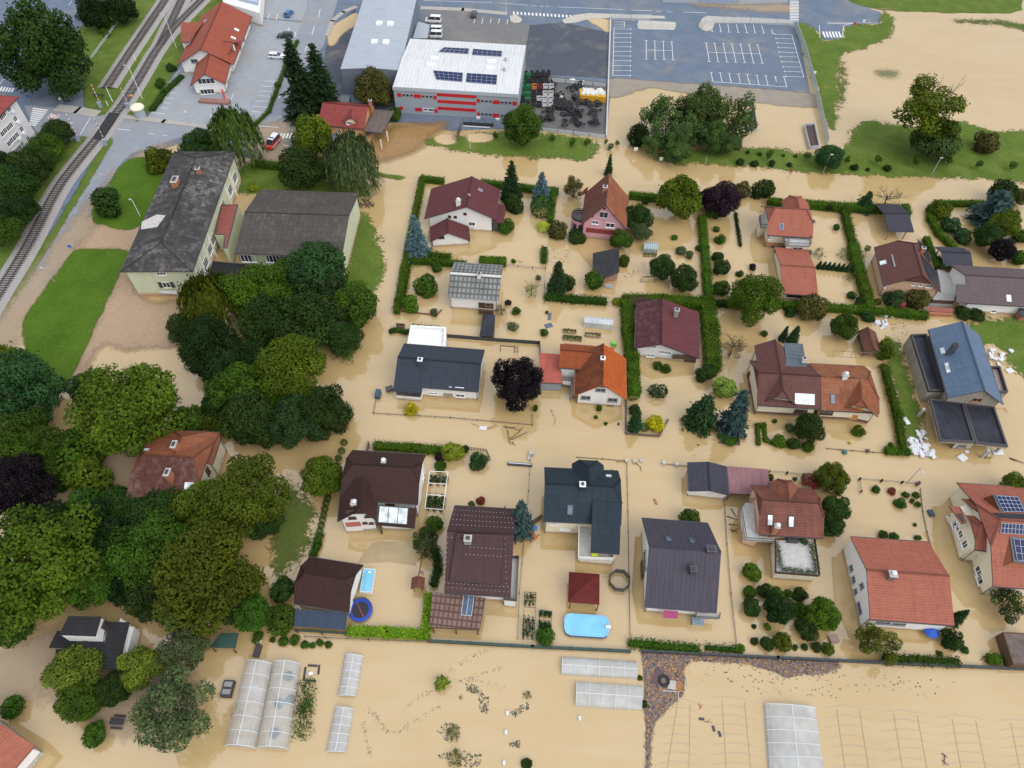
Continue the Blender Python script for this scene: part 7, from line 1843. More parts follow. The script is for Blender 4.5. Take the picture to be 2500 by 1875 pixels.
# ================================================================ VEHICLES, FENCES, POOLS, TUNNELS, SMALL THINGS
def copy_thing(root,loc,rz,label,group=None,mats=None):
 r=root.copy();COL.objects.link(r);r.location=loc;r.rotation_euler=(0,0,rz)
 r['label']=label
 if group:r['group']=group
 for ch in list(root.children):
  c=ch.copy();COL.objects.link(c);c.parent=r
  if mats and ch.name.split('.')[0]=='body':
   c.material_slots[0].link='OBJECT';c.material_slots[0].material=mats
  for g in list(ch.children):
   d=g.copy();COL.objects.link(d);d.parent=c
 return r
TYREM=plain('car_tyre',(0.02,0.02,0.02),.8)
LAMPM=plain('headlamp',(0.75,0.75,0.7),.15)
def car(name,label,cat,paint,kind='wagon',loc=(0,0),rz=0.0,group=None,roofm=None,stripe=None):
 """length along local x, nose at +x"""
 p=W(*loc);p.z=.06
 root=empty(name,(0,0,0),label,cat,group)
 if kind=='van':Ln,Wd,belt,top=4.9,1.9,1.15,2.05;cab=[(-2.4,1),(-2.3,1),(.75,1),(1.75,0)];hood=[(-2.45,.45,1.1),(-2.4,.35,belt),(1.7,.3,belt),(2.25,.3,1.0),(2.45,.42,.7)]
 elif kind=='hatch':Ln,Wd,belt,top=4.1,1.75,.95,1.47;cab=[(-2.0,0),(-1.55,1),(.25,1),(1.0,0)];hood=[(-2.05,.45,.8),(-2.0,.3,belt),(1.0,.28,belt),(1.85,.28,.8),(2.05,.4,.62)]
 else:Ln,Wd,belt,top=4.7,1.8,.95,1.46;cab=[(-2.3,0),(-1.9,1),(.3,1),(1.15,0)];hood=[(-2.35,.45,.85),(-2.3,.3,belt),(1.15,.28,belt),(2.1,.28,.82),(2.35,.4,.62)]
 mb=MB();hw=Wd/2
 def ring(x,zb,zt,k):return[Vector((x,-hw*k*.92,zb)),Vector((x,-hw*k,(zb+zt)*.5)),Vector((x,-hw*k*.93,zt)),Vector((x,hw*k*.93,zt)),Vector((x,hw*k,(zb+zt)*.5)),Vector((x,hw*k*.92,zb))]
 R_=[ring(x,a,b,.9 if i in(0,len(hood)-1)else 1.0)for i,(x,a,b)in enumerate(hood)]
 for A,B in zip(R_[:-1],R_[1:]):
  for i in range(6):
   j=(i+1)%6;mb.face([A[i],B[i],B[j],A[j]][::-1])
 mb.face(R_[0]);mb.face(R_[-1][::-1])
 t=hw*.78
 xr0,xr1=cab[1][0],cab[2][0]
 mb.box(((xr0+xr1)/2,0,top-.05),xr1-xr0,2*t,.06,0,1 if roofm else 0)
 for x0,x1 in((cab[0][0],xr0),(cab[3][0],xr1),((xr0+xr1)/2,(xr0+xr1)/2)):
  for s in(-1,1):mb.beam((x0,s*hw*.9,belt+.02),(x1,s*t,top),.09,.05)
 if stripe:
  for s in(-1,1):mb.face([(x,s*(hw+.012),z)for x,z in((-2.2,.62),(1.9,.62),(1.9,.85),(-2.2,.85))][::s],2)
 mb.build('body',[paint]+([roofm or paint])+([stripe]if stripe else[]),root)
 g=MB()
 b0=[Vector((cab[0][0],s*hw*.88,belt))for s in(-1,1)];b1=[Vector((cab[3][0],s*hw*.88,belt))for s in(-1,1)]
 u0=[Vector((xr0,s*t*.97,top-.03))for s in(-1,1)];u1=[Vector((xr1,s*t*.97,top-.03))for s in(-1,1)]
 g.face([b0[1],b0[0],u0[0],u0[1]]);g.face([b1[0],b1[1],u1[1],u1[0]])
 g.face([b0[0],b1[0],u1[0],u0[0]]);g.face([b1[1],b0[1],u0[1],u1[1]])
 g.build('windows',glass_mat('car_glass',(0.03,0.04,0.05),.06),root)
 for x in(-Ln*.3,Ln*.31):
  for s in(-1,1):
   w=MB();c=Vector((x,s*(hw-.1),.32));w.bar(c-Vector((0,.11,0)),c+Vector((0,.11,0)),.32,12)
   wo=w.build('wheel',TYREM,root)
   rmb=MB();rmb.bar(c+Vector((0,s*.09,0)),c+Vector((0,s*.125,0)),.19,8);rmb.build('rim',GREYMETAL,wo)
 for s in(-1,1):
  l=MB();l.box((Ln/2-.12,s*hw*.62,.6),.12,.35,.16);l.build('headlight',LAMPM,root)
 root.location=p;root.rotation_euler=(0,0,rz)
 return root
WHP=plain('white_car_paint',(0.75,0.76,0.78),.25,.03)
car('estate_car','white estate car parked in the forecourt beside the curved grass strip','car',WHP,'wagon',(677,142),rad(-4))
car('estate_car','dark green estate car parked at the upper end of the forecourt','car',plain('green_car_paint',(0.015,0.04,0.04),.25),'wagon',(697,92),rad(183))
car('hatchback','blue car parked at the top edge beside the white shop','car',plain('blue_car_paint',(0.05,0.16,0.36),.25),'hatch',(706,38),rad(80))
car('hatchback','dark grey car parked alone in the delivery yard','car',plain('grey_car_paint',(0.06,0.065,0.07),.25),'hatch',(1157,39),rad(88))
v=car('van','white van nearest the top in the row beside the warehouse','van',WHP,'van',(1058,55),rad(176),'white vans beside the warehouse')
copy_thing(v,W(1060,81)+Vector((0,0,.06)),rad(178),'white van in the middle of the row beside the warehouse');copy_thing(v,W(1060,92)+Vector((0,0,.06)),rad(178),'white van lowest in the row, partly behind the white workshop roof')
car('hatchback','dark parked car with a pale bonnet below the dark trees by the rails','car',plain('dark_car_paint',(0.04,0.045,0.06),.25),'hatch',(203,48),rad(-20))
REDP=plain('red_car_paint',(0.5,0.03,0.025),.3,.05)
fv=car('fire_service_van','red fire service van with a white roof stopped at the silted zebra crossing','fire van',REDP,'van',(668,355),rad(254),None,WHP,WHP)
lb=MB();lb.box((fv.location.x,fv.location.y,2.15),1.2,.35,.14,rad(-16));lb.build('light_bar',plain('blue_beacon',(0.03,0.12,0.5),.2),fv)
tg=MB();b_=fv.location+Vector((2.6*math.cos(rad(74)),2.6*math.sin(rad(74)),0));tg.box((b_.x,b_.y,.5),.12,1.7,1.1,rad(74));tg.build('tailgate',plain('yellow_warning',(0.75,0.42,0.05),.5),fv)
# --- sunken trailers
def trailer(c4,label,rack=False):
 P=[W(*a18(*q),1.0)for q in c4];c=sum(P,Vector())/4
 root=empty('trailer',(c.x,c.y,0),label,'trailer')
 for i in range(4):
  m=MB();a,b=P[i],P[(i+1)%4];m.beam(a,b,.14,1.3);m.build('side_board',plain('trailer_grey',(0.42,0.43,0.46),.5,.1),root)
 m=MB();m.face([Vector((q.x,q.y,.45))for q in P]if True else[]);m.build('load_bed',plain('brown_load',(0.075,0.05,0.045),.9,.3,3),root)
 if rack:
  m=MB();a,b=P[0],P[1]
  for k in range(5):
   q=a+(b-a)*k/4;m.bar(q,q+Vector((0,0,1.6)),.05,4)
  m.beam(a+Vector((0,0,1.6)),b+Vector((0,0,1.6)),.08,.08);m.build('head_rack',GREYMETAL,root)
 return root
trailer(((520,955),(598,950),(635,1120),(562,1130)),'long grey trailer with a brown load sunk in open flood water')
trailer(((85,850),(140,845),(158,990),(82,1000)),'trailer with a head rack half hidden behind the tall open park tree',True)
# --- tyre yard
yard=sheet('yard_concrete',[a12(240,560),a12(900,640),a12(880,1035),a12(210,1000)],.058,asphalt('dirty_concrete',(0.12,0.115,0.115),.25,.6))
def torus_mesh(name,R,r,nu=14,nv=7):
 mb=MB()
 def P(i,j):
  a,b=i*2*math.pi/nu,j*2*math.pi/nv
  return Vector(((R+r*math.cos(b))*math.cos(a),(R+r*math.cos(b))*math.sin(a),r*.95*math.sin(b)))
 for i in range(nu):
  for j in range(nv):mb.face([P(i,j),P(i+1,j),P(i+1,j+1),P(i,j+1)])
 o=mb.build(name,BLACKRUB,smooth=True);me=o.data;bpy.data.objects.remove(o);return me
TY=torus_mesh('tyre',.30,.14);TYB=torus_mesh('large_tyre',.52,.2)
def tyre(x,y,z,tilt,az,label,big=False,s=1.0,grp='loose tyres in the fenced yard'):
 o=bpy.data.objects.new('tyre',TYB if big else TY);COL.objects.link(o)
 p=W(*a12(x,y));o.location=(p.x,p.y,z);o.rotation_euler=(tilt,0,az);o.scale=(s,s,s)
 tag(o,label,'tyre',grp)
rt=random.Random(5)
for k in range(185):
 x,y=rt.choice([(430,690,60,40),(520,760,40,30),(690,780,60,40),(540,860,110,45),(640,880,60,50),(800,860,60,60),(740,950,110,35),(620,930,70,60),(430,900,50,40),(640,700,40,20),(330,640,90,30)])[:2],0
 cx,cy=x
 sx,sy={430:(60,40),520:(40,30),690:(60,40),540:(110,45),640:(55,45),800:(50,55),740:(110,30),620:(70,50),330:(90,30)}[cx]
 big=rt.random()<.5
 tyre(cx+rt.uniform(-sx,sx),cy+rt.uniform(-sy,sy),.22+rt.random()*.9,rt.choice([0,rt.uniform(-.5,.5),1.4]),rt.uniform(0,6.28),'black rubber tyre in the heaps of the fenced yard',big)
for i,x in enumerate((265,310,353,397,440)):
 for k in range(5):tyre(x,592-i*2,.2+.3*k,0,0,'black tyre stacked in the upright columns behind the yard crates',True,.8,'tyres in upright columns')
for x,y,az in((480,840,.3),(505,845,.3),(530,850,.3),(555,855,.3),(580,850,.3),(600,860,.3)):
 for k in range(4):tyre(x+k*3,y-k*14,.55,1.45,az,'large black tyre standing in the long rows of the yard',True,1.1,'tyres in standing rows')
CR=[plain('green_crate',(0.02,0.15,0.06),.5),plain('black_crate',(0.03,0.03,0.035),.6),plain('white_cage',(0.6,0.6,0.6),.5),plain('orange_crate',(0.6,0.2,0.04),.5),plain('dark_red_crate',(0.2,0.03,0.04),.5)]
CN=['green','black','white','orange','dark red']
def crate(x,y,ci,lvl,label):
 p=W(*a12(x,y));root=MB()
 c=Vector((p.x,p.y,.06+lvl));s=.62
 m=MB()
 for dx,dy,lx,ly in((0,-s,1.24,.08),(0,s,1.24,.08),(-s,0,.08,1.1),(s,0,.08,1.1)):m.box((c.x+dx,c.y+dy,c.z),lx,ly,.9)
 m.box((c.x,c.y,c.z+.05),1.1,1.1,.45 if ci!=0 else .6,0,1)
 o=m.build('crate',[CR[ci],BLACKRUB if ci not in(0,)else CR[0]]);tag(o,label,'crate','stacked crates in the yard')
rows=[(620,[0,0,1,1,1]),(668,[0,1,1,1,1]),(705,[0,0,3,4,2,2]),(745,[0,0,1,1,2,2]),(785,[1,0,1,2,2,2]),(825,[1,1,1,1,2,2])]
onm=['first','second','third','fourth','fifth','sixth']
for r,(y,cs)in enumerate(rows):
 for q,ci in enumerate(cs):
  crate(243+q*44+r*-2,y,ci,.95 if r<3 else .4,f'{CN[ci]} tyre crate, {onm[q]} from the workshop wall in the {onm[r]} row down')
sk=empty('skip_container',W(*a12(780,790)),'yellow skip container heaped with white sacks in the tyre yard','skip container')
m=MB();P=[W(*a12(x,y),1.7)for x,y in((680,700),(882,712),(880,730),(676,722))];q=[W(*a12(x,y))for x,y in((680,780),(878,795))]
m.prism([(q[0].x,q[0].y),(q[1].x,q[1].y),(q[1].x,q[1].y+3.2),(q[0].x,q[0].y+3.2)],.06,1.7);m.build('container',plain('yellow_paint',(0.62,0.33,0.02),.5),sk)
m=MB()
for k in range(70):
 a=Vector((rt.uniform(q[0].x+.3,q[1].x-.3),q[0].y+rt.uniform(.3,2.9),1.7));m.lathe(a,[(.4,0),(.45,.2),(.2,.45),(0,.5)],6)
m.build('sacks',plain('white_sack',(0.62,0.62,0.6),.8,.3,3),sk)
for x,y,n,l in((630,632,10,'heap of white sacks by the upper yard fence, left'),(690,650,9,'heap of white and brown sacks by the upper yard fence, right'),(520,750,5,'small heap of white bags among the tyres')):
 m=MB()
 for k in range(n):
  a=W(*a12(x+rt.uniform(-22,22),y+rt.uniform(-14,10)));m.lathe(a+Vector((0,0,.05)),[(.4,0),(.5,.2),(.25,.5),(0,.6)],7)
 tag(m.build('sack_heap',MATS['white_sack']),l,'sacks')
 # --- fences
def panel_fence(pts,h,mat,label,w=.14,pitch=2.5,name='fence',z0=-.5):
 P=[W(*q,h)for q in pts];c=P[0]
 root=empty(name,(c.x,c.y,0),label,'fence')
 m,pm=MB(),MB()
 for a,b in zip(P[:-1],P[1:]):
  m.beam(a,b,w,h-z0)
  k=max(1,int((b-a).length/pitch))
  for i in range(k+1):
   q=a+(b-a)*i/k;pm.box((q.x,q.y,z0),w+.05,w+.05,h-z0+.05,math.atan2(b.y-a.y,b.x-a.x))
 m.build('panels',mat,root);tag(pm.build('posts',FASCIA,root),kind='stuff')
 return root
def wire_fence(pts,label,h=.7,pitch=2.2,mat=None,name='wire_fence',rails=(1.0,.45),r=.045,pm=None,pr=.07):
 P=[W(*q)for q in pts]
 root=empty(name,P[0],label,'fence');mat=mat or plain('weathered_steel',(0.14,0.12,0.10),.7,.3,3)
 m,p_=MB(),MB()
 for a,b in zip(P[:-1],P[1:]):
  for f in rails:m.beam(a+Vector((0,0,h*f)),b+Vector((0,0,h*f)),r,r)
  k=max(1,int((b-a).length/pitch))
  for i in range(k+1):
   q=a+(b-a)*i/k;p_.bar(q-Vector((0,0,.4)),q+Vector((0,0,h+.1)),pr,5)
 m.build('wires',mat,root);tag(p_.build('posts',pm or mat,root),kind='stuff')
 return root
def mesh_mat(name,col,a=.55):
 if name in MATS:return MATS[name]
 m,nt,b=new_mat(name);b.inputs['Base Color'].default_value=(*col,1);b.inputs['Alpha'].default_value=a;b.inputs['Roughness'].default_value=.6;MATS[name]=m;return m
GREENF=plain('dark_green_fence',(0.035,0.07,0.06),.7,.15);BLACKF=plain('anthracite_fence',(0.04,0.048,0.055),.6,.15)
panel_fence([(1049,1563),(1300,1577),(1538,1588)],.7,GREENF,'long dark green panel fence between gardens and the drowned field',.3)
panel_fence([(1572,1588),(1900,1604),(2200,1618),(2560,1634)],.7,BLACKF,'long anthracite fence above the debris field',.3)
panel_fence([(1092,816),(1200,825),(1318,833),(1319,862)],.9,BLACKF,'dark blue grey fence behind the slate blue bungalow')
panel_fence([(720,1537),(872,1546)],.6,GREENF,'short dark green fence under the navy lean-to')
wire_fence([(745,1555),(900,1563),(1045,1568)],'thin wire fence with posts below the trampoline lawn',.5,2.6)
wire_fence([(921,962),(912,1010),(1100,1021),(1300,1039),(1300,1015)],'low black railing around the flooded front lawn of the bungalow',.35,2.4)
wire_fence([(1295,1118),(1290,1200),(1281,1310),(1268,1450),(1264,1560)],'drowned wire fence left of the teal roofed house',.3,3.2)
wire_fence([(1530,1128),(1533,1250),(1535,1400),(1538,1550)],'drowned wire fence right of the teal roofed house',.3,3)
wire_fence([(1767,1212),(1774,1330),(1784,1450),(1797,1572)],'wire fence with white caps right of the purple grey roof',.45,3,pm=plain('white_post',(0.6,0.58,0.55),.7))
wire_fence([(1408,1117),(1470,1121),(1528,1126)],'barely visible fence line behind the teal roof turret',.2,2.4)
wire_fence([(1620,1134),(1678,1139)],'short fence with white pillars left of the double garage',.3,2.4,pm=plain('white_post',(0.6,0.58,0.55),.7),pr=.16)
BROWNP=plain('brown_pillar',(0.13,0.09,0.075),.8,.3)
wire_fence([(1877,1153),(1920,1157),(1960,1161)],'black iron fence with brown pillars behind the pink carport',.6,3,pm=BROWNP,pr=.16)
wire_fence([(2101,1202),(2097,1172),(2150,1176),(2200,1180),(2240,1184)],'black iron fence with pillars at the flooded front garden',.6,3.2,pm=BROWNP,pr=.17)
wire_fence([(2246,1195),(2252,1250),(2262,1300),(2270,1330)],'drowned wire fence with clinging leaves right of the shrubs',.25,2.4)
wire_fence([(2018,1096),(2080,1101),(2130,1105),(2170,1107)],'half sunken iron railing in front of the long house',.25,2)
wire_fence([(1230,649),(1300,656),(1332,658)],'wire fence on posts behind the chequered roof',.6,2.6);wire_fence([(1331,658),(1329,700),(1328,742)],'wire fence running down beside the pointed conifer',.8,3)
wire_fence([(967,754),(985,762),(1043,768),(1068,768),(1078,758)],'curved rusty bed edging below the bright round bush',.3,5,plain('rusty_edge',(0.16,0.07,0.04),.8),'garden_edging',(1.0,.5),.14)
wire_fence([(1143,1098),(1188,1103),(1197,1125)],'brown picket fence beside the weeping bluish shrub',.8,.5,BROWNP,'picket_fence',(1.0,.4),.08,BROWNP,.05)
wire_fence([(2008,735),(2062,742)],'thin grey rail frame standing in the lawn water',.8,8,GREYMETAL,'rail_stand',(1.0,),.05)
def low_wall(pts,h,label,mat=BROWNP,w=.25):
 m=MB();P=[W(*q,h)for q in pts]
 for a,b in zip(P[:-1],P[1:]):m.beam(a,b,w,h+.5)
 tag(m.build('garden_wall',mat),label,'wall')
low_wall([(1530,940),(1528,1057),(1610,1063),(1632,1022)],.4,'low brown wall around the golden shrub corner bed')
low_wall([(1680,1035),(1748,1042)],.3,'low brown wall at the foot of the palm like fir');low_wall([(1756,1080),(1806,1084),(1804,1058)],.25,'low stone edge of the ground cover mound')
low_wall([(899,1077),(895,1098)],.9,'left brown gate wall of the brown half hipped house');low_wall([(919,1079),(912,1092)],.9,'right brown gate wall of the brown half hipped house')
low_wall([(1852,1036),(1857,1085)],.25,'dark kerb beside the curled box hedge')
GF=plain('galvanised_fence',(0.42,0.45,0.48),.5,.1);MESHW=mesh_mat('pale_mesh',(0.55,0.58,0.6),.5);MESHG=mesh_mat('green_grey_mesh',(0.40,0.46,0.43),.85)
def mesh_fence(pts,h,label,mat,pitch=2.5):
 P=[W(*q)for q in pts];root=empty('mesh_fence',P[0],label,'fence');m,p_=MB(),MB()
 for a,b in zip(P[:-1],P[1:]):
  m.face([a,b,b+Vector((0,0,h)),a+Vector((0,0,h))]);k=max(1,int((b-a).length/pitch))
  for i in range(k+1):
   q=a+(b-a)*i/k;p_.bar(q,q+Vector((0,0,h+.08)),.05,4)
  p_.beam(a+Vector((0,0,h)),b+Vector((0,0,h)),.06,.06)
 m.build('mesh',mat,root);tag(p_.build('posts',GF,root),kind='stuff')
mesh_fence([(1940,68),(1962,128),(1985,212),(2005,300),(2018,355)],2.2,'tall grey green mesh fence between car park and drowned grass',MESHG)
mesh_fence([(1490,48),(1540,51),(1588,50)],1.9,'pale mesh fence left of the car park gate',MESHW);mesh_fence([(1720,58),(1830,57),(1938,64)],1.9,'pale mesh fence along the top of the car park',MESHW);mesh_fence([(1712,76),(1720,58)],1.9,'short return of the pale mesh fence at the kerbed end',MESHW)
panel_fence([(1347,191),(1415,197),(1481,204)],1.0,GF,'upper pale fence of the tyre yard',.1,3,z0=.05);panel_fence([(1325,312),(1400,320),(1479,330)],1.0,GF,'lower pale fence of the tyre yard',.1,3,z0=.05)
m=MB();P=[W(1490,52),W(1485,200),W(1480,336)]
for a,b in zip(P[:-1],P[1:]):m.beam(a+Vector((0,0,.7)),b+Vector((0,0,.7)),.35,1)
tag(m.build('boundary_wall',plain('pale_concrete',(0.5,0.49,0.47),.8,.15)),'long pale boundary wall between tyre yard and car park','wall')
gt=empty('sliding_gate',W(1600,68),'white lattice sliding gate on its kerbed island at the car park','gate');m=MB()
A_,B_=W(1556,70),W(1648,72)
for z in(.3,1.8):m.beam(A_+Vector((0,0,z)),B_+Vector((0,0,z)),.12,.12)
for i in range(7):
 q=A_+(B_-A_)*i/6;m.bar(q+Vector((0,0,.2)),q+Vector((0,0,1.8)),.05,4)
 if i<6:q2=A_+(B_-A_)*(i+1)/6;m.bar(q+Vector((0,0,.25 if i%2 else 1.75)),q2+Vector((0,0,1.75 if i%2 else .25)),.04,4)
m.build('lattice',plain('white_steel',(0.68,0.7,0.72),.5),gt)
m=MB();
for i in range(5):
 q=W(1131+18*i,306+1*i);m.bar(q,q+Vector((0,0,1.7)),.05,4)
m.beam(W(1131,306)+Vector((0,0,1.0)),W(1205,310)+Vector((0,0,1.0)),.06,.9);tag(m.build('yard_gate',DKMETAL),'dark gate with a white rail below the striped workshop','gate')
m=MB();m.beam(W(1131,311)+Vector((0,0,.5)),W(1196,315)+Vector((0,0,.5)),.15,.15);tag(m.build('white_barrier_rail',FRAME),'white rail lying along the dark workshop gate','rail')
bb=empty('billboard',W(1120,345),'red and white advertising board seen edge on beside the sand patch','billboard');A_,B_=W(1118,345),W(1126,322);m=MB()
m.face([A_+Vector((0,0,.6)),B_+Vector((0,0,.6)),B_+Vector((0,0,2.6)),A_+Vector((0,0,2.6))]);m.face([q-Vector((.12,0,0))for q in(B_+Vector((0,0,.6)),A_+Vector((0,0,.6)),A_+Vector((0,0,2.6)),B_+Vector((0,0,2.6)))],1);m.build('panel',[plain('dark_back',(0.1,0.1,0.12),.6),plain('red_white_poster',(0.5,0.2,0.2),.5,.8,1.2)],bb)
m=MB();[m.bar(q,q+Vector((0,0,2.7)),.06,4)for q in(A_,(A_+B_)/2,B_)];m.build('frame',DKMETAL,bb)
# --- lamps and poles
def solve_h(b,top):
 lo,hi=.2,30.0;p=W(*b)
 for _ in range(40):
  h=(lo+hi)/2;c=RC.T@np.array([p.x,p.y,h-CAM_H]);y=PCY+FPX*c[1]/c[2]
  if y>top[1]:lo=h
  else:hi=h
 return h
def lamp(b,top,label,arm=(.9,0),mat=GREYMETAL,r=.09,name='street_lamp',head=True):
 p=W(*b);h=solve_h(b,top);root=empty(name,p,label,'street lamp' if head else 'pole')
 m=MB();m.bar(p-Vector((0,0,.3)),p+Vector((0,0,h)),r,6,r*.6);m.build('pole',mat,root)
 if head:
  m=MB();t=p+Vector((0,0,h));e=t+Vector((arm[0],arm[1],.15));m.bar(t,e,.05,4);m.box((e.x,e.y,e.z-.05),.7,.3,.14,math.atan2(arm[1],arm[0]));m.build('lamp_head',plain('pale_lamp',(0.4,0.42,0.43),.5),root)
 return root
lamp((431,118),(398,35),'tall pale lamp post beside the restaurant bank',(-.9,0),FRAME);lamp((348,242),(309,161),'tall pale lamp post at the crossing kiosk',(-.9,0),FRAME)
lamp((267,454),(250,427),'slim lamp post at the edge of the small school lawn',(-.6,0));lamp((343,529),(322,490),'leaning pale lamp post on the small school lawn',(-.5,.2),FRAME);lamp((134,689),(105,656),'lamp post at the long lawn edge',(-.7,0),r=.07)
lamp((799,247),(790,206),'slim pale mast behind the orange house roof',head=False,name='mast',mat=FRAME,r=.06);lamp((684,308),(690,288),'short lamp at the silted zebra crossing',(.5,0))
lamp((2275,425),(2297,387),'tripod mast lamp in the park grass',(.1,0),r=.12);lamp((2009,422),(2026,379),'lamp post in front of the big round park tree',(.3,0),r=.07);lamp((2216,1177),(2240,1142),'bent lamp post above the fenced front garden',(-.2,-1.0));lamp((1293,1105),(1293,1071),'thin white pole beside the stone gate pillar',head=False,name='pole',mat=FRAME,r=.06)
lamp((1721,402),(1724,383),'thin double pole under the park trees',head=False,name='pole');lamp((1235,36),(1233,0),'flag pole with a yellow banner at the traffic island',head=False,name='flag_pole',mat=FRAME);lamp((1432,390),(1434,350),'thin pole at the bent sapling',head=False,name='pole',r=.05)
lamp((1148,363),(1147,322),'white pole on the sand patch',head=False,name='pole',mat=FRAME,r=.06)
def road_sign(b,top,label,col,w=.7,shape='rect'):
 p=W(*b);h=solve_h(b,top);root=empty('road_sign',p,label,'road sign');m=MB();m.bar(p,p+Vector((0,0,h)),.05,5);m.build('pole',GREYMETAL,root);m=MB();m.box((p.x,p.y-.08,h-w*.9),w,.05,w,0);m.build('plate',col,root)
BLUES=plain('blue_sign',(0.02,0.12,0.5),.4)
road_sign((177,612),(166,598),'blue road sign at the corner of the silted road',BLUES);road_sign((73,247),(69,232),'blue road sign under the huge dark tree',BLUES);road_sign((155,259),(144,238),'white road sign at the pavement before the crossing',FRAME,.6);road_sign((464,303),(456,270),'white sign on a post in the forecourt',FRAME,.6);road_sign((523,300),(519,280),'pale sign beside the drooping birch',FRAME,.9)
road_sign((2082,70),(2085,55),'red round stop sign at the side road mouth',plain('red_sign',(0.6,0.03,0.04),.4),.8);road_sign((2105,62),(2110,48),'white direction sign at the side road mouth',FRAME,.7);road_sign((1984,190),(1985,174),'small white sign behind the mesh fence',FRAME,.8)
road_sign((1550,378),(1549,360),'white notice board under the dark compact tree',FRAME,.9);road_sign((1612,398),(1614,384),'white notice board below the open park tree',FRAME,.9)
# --- level crossing
STR=[plain('barrier_white',(0.72,0.72,0.72),.5),plain('barrier_red',(0.5,0.03,0.03),.5)]
for b,t,l in(((247,262),(215,208),'raised red and white barrier left of the track, far side'),((315,265),(293,216),'raised red and white barrier right of the track, far side'),((193,344),(160,279),'raised red and white barrier left of the track, near side'),((259,354),(236,290),'raised red and white barrier right of the track, near side')):
 p=W(*b);h=solve_h(b,t);root=empty('crossing_barrier',p,l,'barrier','level crossing barriers')
 m=MB();m.box(p+Vector((0,0,.05)),.8,.9,1.3,.3);m.box(p+Vector((0,0,1.36)),.9,1.0,.15,.3);m.build('drive_box',plain('grey_blue_box',(0.25,0.31,0.40),.5),root)
 m=MB();q0=p+Vector((.2,0,1.2));q1=p+Vector((.1,.3,h));n_=11
 for k in range(n_):m.bar(q0+(q1-q0)*k/n_,q0+(q1-q0)*(k+1)/n_,.08,5,m=k%2)
 m.build('arm',STR,root)
p=W(344,284);root=empty('kiosk',p,'round grey kiosk with a white dome roof beside the level crossing','kiosk')
m=MB();m.lathe(p,[(1.35,-.1),(1.35,2.4)],16);m.build('wall',plain('grey_blue_wall',(0.33,0.38,0.42),.6),root);m=MB();m.lathe(p+Vector((0,0,2.41)),[(1.75,0),(1.75,.2),(1.5,.5),(.8,.75),(0,.85)],16);m.build('roof',plain('cream_dome',(0.72,0.68,0.52),.6),root)
p=W(243,240);root=empty('buffer_stop',p,'dark steel buffer stop at the end of the side track','buffer stop');m=MB();m.beam(p+Vector((-1.3,0,1.1)),p+Vector((1.3,0.2,1.1)),.25,.3);[m.bar(p+Vector((s,0,.1)),p+Vector((s,.1,1.1)),.09)for s in(-.8,.8)];[m.bar(p+Vector((s,1.6,.1)),p+Vector((s,.1,1.0)),.08)for s in(-.8,.8)];m.build('frame',DKMETAL,root)
for b,t,l in(((275,248),(259,213),'railway signal with a pale head beside the side track'),((331,148),(327,135),'short pale trackside marker between the rails'),((264,258),(259,246),'white relay post at the crossing')):lamp(b,t,l,head=False,name='signal_post',mat=FRAME,r=.14)
m=MB();p=W(322,238);m.box(p+Vector((0,0,.1)),.9,.6,.5);tag(m.build('point_motor',plain('orange_box',(0.6,0.28,0.03),.5)),'orange box beside the rails at the crossing','box')
m=MB();A_,B_=W(224,148),W(345,-20)
for s in(0,.5):m.beam(A_+Vector((s,0,1.0)),B_+Vector((s,0,1.0)),.12,.12)
for i in range(12):q=A_+(B_-A_)*i/11;m.bar(q,q+Vector((0,0,1.0)),.05,4)
tag(m.build('pipe_railing',GF),'pale double handrail running along the rail verge','railing')
# --- pools, trampoline
def pool_water(name,col):
 if name in MATS:return MATS[name]
 m,nt,b=new_mat(name);f=noise(nt,.7,3,'World');c=ramp(nt,f,[(.3,sc(col,.9)),(.7,sc(col,1.1))]);nt.links.new(c,b.inputs['Base Color']);b.inputs['Roughness'].default_value=.05;bump(nt,b,noise(nt,2.5,3,'World'),.02,.3);MATS[name]=m;return m
def pool(c4,h,label,wallm,rimm,wat,cut=0.0):
 P=[W(*q,h)for q in c4];c=sum(P,Vector())/len(P);root=empty('pool',(c.x,c.y,0),label,'pool')
 Q=[]
 for i in range(4):
  a,b,d=P[i-1],P[i],P[(i+1)%4]
  if cut:Q+=[b+(a-b).normalized()*cut,b+(a-b).normalized()*cut*.3+(d-b).normalized()*cut*.3,b+(d-b).normalized()*cut]
  else:Q.append(b)
 m=MB();m.prism([(q.x,q.y)for q in Q],-.5,h-.02);m.build('wall',wallm,root)
 inner=[c+(q-c)*.955 for q in Q];m=MB()
 L=len(Q)
 for i in range(L):
  j=(i+1)%L;m.prism([(q.x,q.y)for q in(Q[i],Q[j],inner[j],inner[i])],h-.04,h+.06)
 m.build('rim',rimm,root)
 m=MB();f=[Vector((q.x,q.y,h-.012))for q in inner]
 if(f[1]-f[0]).cross(f[2]-f[1]).z<0:f=f[::-1]
 m.face(f);m.build('water',wat,root);return root
PW=pool_water('pool_water',(0.19,0.51,0.71))
r_=pool([d12(562,462),d12(908,486),d12(908,655),d12(560,632)],.75,'large light blue frame pool with cut corners beside the red gazebo',plain('blue_grey_liner',(0.06,0.12,0.2),.6),plain('pale_blue_rim',(0.25,0.5,0.72),.4),PW,.9)
m=MB();p=W(*d12(900,572),.8);m.box(p,.7,.4,.2,-.05);m.build('skimmer',FRAME,r_)
r_=pool([d6(910,120),d6(1000,124),d6(970,305),d6(880,300)],.8,'small rectangular blue pool with a white rim beside the brown garden house',FRAME,FRAME,PW)
m=MB();p=W(*d6(955,150),.8);m.box(p,.4,.3,.15);m.build('ladder',FRAME,r_)
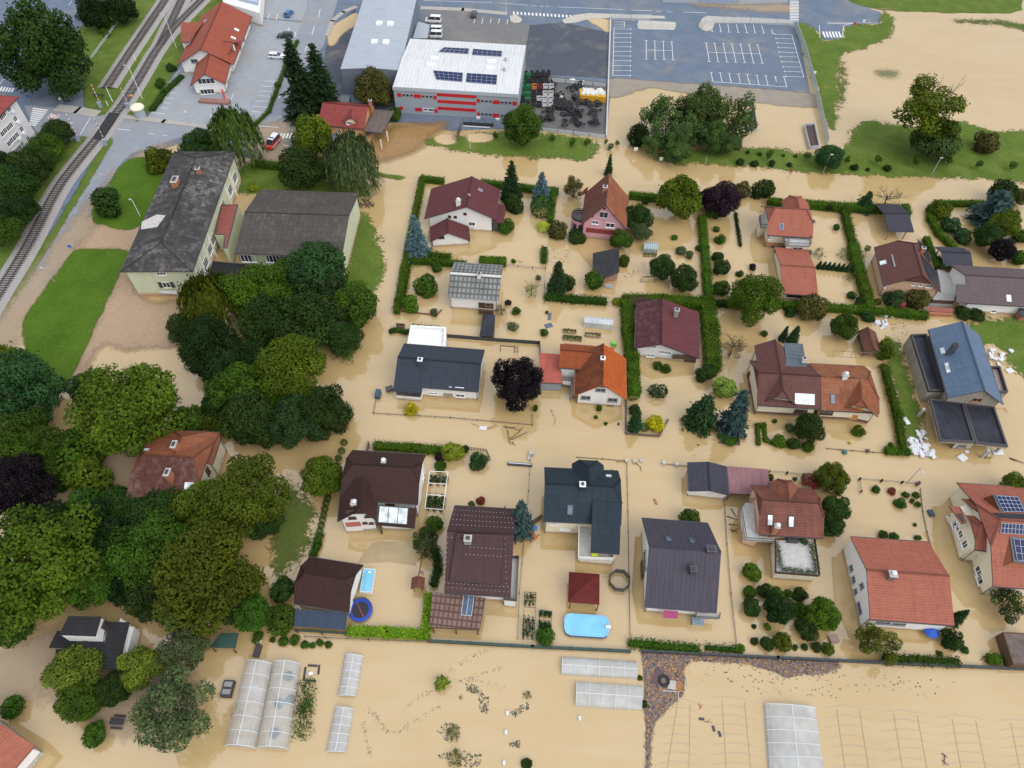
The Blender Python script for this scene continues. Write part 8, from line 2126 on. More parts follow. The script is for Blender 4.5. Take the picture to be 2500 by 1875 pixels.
p=W(*d6(885,440),.5);root=empty('trampoline',(p.x,p.y,0),'round trampoline with a blue padded edge and black mat','trampoline')
m=MB();m.lathe((p.x,p.y,.5),[(1.28,0),(0,.02)],28);m.build('mat',plain('black_mat',(0.02,0.022,0.03),.6),root)
m=MB();m.lathe((p.x,p.y,.44),[(1.75,0),(1.75,.1),(1.25,.1),(1.25,0)],28);m.build('pad',plain('royal_blue_pad',(0.015,0.06,0.42),.5),root)
m=MB()
for k in range(9):
 a=.2+k*.34;q=Vector((p.x+1.75*math.cos(a),p.y+1.75*math.sin(a),.4));m.bar(q,q+Vector((0,0,.9)),.03,4)
 a2=a+.34;q2=Vector((p.x+1.75*math.cos(a2),p.y+1.75*math.sin(a2),.4))
 if k<8:m.face([q+Vector((0,0,.1)),q2+Vector((0,0,.1)),q2+Vector((0,0,.85)),q+Vector((0,0,.85))])
m.build('net',mesh_mat('dark_net',(0.06,0.05,0.05),.7),root)
m=MB();m.beam(Vector((p.x-.7,p.y+1.1,.545)),Vector((p.x+.6,p.y-1.0,.545)),.1,.01);m.build('strap',plain('red_strap',(0.4,0.05,0.08),.6),root)
p=W(*d12(983,225));root=empty('sunken_trampoline',p,'octagonal trampoline net full of flood water beside the gazebo','trampoline')
m=MB();fr2=MB()
for k in range(8):
 a,a2=k*math.pi/4+.3,(k+1)*math.pi/4+.3;A_,B_=[Vector((p.x+1.6*math.cos(x),p.y+1.6*math.sin(x),0))for x in(a,a2)]
 m.face([A_,B_,B_*1+Vector((0,0,1.2)),A_+Vector((0,0,1.2))]);fr2.bar(A_-Vector((0,0,.3)),A_+Vector((0,0,1.3)),.06,5);fr2.beam(A_+Vector((0,0,1.22)),B_+Vector((0,0,1.22)),.12,.12)
m.build('net',mesh_mat('dark_net2',(0.05,0.05,0.055),.88),root);fr2.build('frame',FASCIA,root)
# --- plastic tunnels and greenhouses
def film(name,col,a):
 if name in MATS:return MATS[name]
 m,nt,b=new_mat(name);f=noise(nt,.5,5,'World',.65);c=ramp(nt,f,[(.3,sc(col,.75)),(.65,col)]);nt.links.new(c,b.inputs['Base Color']);b.inputs['Roughness'].default_value=.35
 nt.links.new(ramp(nt,noise(nt,.35,4,'World'),[(.35,a-.18),(.65,a)]),b.inputs['Alpha']);MATS[name]=m;return m
FILM=film('clear_film',(0.60,0.64,0.68),.52);FILMG=film('milky_film',(0.56,0.57,0.56),.80)
HOOP=plain('pale_hoop',(0.62,0.66,0.70),.4,.05)
def tunnel(c4,h,label,mat,nh=6,nseg=10,name='plastic_tunnel',torn=False):
 """c4: far-left, far-right, near-right, near-left at the water"""
 A,B,C_,D=[W(*q)for q in c4];c=(A+B+C_+D)/4;root=empty(name,(c.x,c.y,0),label,'plastic tunnel');rr=random.Random(int(c4[0][0]))
 def P(s,t):
  a=A.lerp(D,t);b=B.lerp(C_,t);ang=math.pi*s
  q=a.lerp(b,.5-.5*math.cos(ang));q.z=h*math.sin(ang)**.8;return q
 m=MB();nt_=24
 for i in range(nt_):
  for j in range(nseg):
   m.face([P(j/nseg,i/nt_),P((j+1)/nseg,i/nt_),P((j+1)/nseg,(i+1)/nt_),P(j/nseg,(i+1)/nt_)])
 for t in(0,1):m.face([P(j/nseg,t)for j in range(nseg+1)])
 m.build('cover',mat,root,smooth=True)
 for i in range(nh+1):
  hb_=MB()
  for j in range(nseg):hb_.bar(P(j/nseg,i/nh)+Vector((0,0,.03)),P((j+1)/nseg,i/nh)+Vector((0,0,.03)),.05,4,caps=False)
  hb_.build('hoop',HOOP,root)
 pb=MB();pb.beam(P(.5,0)+Vector((0,0,.05)),P(.5,1)+Vector((0,0,.05)),.08,.06);pb.build('ridge_pole',HOOP,root);return root
tunnel([(602,1618),(668,1624),(626,1828),(551,1822)],1.9,'left one of the two tall clear plastic tunnels',FILM)
t_=tunnel([(670,1620),(736,1624),(705,1830),(630,1827)],1.9,'right one of the two tall clear plastic tunnels, with dark plants inside',FILM)
for(x0,y0,x1,y1)in((690,1640,720,1650),(675,1700,690,1720),(700,1690,715,1715),(660,1770,680,1800)):
 shrub('bush','bluegreen',(x0+x1)/2,(y0+y1)/2+6,26,'dark plants seen through the film of the right tall tunnel','plants inside the right tunnel',.5,'tunnel_plant','plant')
tunnel([d6(765,785),d6(910,802),d6(855,1108),d6(710,1104)],.75,'low milky tunnel, upper of two right of the tall tunnels',FILMG,5)
tunnel([d6(690,1192),d6(835,1208),d6(776,1540),d6(622,1533)],.75,'low milky tunnel, lower of two right of the tall tunnels',FILMG,5)
tunnel([d12(540,940),d12(545,800),d12(1115,838),d12(1118,972)],.7,'long low milky tunnel under the dark green fence, upper one',FILMG,6);tunnel([d12(648,1182),d12(655,990),d12(1158,1025),d12(1152,1216)],.7,'long low milky tunnel with pale rim, lower one',FILMG,5)
tunnel([d18(200,1170),d18(602,1200),d18(700,1900),d18(250,1900)],1.1,'wide whitish tunnel in the drowned field at the bottom edge',FILMG,7)
TRAYM=plain('orange_trays',(0.45,0.27,0.20),.7)
GLH=film('greenhouse_sheet',(0.62,0.68,0.72),.8)
def glasshouse(c4,h,zr,label,mat):
 P=[W(*q,h)for q in c4];c=sum(P,Vector())/4;root=empty('greenhouse',(c.x,c.y,0),label,'greenhouse')
 m=MB();R0,R1=(P[0]+P[3])/2+Vector((0,0,zr)),(P[1]+P[2])/2+Vector((0,0,zr))
 G_=[Vector((q.x,q.y,-.3))for q in P]
 for i in range(4):j=(i+1)%4;m.face([G_[i],G_[j],P[j],P[i]])
 m.face([P[0],P[1],R1,R0]);m.face([P[3],R0,R1,P[2]]);m.face([P[0],R0,P[3]]);m.face([P[1],P[2],R1]);m.build('glazing',mat,root)
 f=MB()
 for i in range(7):
  t=i/6;a,b,r_=P[0].lerp(P[1],t),P[3].lerp(P[2],t),R0.lerp(R1,t)
  for q0,q1 in((a,r_),(r_,b),(Vector((b.x,b.y,-.2)),b),(Vector((a.x,a.y,-.2)),a)):f.bar(q0,q1,.035,4)
 for q0,q1 in((P[0],P[1]),(P[3],P[2]),(R0,R1),(P[0],P[3]),(P[1],P[2])):f.beam(q0,q1,.08,.08)
 f.build('frame',HOOP,root);return root
glasshouse([b12(718,1020),b12(940,1040),b12(936,1085),b12(716,1062)],1.5,.4,'long pale greenhouse standing alone in the drowned plot',GLH)
glasshouse([b12(1182,447),b12(1285,450),b12(1284,500),b12(1178,492)],1.3,.25,'little blue grey glasshouse right of the pink house',film('teal_glazing',(0.35,0.48,0.5),.75))
hr=random.Random(9)
def hoop_frame(cols,rows,label):
 """skeleton of a drowned tunnel: hoops just awash"""
 A,B,C_,D=[W(*q)for q in cols];c=(A+B+C_+D)/4;root=empty('drowned_tunnel',(c.x,c.y,0),label,'tunnel','drowned tunnel skeletons')
 for i in range(rows+1):
  t=i/rows;a,b=A.lerp(D,t),B.lerp(C_,t);m=MB();u=(D-A).normalized()
  pts=[a.lerp(b,s)-u*(.55*math.sin(math.pi*s)+hr.uniform(-.08,.08))+Vector((0,0,.01+.05*math.sin(math.pi*s)))for s in(0,.15,.35,.5,.65,.85,1)]
  for p_,q_ in zip(pts[:-1],pts[1:]):m.bar(p_,q_,.022,4,caps=False)
  m.build('hoop',plain('submerged_pipe',(0.52,0.47,0.39),.6),root)
 for s in(.3,.75):
  m=MB();m.bar(A.lerp(B,s)+Vector((0,0,.04)),D.lerp(C_,s)+Vector((0,0,.04)),.016,4);m.build('purlin',plain('rusty_wire',(0.22,0.15,0.11),.8),root)
hoop_frame([(1634,1712),(1702,1720),(1712,1895),(1590,1890)],8,'drowned tunnel frame nearest the debris field')
hoop_frame([(1726,1706),(1848,1718),(1868,1900),(1734,1895)],8,'drowned tunnel frame left of the wide whitish tunnel')
hoop_frame([d18(650,1200),d18(1040,1225),d18(1130,1760),d18(720,1750)],7,'drowned tunnel frame right of the wide whitish tunnel');hoop_frame([d18(1085,1235),d18(1490,1260),d18(1590,1780),d18(1165,1770)],7,'drowned tunnel frame second right of the wide whitish tunnel')
hoop_frame([d18(1535,1270),d18(1940,1300),d18(2050,1800),d18(1620,1790)],7,'drowned tunnel frame third right of the wide whitish tunnel');hoop_frame([d18(1985,1305),d18(2400,1330),d18(2500,1820),d18(2080,1800)],7,'drowned tunnel frame at the bottom right corner')
# --- beds and frames
BEDW=plain('bed_board',(0.25,0.2,0.15),.9,.3)
def bed(c4,label,plants,h=.35,soil=(0.32,0.24,0.14)):
 P=[W(*q,h)for q in c4];c=sum(P,Vector())/4;root=empty('raised_bed',(c.x,c.y,0),label,'raised bed');m=MB()
 for i in range(4):m.beam(P[i],P[(i+1)%4],.08,h+.4)
 m.build('boards',BEDW,root);rr=np.random.default_rng(int(c4[0][0]));n=plants
 s,t=rr.random(n),rr.random(n);A,B,C_,D=[np.array(q)for q in P]
 Q=(A*(1-s)[:,None]+B*s[:,None])*(1-t)[:,None]+(D*(1-s)[:,None]+C_*s[:,None])*t[:,None]
 k=np.sin(s*20)*np.sin(t*30)>-.15;Q=Q[k];Q[:,2]=rr.uniform(.05,.55,len(Q))
 me=quads_mesh('planting',Q,rr.normal(size=Q.shape)+np.array([0,0,.8]),.13,rr.random(len(Q)),rr);o=bpy.data.objects.new('planting',me);COL.objects.link(o);o.parent=root;o.matrix_parent_inverse=wmat(root).inverted();o.material_slots[0].link='OBJECT';o.material_slots[0].material=LM('mid');o['kind']='stuff'
 return root
bed([b12(553,1112),b12(655,1120),b12(652,1145),b12(552,1138)],'wooden bed, uppermost of three below the pale greenhouse',130);bed([b12(552,1160),b12(698,1172),b12(695,1203),b12(550,1192)],'wooden bed, lowest of three below the pale greenhouse',420);bed([b12(722,1140),b12(846,1148),b12(840,1178),b12(722,1168)],'wooden bed, right of three below the pale greenhouse',160)
bed([b12(1175,530),b12(1275,535),b12(1272,558),b12(1170,552)],'narrow yellow bed in front of the little glasshouse',200,.2);bed([b12(1165,712),b12(1260,708),b12(1265,752),b12(1145,750)],'sunken bed frame beside the dark fruit trees',40,.15)
def frame_bed(c4,h,bars,label,mat,plants,r=.06):
 P=[W(*q,h)for q in c4];c=sum(P,Vector())/4;root=empty('vegetable_cage',(c.x,c.y,0),label,'vegetable frame');m=MB()
 for i in range(4):m.beam(P[i],P[(i+1)%4],r*1.6,r*1.6);m.bar(Vector((P[i].x,P[i].y,-.3)),P[i],r*.7,5)
 for t in bars:m.beam(P[0].lerp(P[3],t),P[1].lerp(P[2],t),r*1.6,r*1.6)
 m.build('frame',mat,root);rr=np.random.default_rng(int(c4[0][0]));n=plants;s,t=rr.random(n),rr.random(n);A,B,C_,D=[np.array((q.x,q.y,0))for q in P]
 k=(np.sin(t*9+1.2)+.5*np.sin(s*17))>-.1;s,t=s[k],t[k]
 Q=(A*(1-s)[:,None]+B*s[:,None])*(1-t)[:,None]+(D*(1-s)[:,None]+C_*s[:,None])*t[:,None];Q[:,2]=rr.uniform(.05,.8,len(Q))
 me=quads_mesh('planting',Q,rr.normal(size=Q.shape)+np.array([0,0,.8]),.16,rr.random(len(Q)),rr);o=bpy.data.objects.new('planting',me);COL.objects.link(o);o.parent=root;o.matrix_parent_inverse=wmat(root).inverted();o.material_slots[0].link='OBJECT';o.material_slots[0].material=LM('bluegreen');o['kind']='stuff'
frame_bed([c6(1420,790),c6(1560,797),c6(1522,1086),c6(1382,1076)],1.7,(.33,.64),'white framed vegetable cage between the brown roof and the plum roof',FRAME,1500)
frame_bed([d12(255,300),d12(345,305),d12(330,668),d12(238,660)],.8,(.33,.62,.85),'dark netted vegetable bed left of the large blue pool, the long one',DKMETAL,700,.035);frame_bed([d12(370,440),d12(466,450),d12(460,605),d12(362,592)],.7,(.5,),'dark netted vegetable bed left of the large blue pool, the short one',DKMETAL,900,.035)
# --- playground, furniture
p=W(*d6(1335,265));root=empty('play_tower',p,'wooden play tower with a little brown roof and a swing beam in the lawn water','play tower');m=MB()
for sx in(-.6,.6):
 for sy in(-.6,.6):m.bar(p+Vector((sx,sy,-.3)),p+Vector((sx,sy,1.7)),.06,4)
m.build('posts',WOOD,root);m=MB();q=p+Vector((0,0,1.5));m.slab([[q+Vector((-1.0,-.9,0)),q+Vector((0,-.9,.8)),q+Vector((0,.9,.8)),q+Vector((-1.0,.9,0))],[q+Vector((1.0,-.9,0)),q+Vector((1.0,.9,0)),q+Vector((0,.9,.8)),q+Vector((0,-.9,.8))]],.08);m.build('roof',[R_OLDRED,WOOD],root)
m=MB();m.beam(p+Vector((0,.8,2.0)),p+Vector((.5,5.2,2.0)),.14,.14)
for s in(-1,1):m.bar(p+Vector((.45+s*1.1,4.3,-.2)),p+Vector((.45,4.3,2.0)),.06,4)
m.build('swing_beam',WOOD,root);m=MB();m.box(p+Vector((.2,2.3,.35)),.5,.25,.05);[m.bar(p+Vector((.2+s,2.3,.4)),p+Vector((.2,2.3,1.95)),.015,3)for s in(-.2,.2)];m.build('swing_seat',plain('pink_seat',(0.4,0.1,0.3),.6),root)
A_,B_=W(*b6(1965,1290)),W(*b6(2085,1300));root=empty('swing_set',A_,'brown swing frame with a ladder above the copper beech','swing frame');m=MB();m.beam(A_+Vector((0,0,1.8)),B_+Vector((0,0,1.8)),.14,.14);m.bar(A_,A_+Vector((0,0,1.8)),.07)
for s in(-.35,.35):m.bar(B_+Vector((s,0,0)),B_+Vector((s,.2,1.9)),.06)
for k in range(5):m.beam(B_+Vector((-.35,.05,.4*k)),B_+Vector((.35,.05,.4*k)),.06,.06)
m.build('frame',WOOD,root)
p=W(*d0(905,1300),.5);root=empty('picnic_table',(p.x,p.y,0),'dark picnic table standing in the water below the left feathery tree','picnic table');m=MB();m.box((p.x,p.y,.55),1.9,.8,.07,-.05);m.build('table_top',plain('dark_plank',(0.035,0.03,0.035),.7),root)
for dy in(-.75,.75):m=MB();m.box((p.x,p.y+dy,.2),1.6,.25,.06,-.05);m.build('bench',plain('dark_plank',(0.035,0.03,0.035),.7),root)
p=W(*b6(1195,1105));root=empty('bench',p,'brown garden bench on the wall left of the white garage','bench');m=MB();m.box(p+Vector((0,-.1,.35)),1.7,.5,.08,-.05);m.build('seat',WOOD,root);m=MB();m.box(p+Vector((0,.2,.45)),1.7,.08,.5,-.05);m.build('backrest',WOOD,root)
for s in(-.7,.7):m=MB();m.box(p+Vector((s,0,-.3)),.1,.4,.66);m.build('leg',WOOD,root)
BOARD=plain('charred_board',(0.055,0.045,0.05),.8,.3)
for x0,y0,x1,y1,l in((480,868,552,872,'dark floating board beside the tall tunnels, the upper flat one'),(568,865,560,938,'dark floating board beside the tall tunnels, the right upright one'),(462,882,447,985,'dark floating board beside the tall tunnels, the left upright one'),(470,985,543,990,'dark floating board beside the tall tunnels, the lower flat one')):
 m=MB();m.beam(W(*d6(x0,y0))+Vector((0,0,.12)),W(*d6(x1,y1))+Vector((0,0,.12)),.28,.18);tag(m.build('floating_board',BOARD),l,'board')
p=W(*d6(500,932));m=MB();m.lathe(p,[(.35,-.1),(.35,.15),(.2,.35),(0,.4)],10);tag(m.build('white_bowl',FRAME),'white upturned bowl among the floating boards','bowl')
p=W(*d0(1745,1050));root=empty('water_tank_rack',p,'dark rack with two glazed boxes left of the tall tunnels','rack');m=MB()
A_,B_=W(*d0(1770,980),.6),W(*d0(1735,1110),.6);m.beam(A_,B_,1.5,.9);m.build('box',BOARD,root);m=MB();d_=(B_-A_);m.beam(A_+d_*.1+Vector((0,0,.06)),A_+d_*.4+Vector((0,0,.06)),1.1,.05);m.beam(A_+d_*.55+Vector((0,0,.06)),A_+d_*.85+Vector((0,0,.06)),1.1,.05);m.build('glass_lid',plain('grey_lid',(0.25,0.26,0.26),.3),root)
p=W(*d0(1990,760));root=empty('planter',p,'long dark planter with a white basin on its end near the green shed','planter');m=MB();m.box(p+Vector((0,0,-.2)),.9,1.7,.6,-.1);m.build('box',BOARD,root);m=MB();m.lathe(p+Vector((-.1,1.4,.3)),[(.3,0),(.45,.2)],10);m.build('basin',FRAME,root)
# --- floating and sunken odds and ends
FOAM=plain('white_foam',(0.62,0.63,0.65),.8,.06)
def slabs(T,boxes,label,grp,seed):
 rr=random.Random(seed);proto=None
 for(x,y,w,d,n)in boxes:
  for k in range(n):
   q=W(*T(x+rr.uniform(-w,w),y+rr.uniform(-d,d)))
   if proto is None:
    m=MB();m.box((0,0,-.12),1.1,.55,.24);proto=m.build('foam_block',FOAM);o=proto
   else:o=proto.copy();COL.objects.link(o)
   o.location=(q.x,q.y,.1+rr.random()*.35);o.rotation_euler=(rr.uniform(-.3,.3),rr.uniform(-.3,.3),rr.uniform(0,3.1));s=rr.uniform(.6,1.15);o.scale=(s,s*rr.uniform(.7,1.3),s)
   tag(o,label,'foam block',grp)
slabs(c18,[(1400,600,75,55,34),(1440,655,70,25,16),(1330,560,12,20,5),(1410,520,18,30,5)],'white foam block in the heap beside the unfinished house','foam blocks beside the unfinished house',1)
slabs(b18,[(1130,1005,55,16,12),(1130,1075,14,35,7),(1085,1080,10,25,4)],'white foam block in the heap behind the small red roofed shed','foam blocks behind the small shed',2)
slabs(b18,[(1985,1325,60,40,14),(2010,1405,15,10,2),(2110,1285,12,8,2)],'white foam block on the rubble right of the steel blue roof','foam blocks right of the steel blue roof',3)
def single(name,T,x,y,sx,sy,sz,rz,mat,label,cat,z=-.1):
 q=W(*T(x,y));m=MB();m.box((q.x,q.y,z),sx,sy,sz,rz);return tag(m.build(name,mat),label,cat)
single('foam_sheet',b18,2100,1440,1.4,1.0,.3,.3,FOAM,'large white foam sheet drifting right of the steel blue roof','foam sheet');single('foam_sheet',c18,2008,648,1.8,1.0,.3,0,FOAM,'white foam sheet at the corner of the black flat roof','foam sheet');single('foam_sheet',c18,1735,690,1.5,1.2,.3,.5,FOAM,'white foam sheet below the entrance of the unfinished house','foam sheet');single('foam_sheet',c18,1768,642,.7,.5,.25,.2,FOAM,'small foam sheet at the entrance of the unfinished house','foam sheet');single('foam_sheet',c18,1293,415,.8,1.5,.3,.3,FOAM,'white foam sheet on the yellow green hedge','foam sheet',.3);single('foam_sheet',c18,1922,655,.5,.9,.2,.3,FOAM,'small foam sheet beside a floating plank','foam sheet')
for x,y,T,l in((2018,1237,d6,'white polystyrene box drifting, uppermost of three in a column'),(2008,1385,d6,'white polystyrene box drifting, middle of three in a column'),(1993,1622,d6,'white polystyrene box drifting, lowest of three in a column'),(680,1277,d12,'white polystyrene box drifting below the pale rimmed tunnel')):single('floating_box',T,x,y,.35,.55,.35,.1,FOAM,l,'box')
for x,y,a,l in((1620,1282,1.5,'black tray drifting among the hoops, the leftmost'),(1713,1356,.1,'black tray drifting among the hoops, the middle one'),(1760,1397,.2,'black tray drifting among the hoops, the lowest')):single('floating_tray',d12,x,y,.3,.7,.25,a,DKMETAL,l,'tray')
single('container',c6,1023,210,.9,1.6,1.3,-.05,plain('navy_bin',(0.04,0.07,0.12),.5),'dark blue container at the bungalow front fence','container',-.3);single('gas_tank',c6,1110,165,1.3,.9,1.0,.4,plain('slate_box',(0.08,0.09,0.1),.6),'dark covered grill beside the bungalow bay','grill',-.3)
single('wheelie_bin',c18,825,650,.55,.7,.9,.2,plain('teal_bin',(0.03,0.15,0.13),.5),'teal wheelie bin floating at the iron railing','bin',-.4);single('wheelie_bin',b12,942,1245,.8,.7,1.1,.2,plain('lime_bin',(0.12,0.5,0.03),.5),'lime green bin behind the orange roof','bin',-.2);single('wheelie_bin',c18,868,575,.45,.5,.6,.4,plain('olive_bin',(0.4,0.36,0.04),.5),'yellow bucket drifting in front of the long house','bucket',-.2)
single('floating_cabinet',c18,1490,1118,.8,1.1,.5,.1,plain('navy_bin',(0.04,0.07,0.12),.5),'dark cabinet with a pale top drifting right of the fenced garden','cabinet');single('glass_table',d12,1587,535,1.7,1.0,.75,-.05,plain('blue_grey_glass',(0.2,0.28,0.36),.15),'blue grey glass table at the purple grey house steps','table');single('white_box',c6,1832,462,1.3,.8,.3,-.1,FOAM,'white box snagged at the lawn railing','box');single('sunken_log',c12,1265,1028,.35,1.0,.25,.3,BRICKCH,'reddish crooked plank drifting between two roofs','plank');single('beehive',d18,740,670,1.3,1.0,.7,.2,plain('pale_brown_crate',(0.3,0.2,0.17),.8),'pale brown crate beside the orchard','crate',-.2);single('steel_gate',c12,218,743,4.2,.5,.35,-.06,DKMETAL,'dark steel gate section with a pale edge lying in the flood','gate',0);single('pale_rail',c12,218,740,3.9,.12,.2,-.06,FRAME,'pale rail lying along the steel gate section','rail',.16)
single('gate_pillar',c12,308,662,.8,.7,1.0,-.05,CONC,'stone gate pillar with a letter box, upper one at the steel gate','pillar',-.3);single('gate_pillar',c12,292,690,.5,.9,.6,-.05,CONC,'stone gate pillar, lower one at the steel gate','pillar',-.3);single('gate_pillar',c12,1040,716,.5,.5,.7,0,CONC,'pale pillar, left one at the snagged rubbish','pillar',-.3);single('gate_pillar',c12,1098,718,.5,.5,.7,0,CONC,'pale pillar, middle one at the snagged rubbish','pillar',-.3);single('gate_pillar',c12,1154,716,.45,.45,.7,0,CONC,'pale pillar, right one at the snagged rubbish','pillar',-.3);single('mail_box',c12,1327,736,.6,.5,.8,0,plain('grey_post_box',(0.45,0.46,0.48),.5),'grey post box, left one before the double garage','post box',-.2);single('mail_box',c12,1427,746,.6,.5,.8,0,plain('grey_post_box',(0.45,0.46,0.48),.5),'grey post box, right one before the double garage','post box',-.2);single('gate_pillar',c18,1172,650,.6,.6,.9,0,BROWNP,'dark gate pillar at the end of the yellow green hedge','pillar',-.3);single('gate_pillar',c18,1003,640,.5,.5,.8,0,BROWNP,'dark pillar between the sunken railings','pillar',-.3);single('wood_gate',c18,1387,893,.7,.5,1.0,.5,BROWNP,'brown corner pillar of the fenced front garden','pillar',-.3)
single('slide',c12,305,1270,.7,2.6,.25,.7,plain('orange_slide',(0.5,0.14,0.05),.5),'orange slide half sunk at the blue grey cedar','slide',.1);single('toy_box',c12,330,1235,.9,.6,.5,.3,plain('toy_blue',(0.05,0.2,0.5),.5),'blue toy box beside the orange slide','toy box');single('wood_ramp',c12,330,1185,.5,3.2,.2,-.9,WOOD,'brown timber ramp above the orange slide','ramp',.3)
single('toy_chair',c12,1722,480,.9,1.1,.15,.5,plain('orange_wood',(0.45,0.2,0.06),.7),'orange wooden deck chair drifting at the blue grey cedar','deck chair',.05);single('tarpaulin',b12,447,1020,.7,2.0,.12,-.1,plain('slate_tarp',(0.10,0.12,0.15),.6),'slate tarpaulin strip near the pale greenhouse, upper','tarpaulin');single('tarpaulin',b12,440,1090,1.6,1.2,.12,.4,plain('slate_tarp',(0.10,0.12,0.15),.6),'slate tarpaulin bundle near the pale greenhouse, lower','tarpaulin');single('white_stone',b12,480,595,.8,.4,.25,0,CONC,'pale stone in the water, upper of two near the pink house','stone');single('white_stone',b12,505,617,.7,.4,.25,.2,CONC,'pale stone in the water, lower of two near the pink house','stone');single('red_bench',z7,1115,1610,2.0,.7,.4,-.05,plain('red_brown_bench',(0.25,0.10,0.08),.7),'red brown bench in the water before the salmon roofed house','bench');single('water_butt',z7,1430,1465,.7,.7,1.0,0,plain('slate_box',(0.08,0.09,0.1),.6),'dark round water butt at the salmon roofed house','water butt',-.2)
def sticks(T,segs,label,mat,r=.07,name='driftwood',cat='branch'):
 m=MB()
 for(x0,y0,x1,y1)in segs:m.bar(W(*T(x0,y0))+Vector((0,0,.1)),W(*T(x1,y1))+Vector((0,0,.18)),r,5,r*.5)
 tag(m.build(name,mat),label,cat)
sticks(c6,[(1985,445,2120,480),(2020,475,2030,560),(2030,550,2100,500),(2100,500,2140,455),(2050,550,2180,490),(2030,560,2050,590),(2055,570,2080,600),(2000,460,2090,455)],'tangle of drifting branches in the street beside the copper beech',BARK)
sticks(c6,[(1740,425,1800,445),(1860,465,1930,435),(1870,470,1935,448)],'orange ladder and boards snagged at the lawn railing',plain('orange_wood',(0.45,0.2,0.06),.7),.06,'snagged_ladder','ladder')
sticks(c12,[(455,320,470,345),(470,350,485,380),(495,385,480,440),(465,325,478,330)],'leafy drifting twigs before the orange roofed house',BARK,.04)
sticks(c12,[(1090,735,1130,742),(1115,725,1150,770),(1150,760,1155,800),(960,720,1035,725)],'rubbish and sticks snagged at the pale pillars',BARK,.05);sticks(c12,[(1815,1140,1900,1170),(1845,1080,1890,1150),(1830,1200,1910,1215),(1840,1240,1900,1270),(1850,1260,1910,1235)],'jumble of planks and pipes left of the planted terrace house',WOOD,.08)
sticks(c18,[(1960,690,1900,695),(1905,695,1945,650)],'broken plank by the unfinished house',WOOD);sticks(c18,[(2100,690,2212,735),(2110,700,2150,715)],'driftwood line at the right edge of the street',BARK,.1);sticks(d18,[(1870,830,1975,740),(1895,800,1960,790)],'fallen leafless sapling near the brown shed',BARK,.04,'fallen_sapling');sticks(c18,[(1998,310,2060,310),(2060,310,2085,345)],'orange hose loop right of the black flat roof',plain('orange_hose',(0.55,0.2,0.06),.6),.05,'hose','hose');sticks(b12,[(200,590,248,602),(205,598,240,612)],'drifting cane near the wedge hedge',BARK,.03)
sticks(a6,[(850,1570,990,1590),(870,1600,980,1560),(900,1540,960,1610),(840,1590,930,1580),(920,1600,995,1575),(860,1550,900,1610),(940,1545,985,1600)],'uprooted root ball below the weeping willow',plain('root',(0.12,0.075,0.05),.9,.4,3),.22,'root_ball','roots')
p=W(*d12(1328,988));o=bpy.data.objects.new('tyre',TYB);COL.objects.link(o);o.location=(p.x,p.y,.12);o.scale=(1.25,1.25,1.2);tag(o,'single large dark tyre floating in the debris field','tyre')
single('debris_board',d12,1278,955,1.1,2.4,.12,-.5,plain('purple_brown_board',(0.10,0.06,0.07),.7),'purple brown board in the debris field','board',.06);single('pale_board',d12,1395,1020,1.3,1.2,.12,-.1,plain('pale_panel',(0.42,0.39,0.36),.8,.3),'pale panel beside the floating tyre','panel',.06);single('debris_pallet',d12,1448,1032,.9,1.4,.15,-.1,plain('orange_planks',(0.3,0.14,0.05),.8,.5,3),'orange brown pallet in the debris field','pallet',.06)
sticks(d12,[(1320,1065,1500,1075),(1440,1075,1445,1150),(1490,1000,1495,1060)],'pale pipe frame lying in the debris field',HOOP,.05,'pipe_lattice','pipe');sticks(d12,[(1595,1160,1620,1200),(1605,1205,1625,1170)],'red tangled tape among the hoops',plain('red_tape',(0.35,0.08,0.08),.6),.05,'tape','tape');sticks(d18,[(1575,1545,1620,1580),(1580,1600,1625,1640),(1600,1560,1590,1640)],'dark tangled hose near the bottom edge',DKMETAL,.06,'hose','hose');sticks(d12,[(1640,1300,1705,1310),(1660,1310,1690,1280)],'bent brown wire ring among the hoops',plain('rusty_wire',(0.22,0.15,0.11),.8),.04,'wire','wire')
def scatter(name,polys,n,size,mats,label,seed,z=.03,asp=2.6):
 rr=random.Random(seed);m=MB()
 for poly,share in polys:
  P=[W(*q)for q in poly];xs=[p.x for p in P];ys=[p.y for p in P];cnt=0;tries=0
  while cnt<n*share and tries<n*30:
   tries+=1;x,y=rr.uniform(min(xs),max(xs)),rr.uniform(min(ys),max(ys));ins=False
   for i in range(len(P)):
    a,b=P[i],P[i-1]
    if(a.y>y)!=(b.y>y)and x<a.x+(y-a.y)*(b.x-a.x)/(b.y-a.y):ins=not ins
   if not ins:continue
   cnt+=1;a=rr.uniform(0,6.28);s=size*rr.uniform(.5,1.5);u=Vector((math.cos(a),math.sin(a),rr.uniform(-.2,.2)))*s;v=Vector((-math.sin(a),math.cos(a),rr.uniform(-.2,.2)))*s/asp;c=Vector((x,y,z+rr.random()*.1))
   m.face([c-u-v,c+u-v,c+u+v,c-u+v],rr.randrange(len(mats)))
 return tag(m.build(name,mats),label,'debris',None,'stuff')
DB=[plain('debris_tan',(0.42,0.24,0.10),.9),plain('debris_rust',(0.26,0.12,0.05),.9),plain('debris_grey',(0.14,0.125,0.13),.9),plain('debris_dark',(0.06,0.05,0.045),.9),plain('debris_purple',(0.17,0.14,0.145),.9)]
f1=[d12(1172,775),d12(1540,790),d12(1530,850),d12(1470,900),d12(1490,960),d12(1470,1090),d12(1370,1180),d12(1255,1310),d12(1225,1420),d12(1222,1660),d12(1200,1660),d12(1190,1200)]
f2=[d12(1540,790),d18(20,810),d18(760,850),d18(800,880),d18(640,925),d18(480,940),d18(380,960),d18(280,910),d18(60,850),d12(1560,830)]
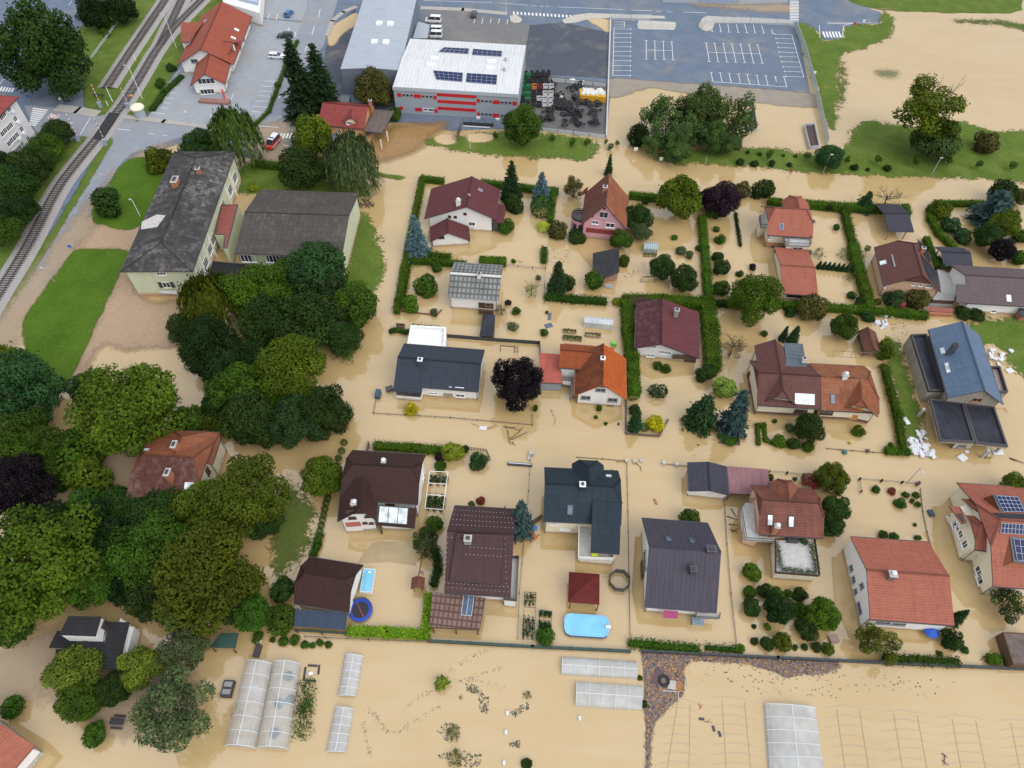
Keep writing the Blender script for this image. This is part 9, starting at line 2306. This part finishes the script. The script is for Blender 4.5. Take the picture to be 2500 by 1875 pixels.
patch('debris_mat',f1,.012,shore_mat('debris_bed',[(0.3,(0.10,0.085,0.085)),(0.7,(0.24,0.20,0.19))],.8,.4,.4,.3,tex=4),.6,smooth=0,kind='stuff');patch('debris_mat',f2,.012,MATS['debris_bed'],.6,smooth=0,kind='stuff')
scatter('floating_debris',[(f1,.72),(f2,.28)],8500,.125,DB+[DB[0],DB[4],DB[4],DB[2]],'raft of wood scraps and corn cobs along the anthracite fence',1)
scatter('floating_leaves',[([d18(0,900),d18(900,900),d18(1300,1050),d18(900,1130),d18(0,1080)],.45),([d12(1500,900),d12(2212,850),d12(2212,1000),d12(1600,1000)],.2),([d18(1100,920),d18(1700,1000),d18(1500,1150),d18(1200,1080)],.12)],210,.075,[DB[3],plain('debris_green',(0.09,0.10,0.04),.9),DB[2]],'scattered leaves drifting in the lower right field',2,.02,1.6)
rr_=random.Random(4);lines=[]
for pts in([(1220,1195),(1400,1080),(1560,1010),(1760,960),(1990,870)],[(1560,910),(1700,830),(1860,750)],[(940,1200),(1010,1260),(1060,1350),(1130,1400)],[(1150,1400),(1300,1300),(1500,1180)],[(1640,1000),(1760,980),(1990,1040)],[(920,1300),(930,1450),(960,1570)]):
 for(x0,y0),(x1,y1)in zip(pts[:-1],pts[1:]):
  for k in range(24):
   t=rr_.random();lines.append((x0+(x1-x0)*t+rr_.gauss(0,12),y0+(y1-y0)*t+rr_.gauss(0,10)))
m=MB()
for x,y in lines:
 q=W(*d6(x,y));a=rr_.uniform(0,3.1);s=rr_.uniform(.04,.11);m.box((q.x,q.y,-.02),s*2,s,.05,a,rr_.randrange(2))
tag(m.build('drifting_chaff',[plain('chaff_grey',(0.25,0.2,0.14),.9),plain('chaff_tan',(0.34,0.27,0.18),.9)]),'thin drifting lines of chaff in the open lower field','debris',None,'stuff')
scatter('weed_litter',[([d6(1690,1010),d6(1770,1010),d6(1880,1120),d6(1870,1240),d6(1810,1230),d6(1790,1090),d6(1700,1070)],.3),([d6(1470,1370),d6(1560,1300),d6(1660,1340),d6(1650,1440),d6(1550,1450)],.18),([d6(1470,1560),d6(1640,1520),d6(1830,1560),d6(1800,1650),d6(1640,1659)],.3),([d6(2030,1230),d6(2180,1140),d6(2190,1200),d6(2080,1265)],.14),([d12(130,1460),d12(220,1440),d12(220,1500),d12(150,1500)],.08)],520,.075,[DB[3],MATS['debris_green'],MATS['debris_green'],DB[2]],'tufts of drowned weeds and litter in the lower field',6,.03,1.5)
scatter('garden_litter',[([b12(460,500),b12(600,500),b12(640,600),b12(480,620)],.3),([b12(1170,600),b12(1230,600),b12(1110,720),b12(1010,720)],.2),([b18(1180,1080),b18(1340,1060),b18(1320,1150),b18(1210,1250)],.25),([c18(1380,440),c18(1440,300),c18(1460,500),c18(1400,540)],.25)],220,.08,[DB[3],DB[1],plain('debris_green',(0.09,0.10,0.04),.9)],'leaves and litter drifting between the gardens',7,.03,1.6)
# --- the one person: wading along the street
p=W(*a18(408,1340));me=bpy.data.meshes.new('person');V=[(0,0,.95),(0,.02,1.2),(0,.03,1.45),(0,.02,1.56),(0,-.02,1.68),(0,-.02,1.76),(-.1,0,.9),(-.11,.08,.48),(-.11,.1,-.2),(.1,0,.9),(.11,-.1,.48),(.11,-.04,-.2),(-.2,.03,1.42),(-.27,.05,1.15),(-.24,-.1,.95),(.2,.03,1.42),(.28,.03,1.15),(.26,-.12,.97)]
E_=[(0,1),(1,2),(2,3),(3,4),(4,5),(0,6),(6,7),(7,8),(0,9),(9,10),(10,11),(2,12),(12,13),(13,14),(2,15),(15,16),(16,17)]
me.from_pydata(V,E_,[]);po=bpy.data.objects.new('person',me);COL.objects.link(po);po.location=(p.x,p.y,0);po.rotation_euler=(0,0,.6)
sk_=po.modifiers.new('skin','SKIN');R_=[.15,.17,.15,.06,.1,.09,.1,.075,.06,.1,.075,.06,.07,.05,.04,.07,.05,.04]
for v_,r_ in zip(me.skin_vertices[0].data if me.skin_vertices else[],R_):v_.radius=(r_,r_)
if not me.skin_vertices:
 bm=bmesh.new();bm.from_mesh(me);lay=bm.verts.layers.skin.verify();bm.verts.ensure_lookup_table()
 for v_,r_ in zip(bm.verts,R_):v_[lay].radius=(r_,r_)
 bm.verts[0][lay].use_root=True;bm.to_mesh(me);bm.free()
po.modifiers.new('sub','SUBSURF').levels=1
me.materials.append(plain('red_jacket',(0.35,0.035,0.03),.7));tag(po,'person in red clothes wading along the flooded street','person')
m=MB();m.lathe((p.x,p.y,1.66),[(.11,0),(.115,.1),(0,.2)],10);m.build('hair',plain('dark_hair',(0.03,0.02,0.015),.8),po)
# --- yellow and blue roofs at the top edge
for x0,x1,l in((1605,1745,'blue metal skip at the top edge, the left one'),(1755,1900,'blue metal skip at the top edge, the right one')):
 A_,B_=W(*a12(x0,22)),W(*a12(x1,25));m=MB();m.prism([(A_.x,A_.y),(B_.x,B_.y),(B_.x,B_.y+3),(A_.x,A_.y+3)],.05,1.6);tag(m.build('skip_container',plain('blue_skip',(0.03,0.22,0.55),.5)),l,'skip container')
mesh_fence([a12(1320,20),a12(1600,26),a12(1900,34),a18(380,22)],2.0,'pale mesh fence along the blue skips at the top edge',MESHW)
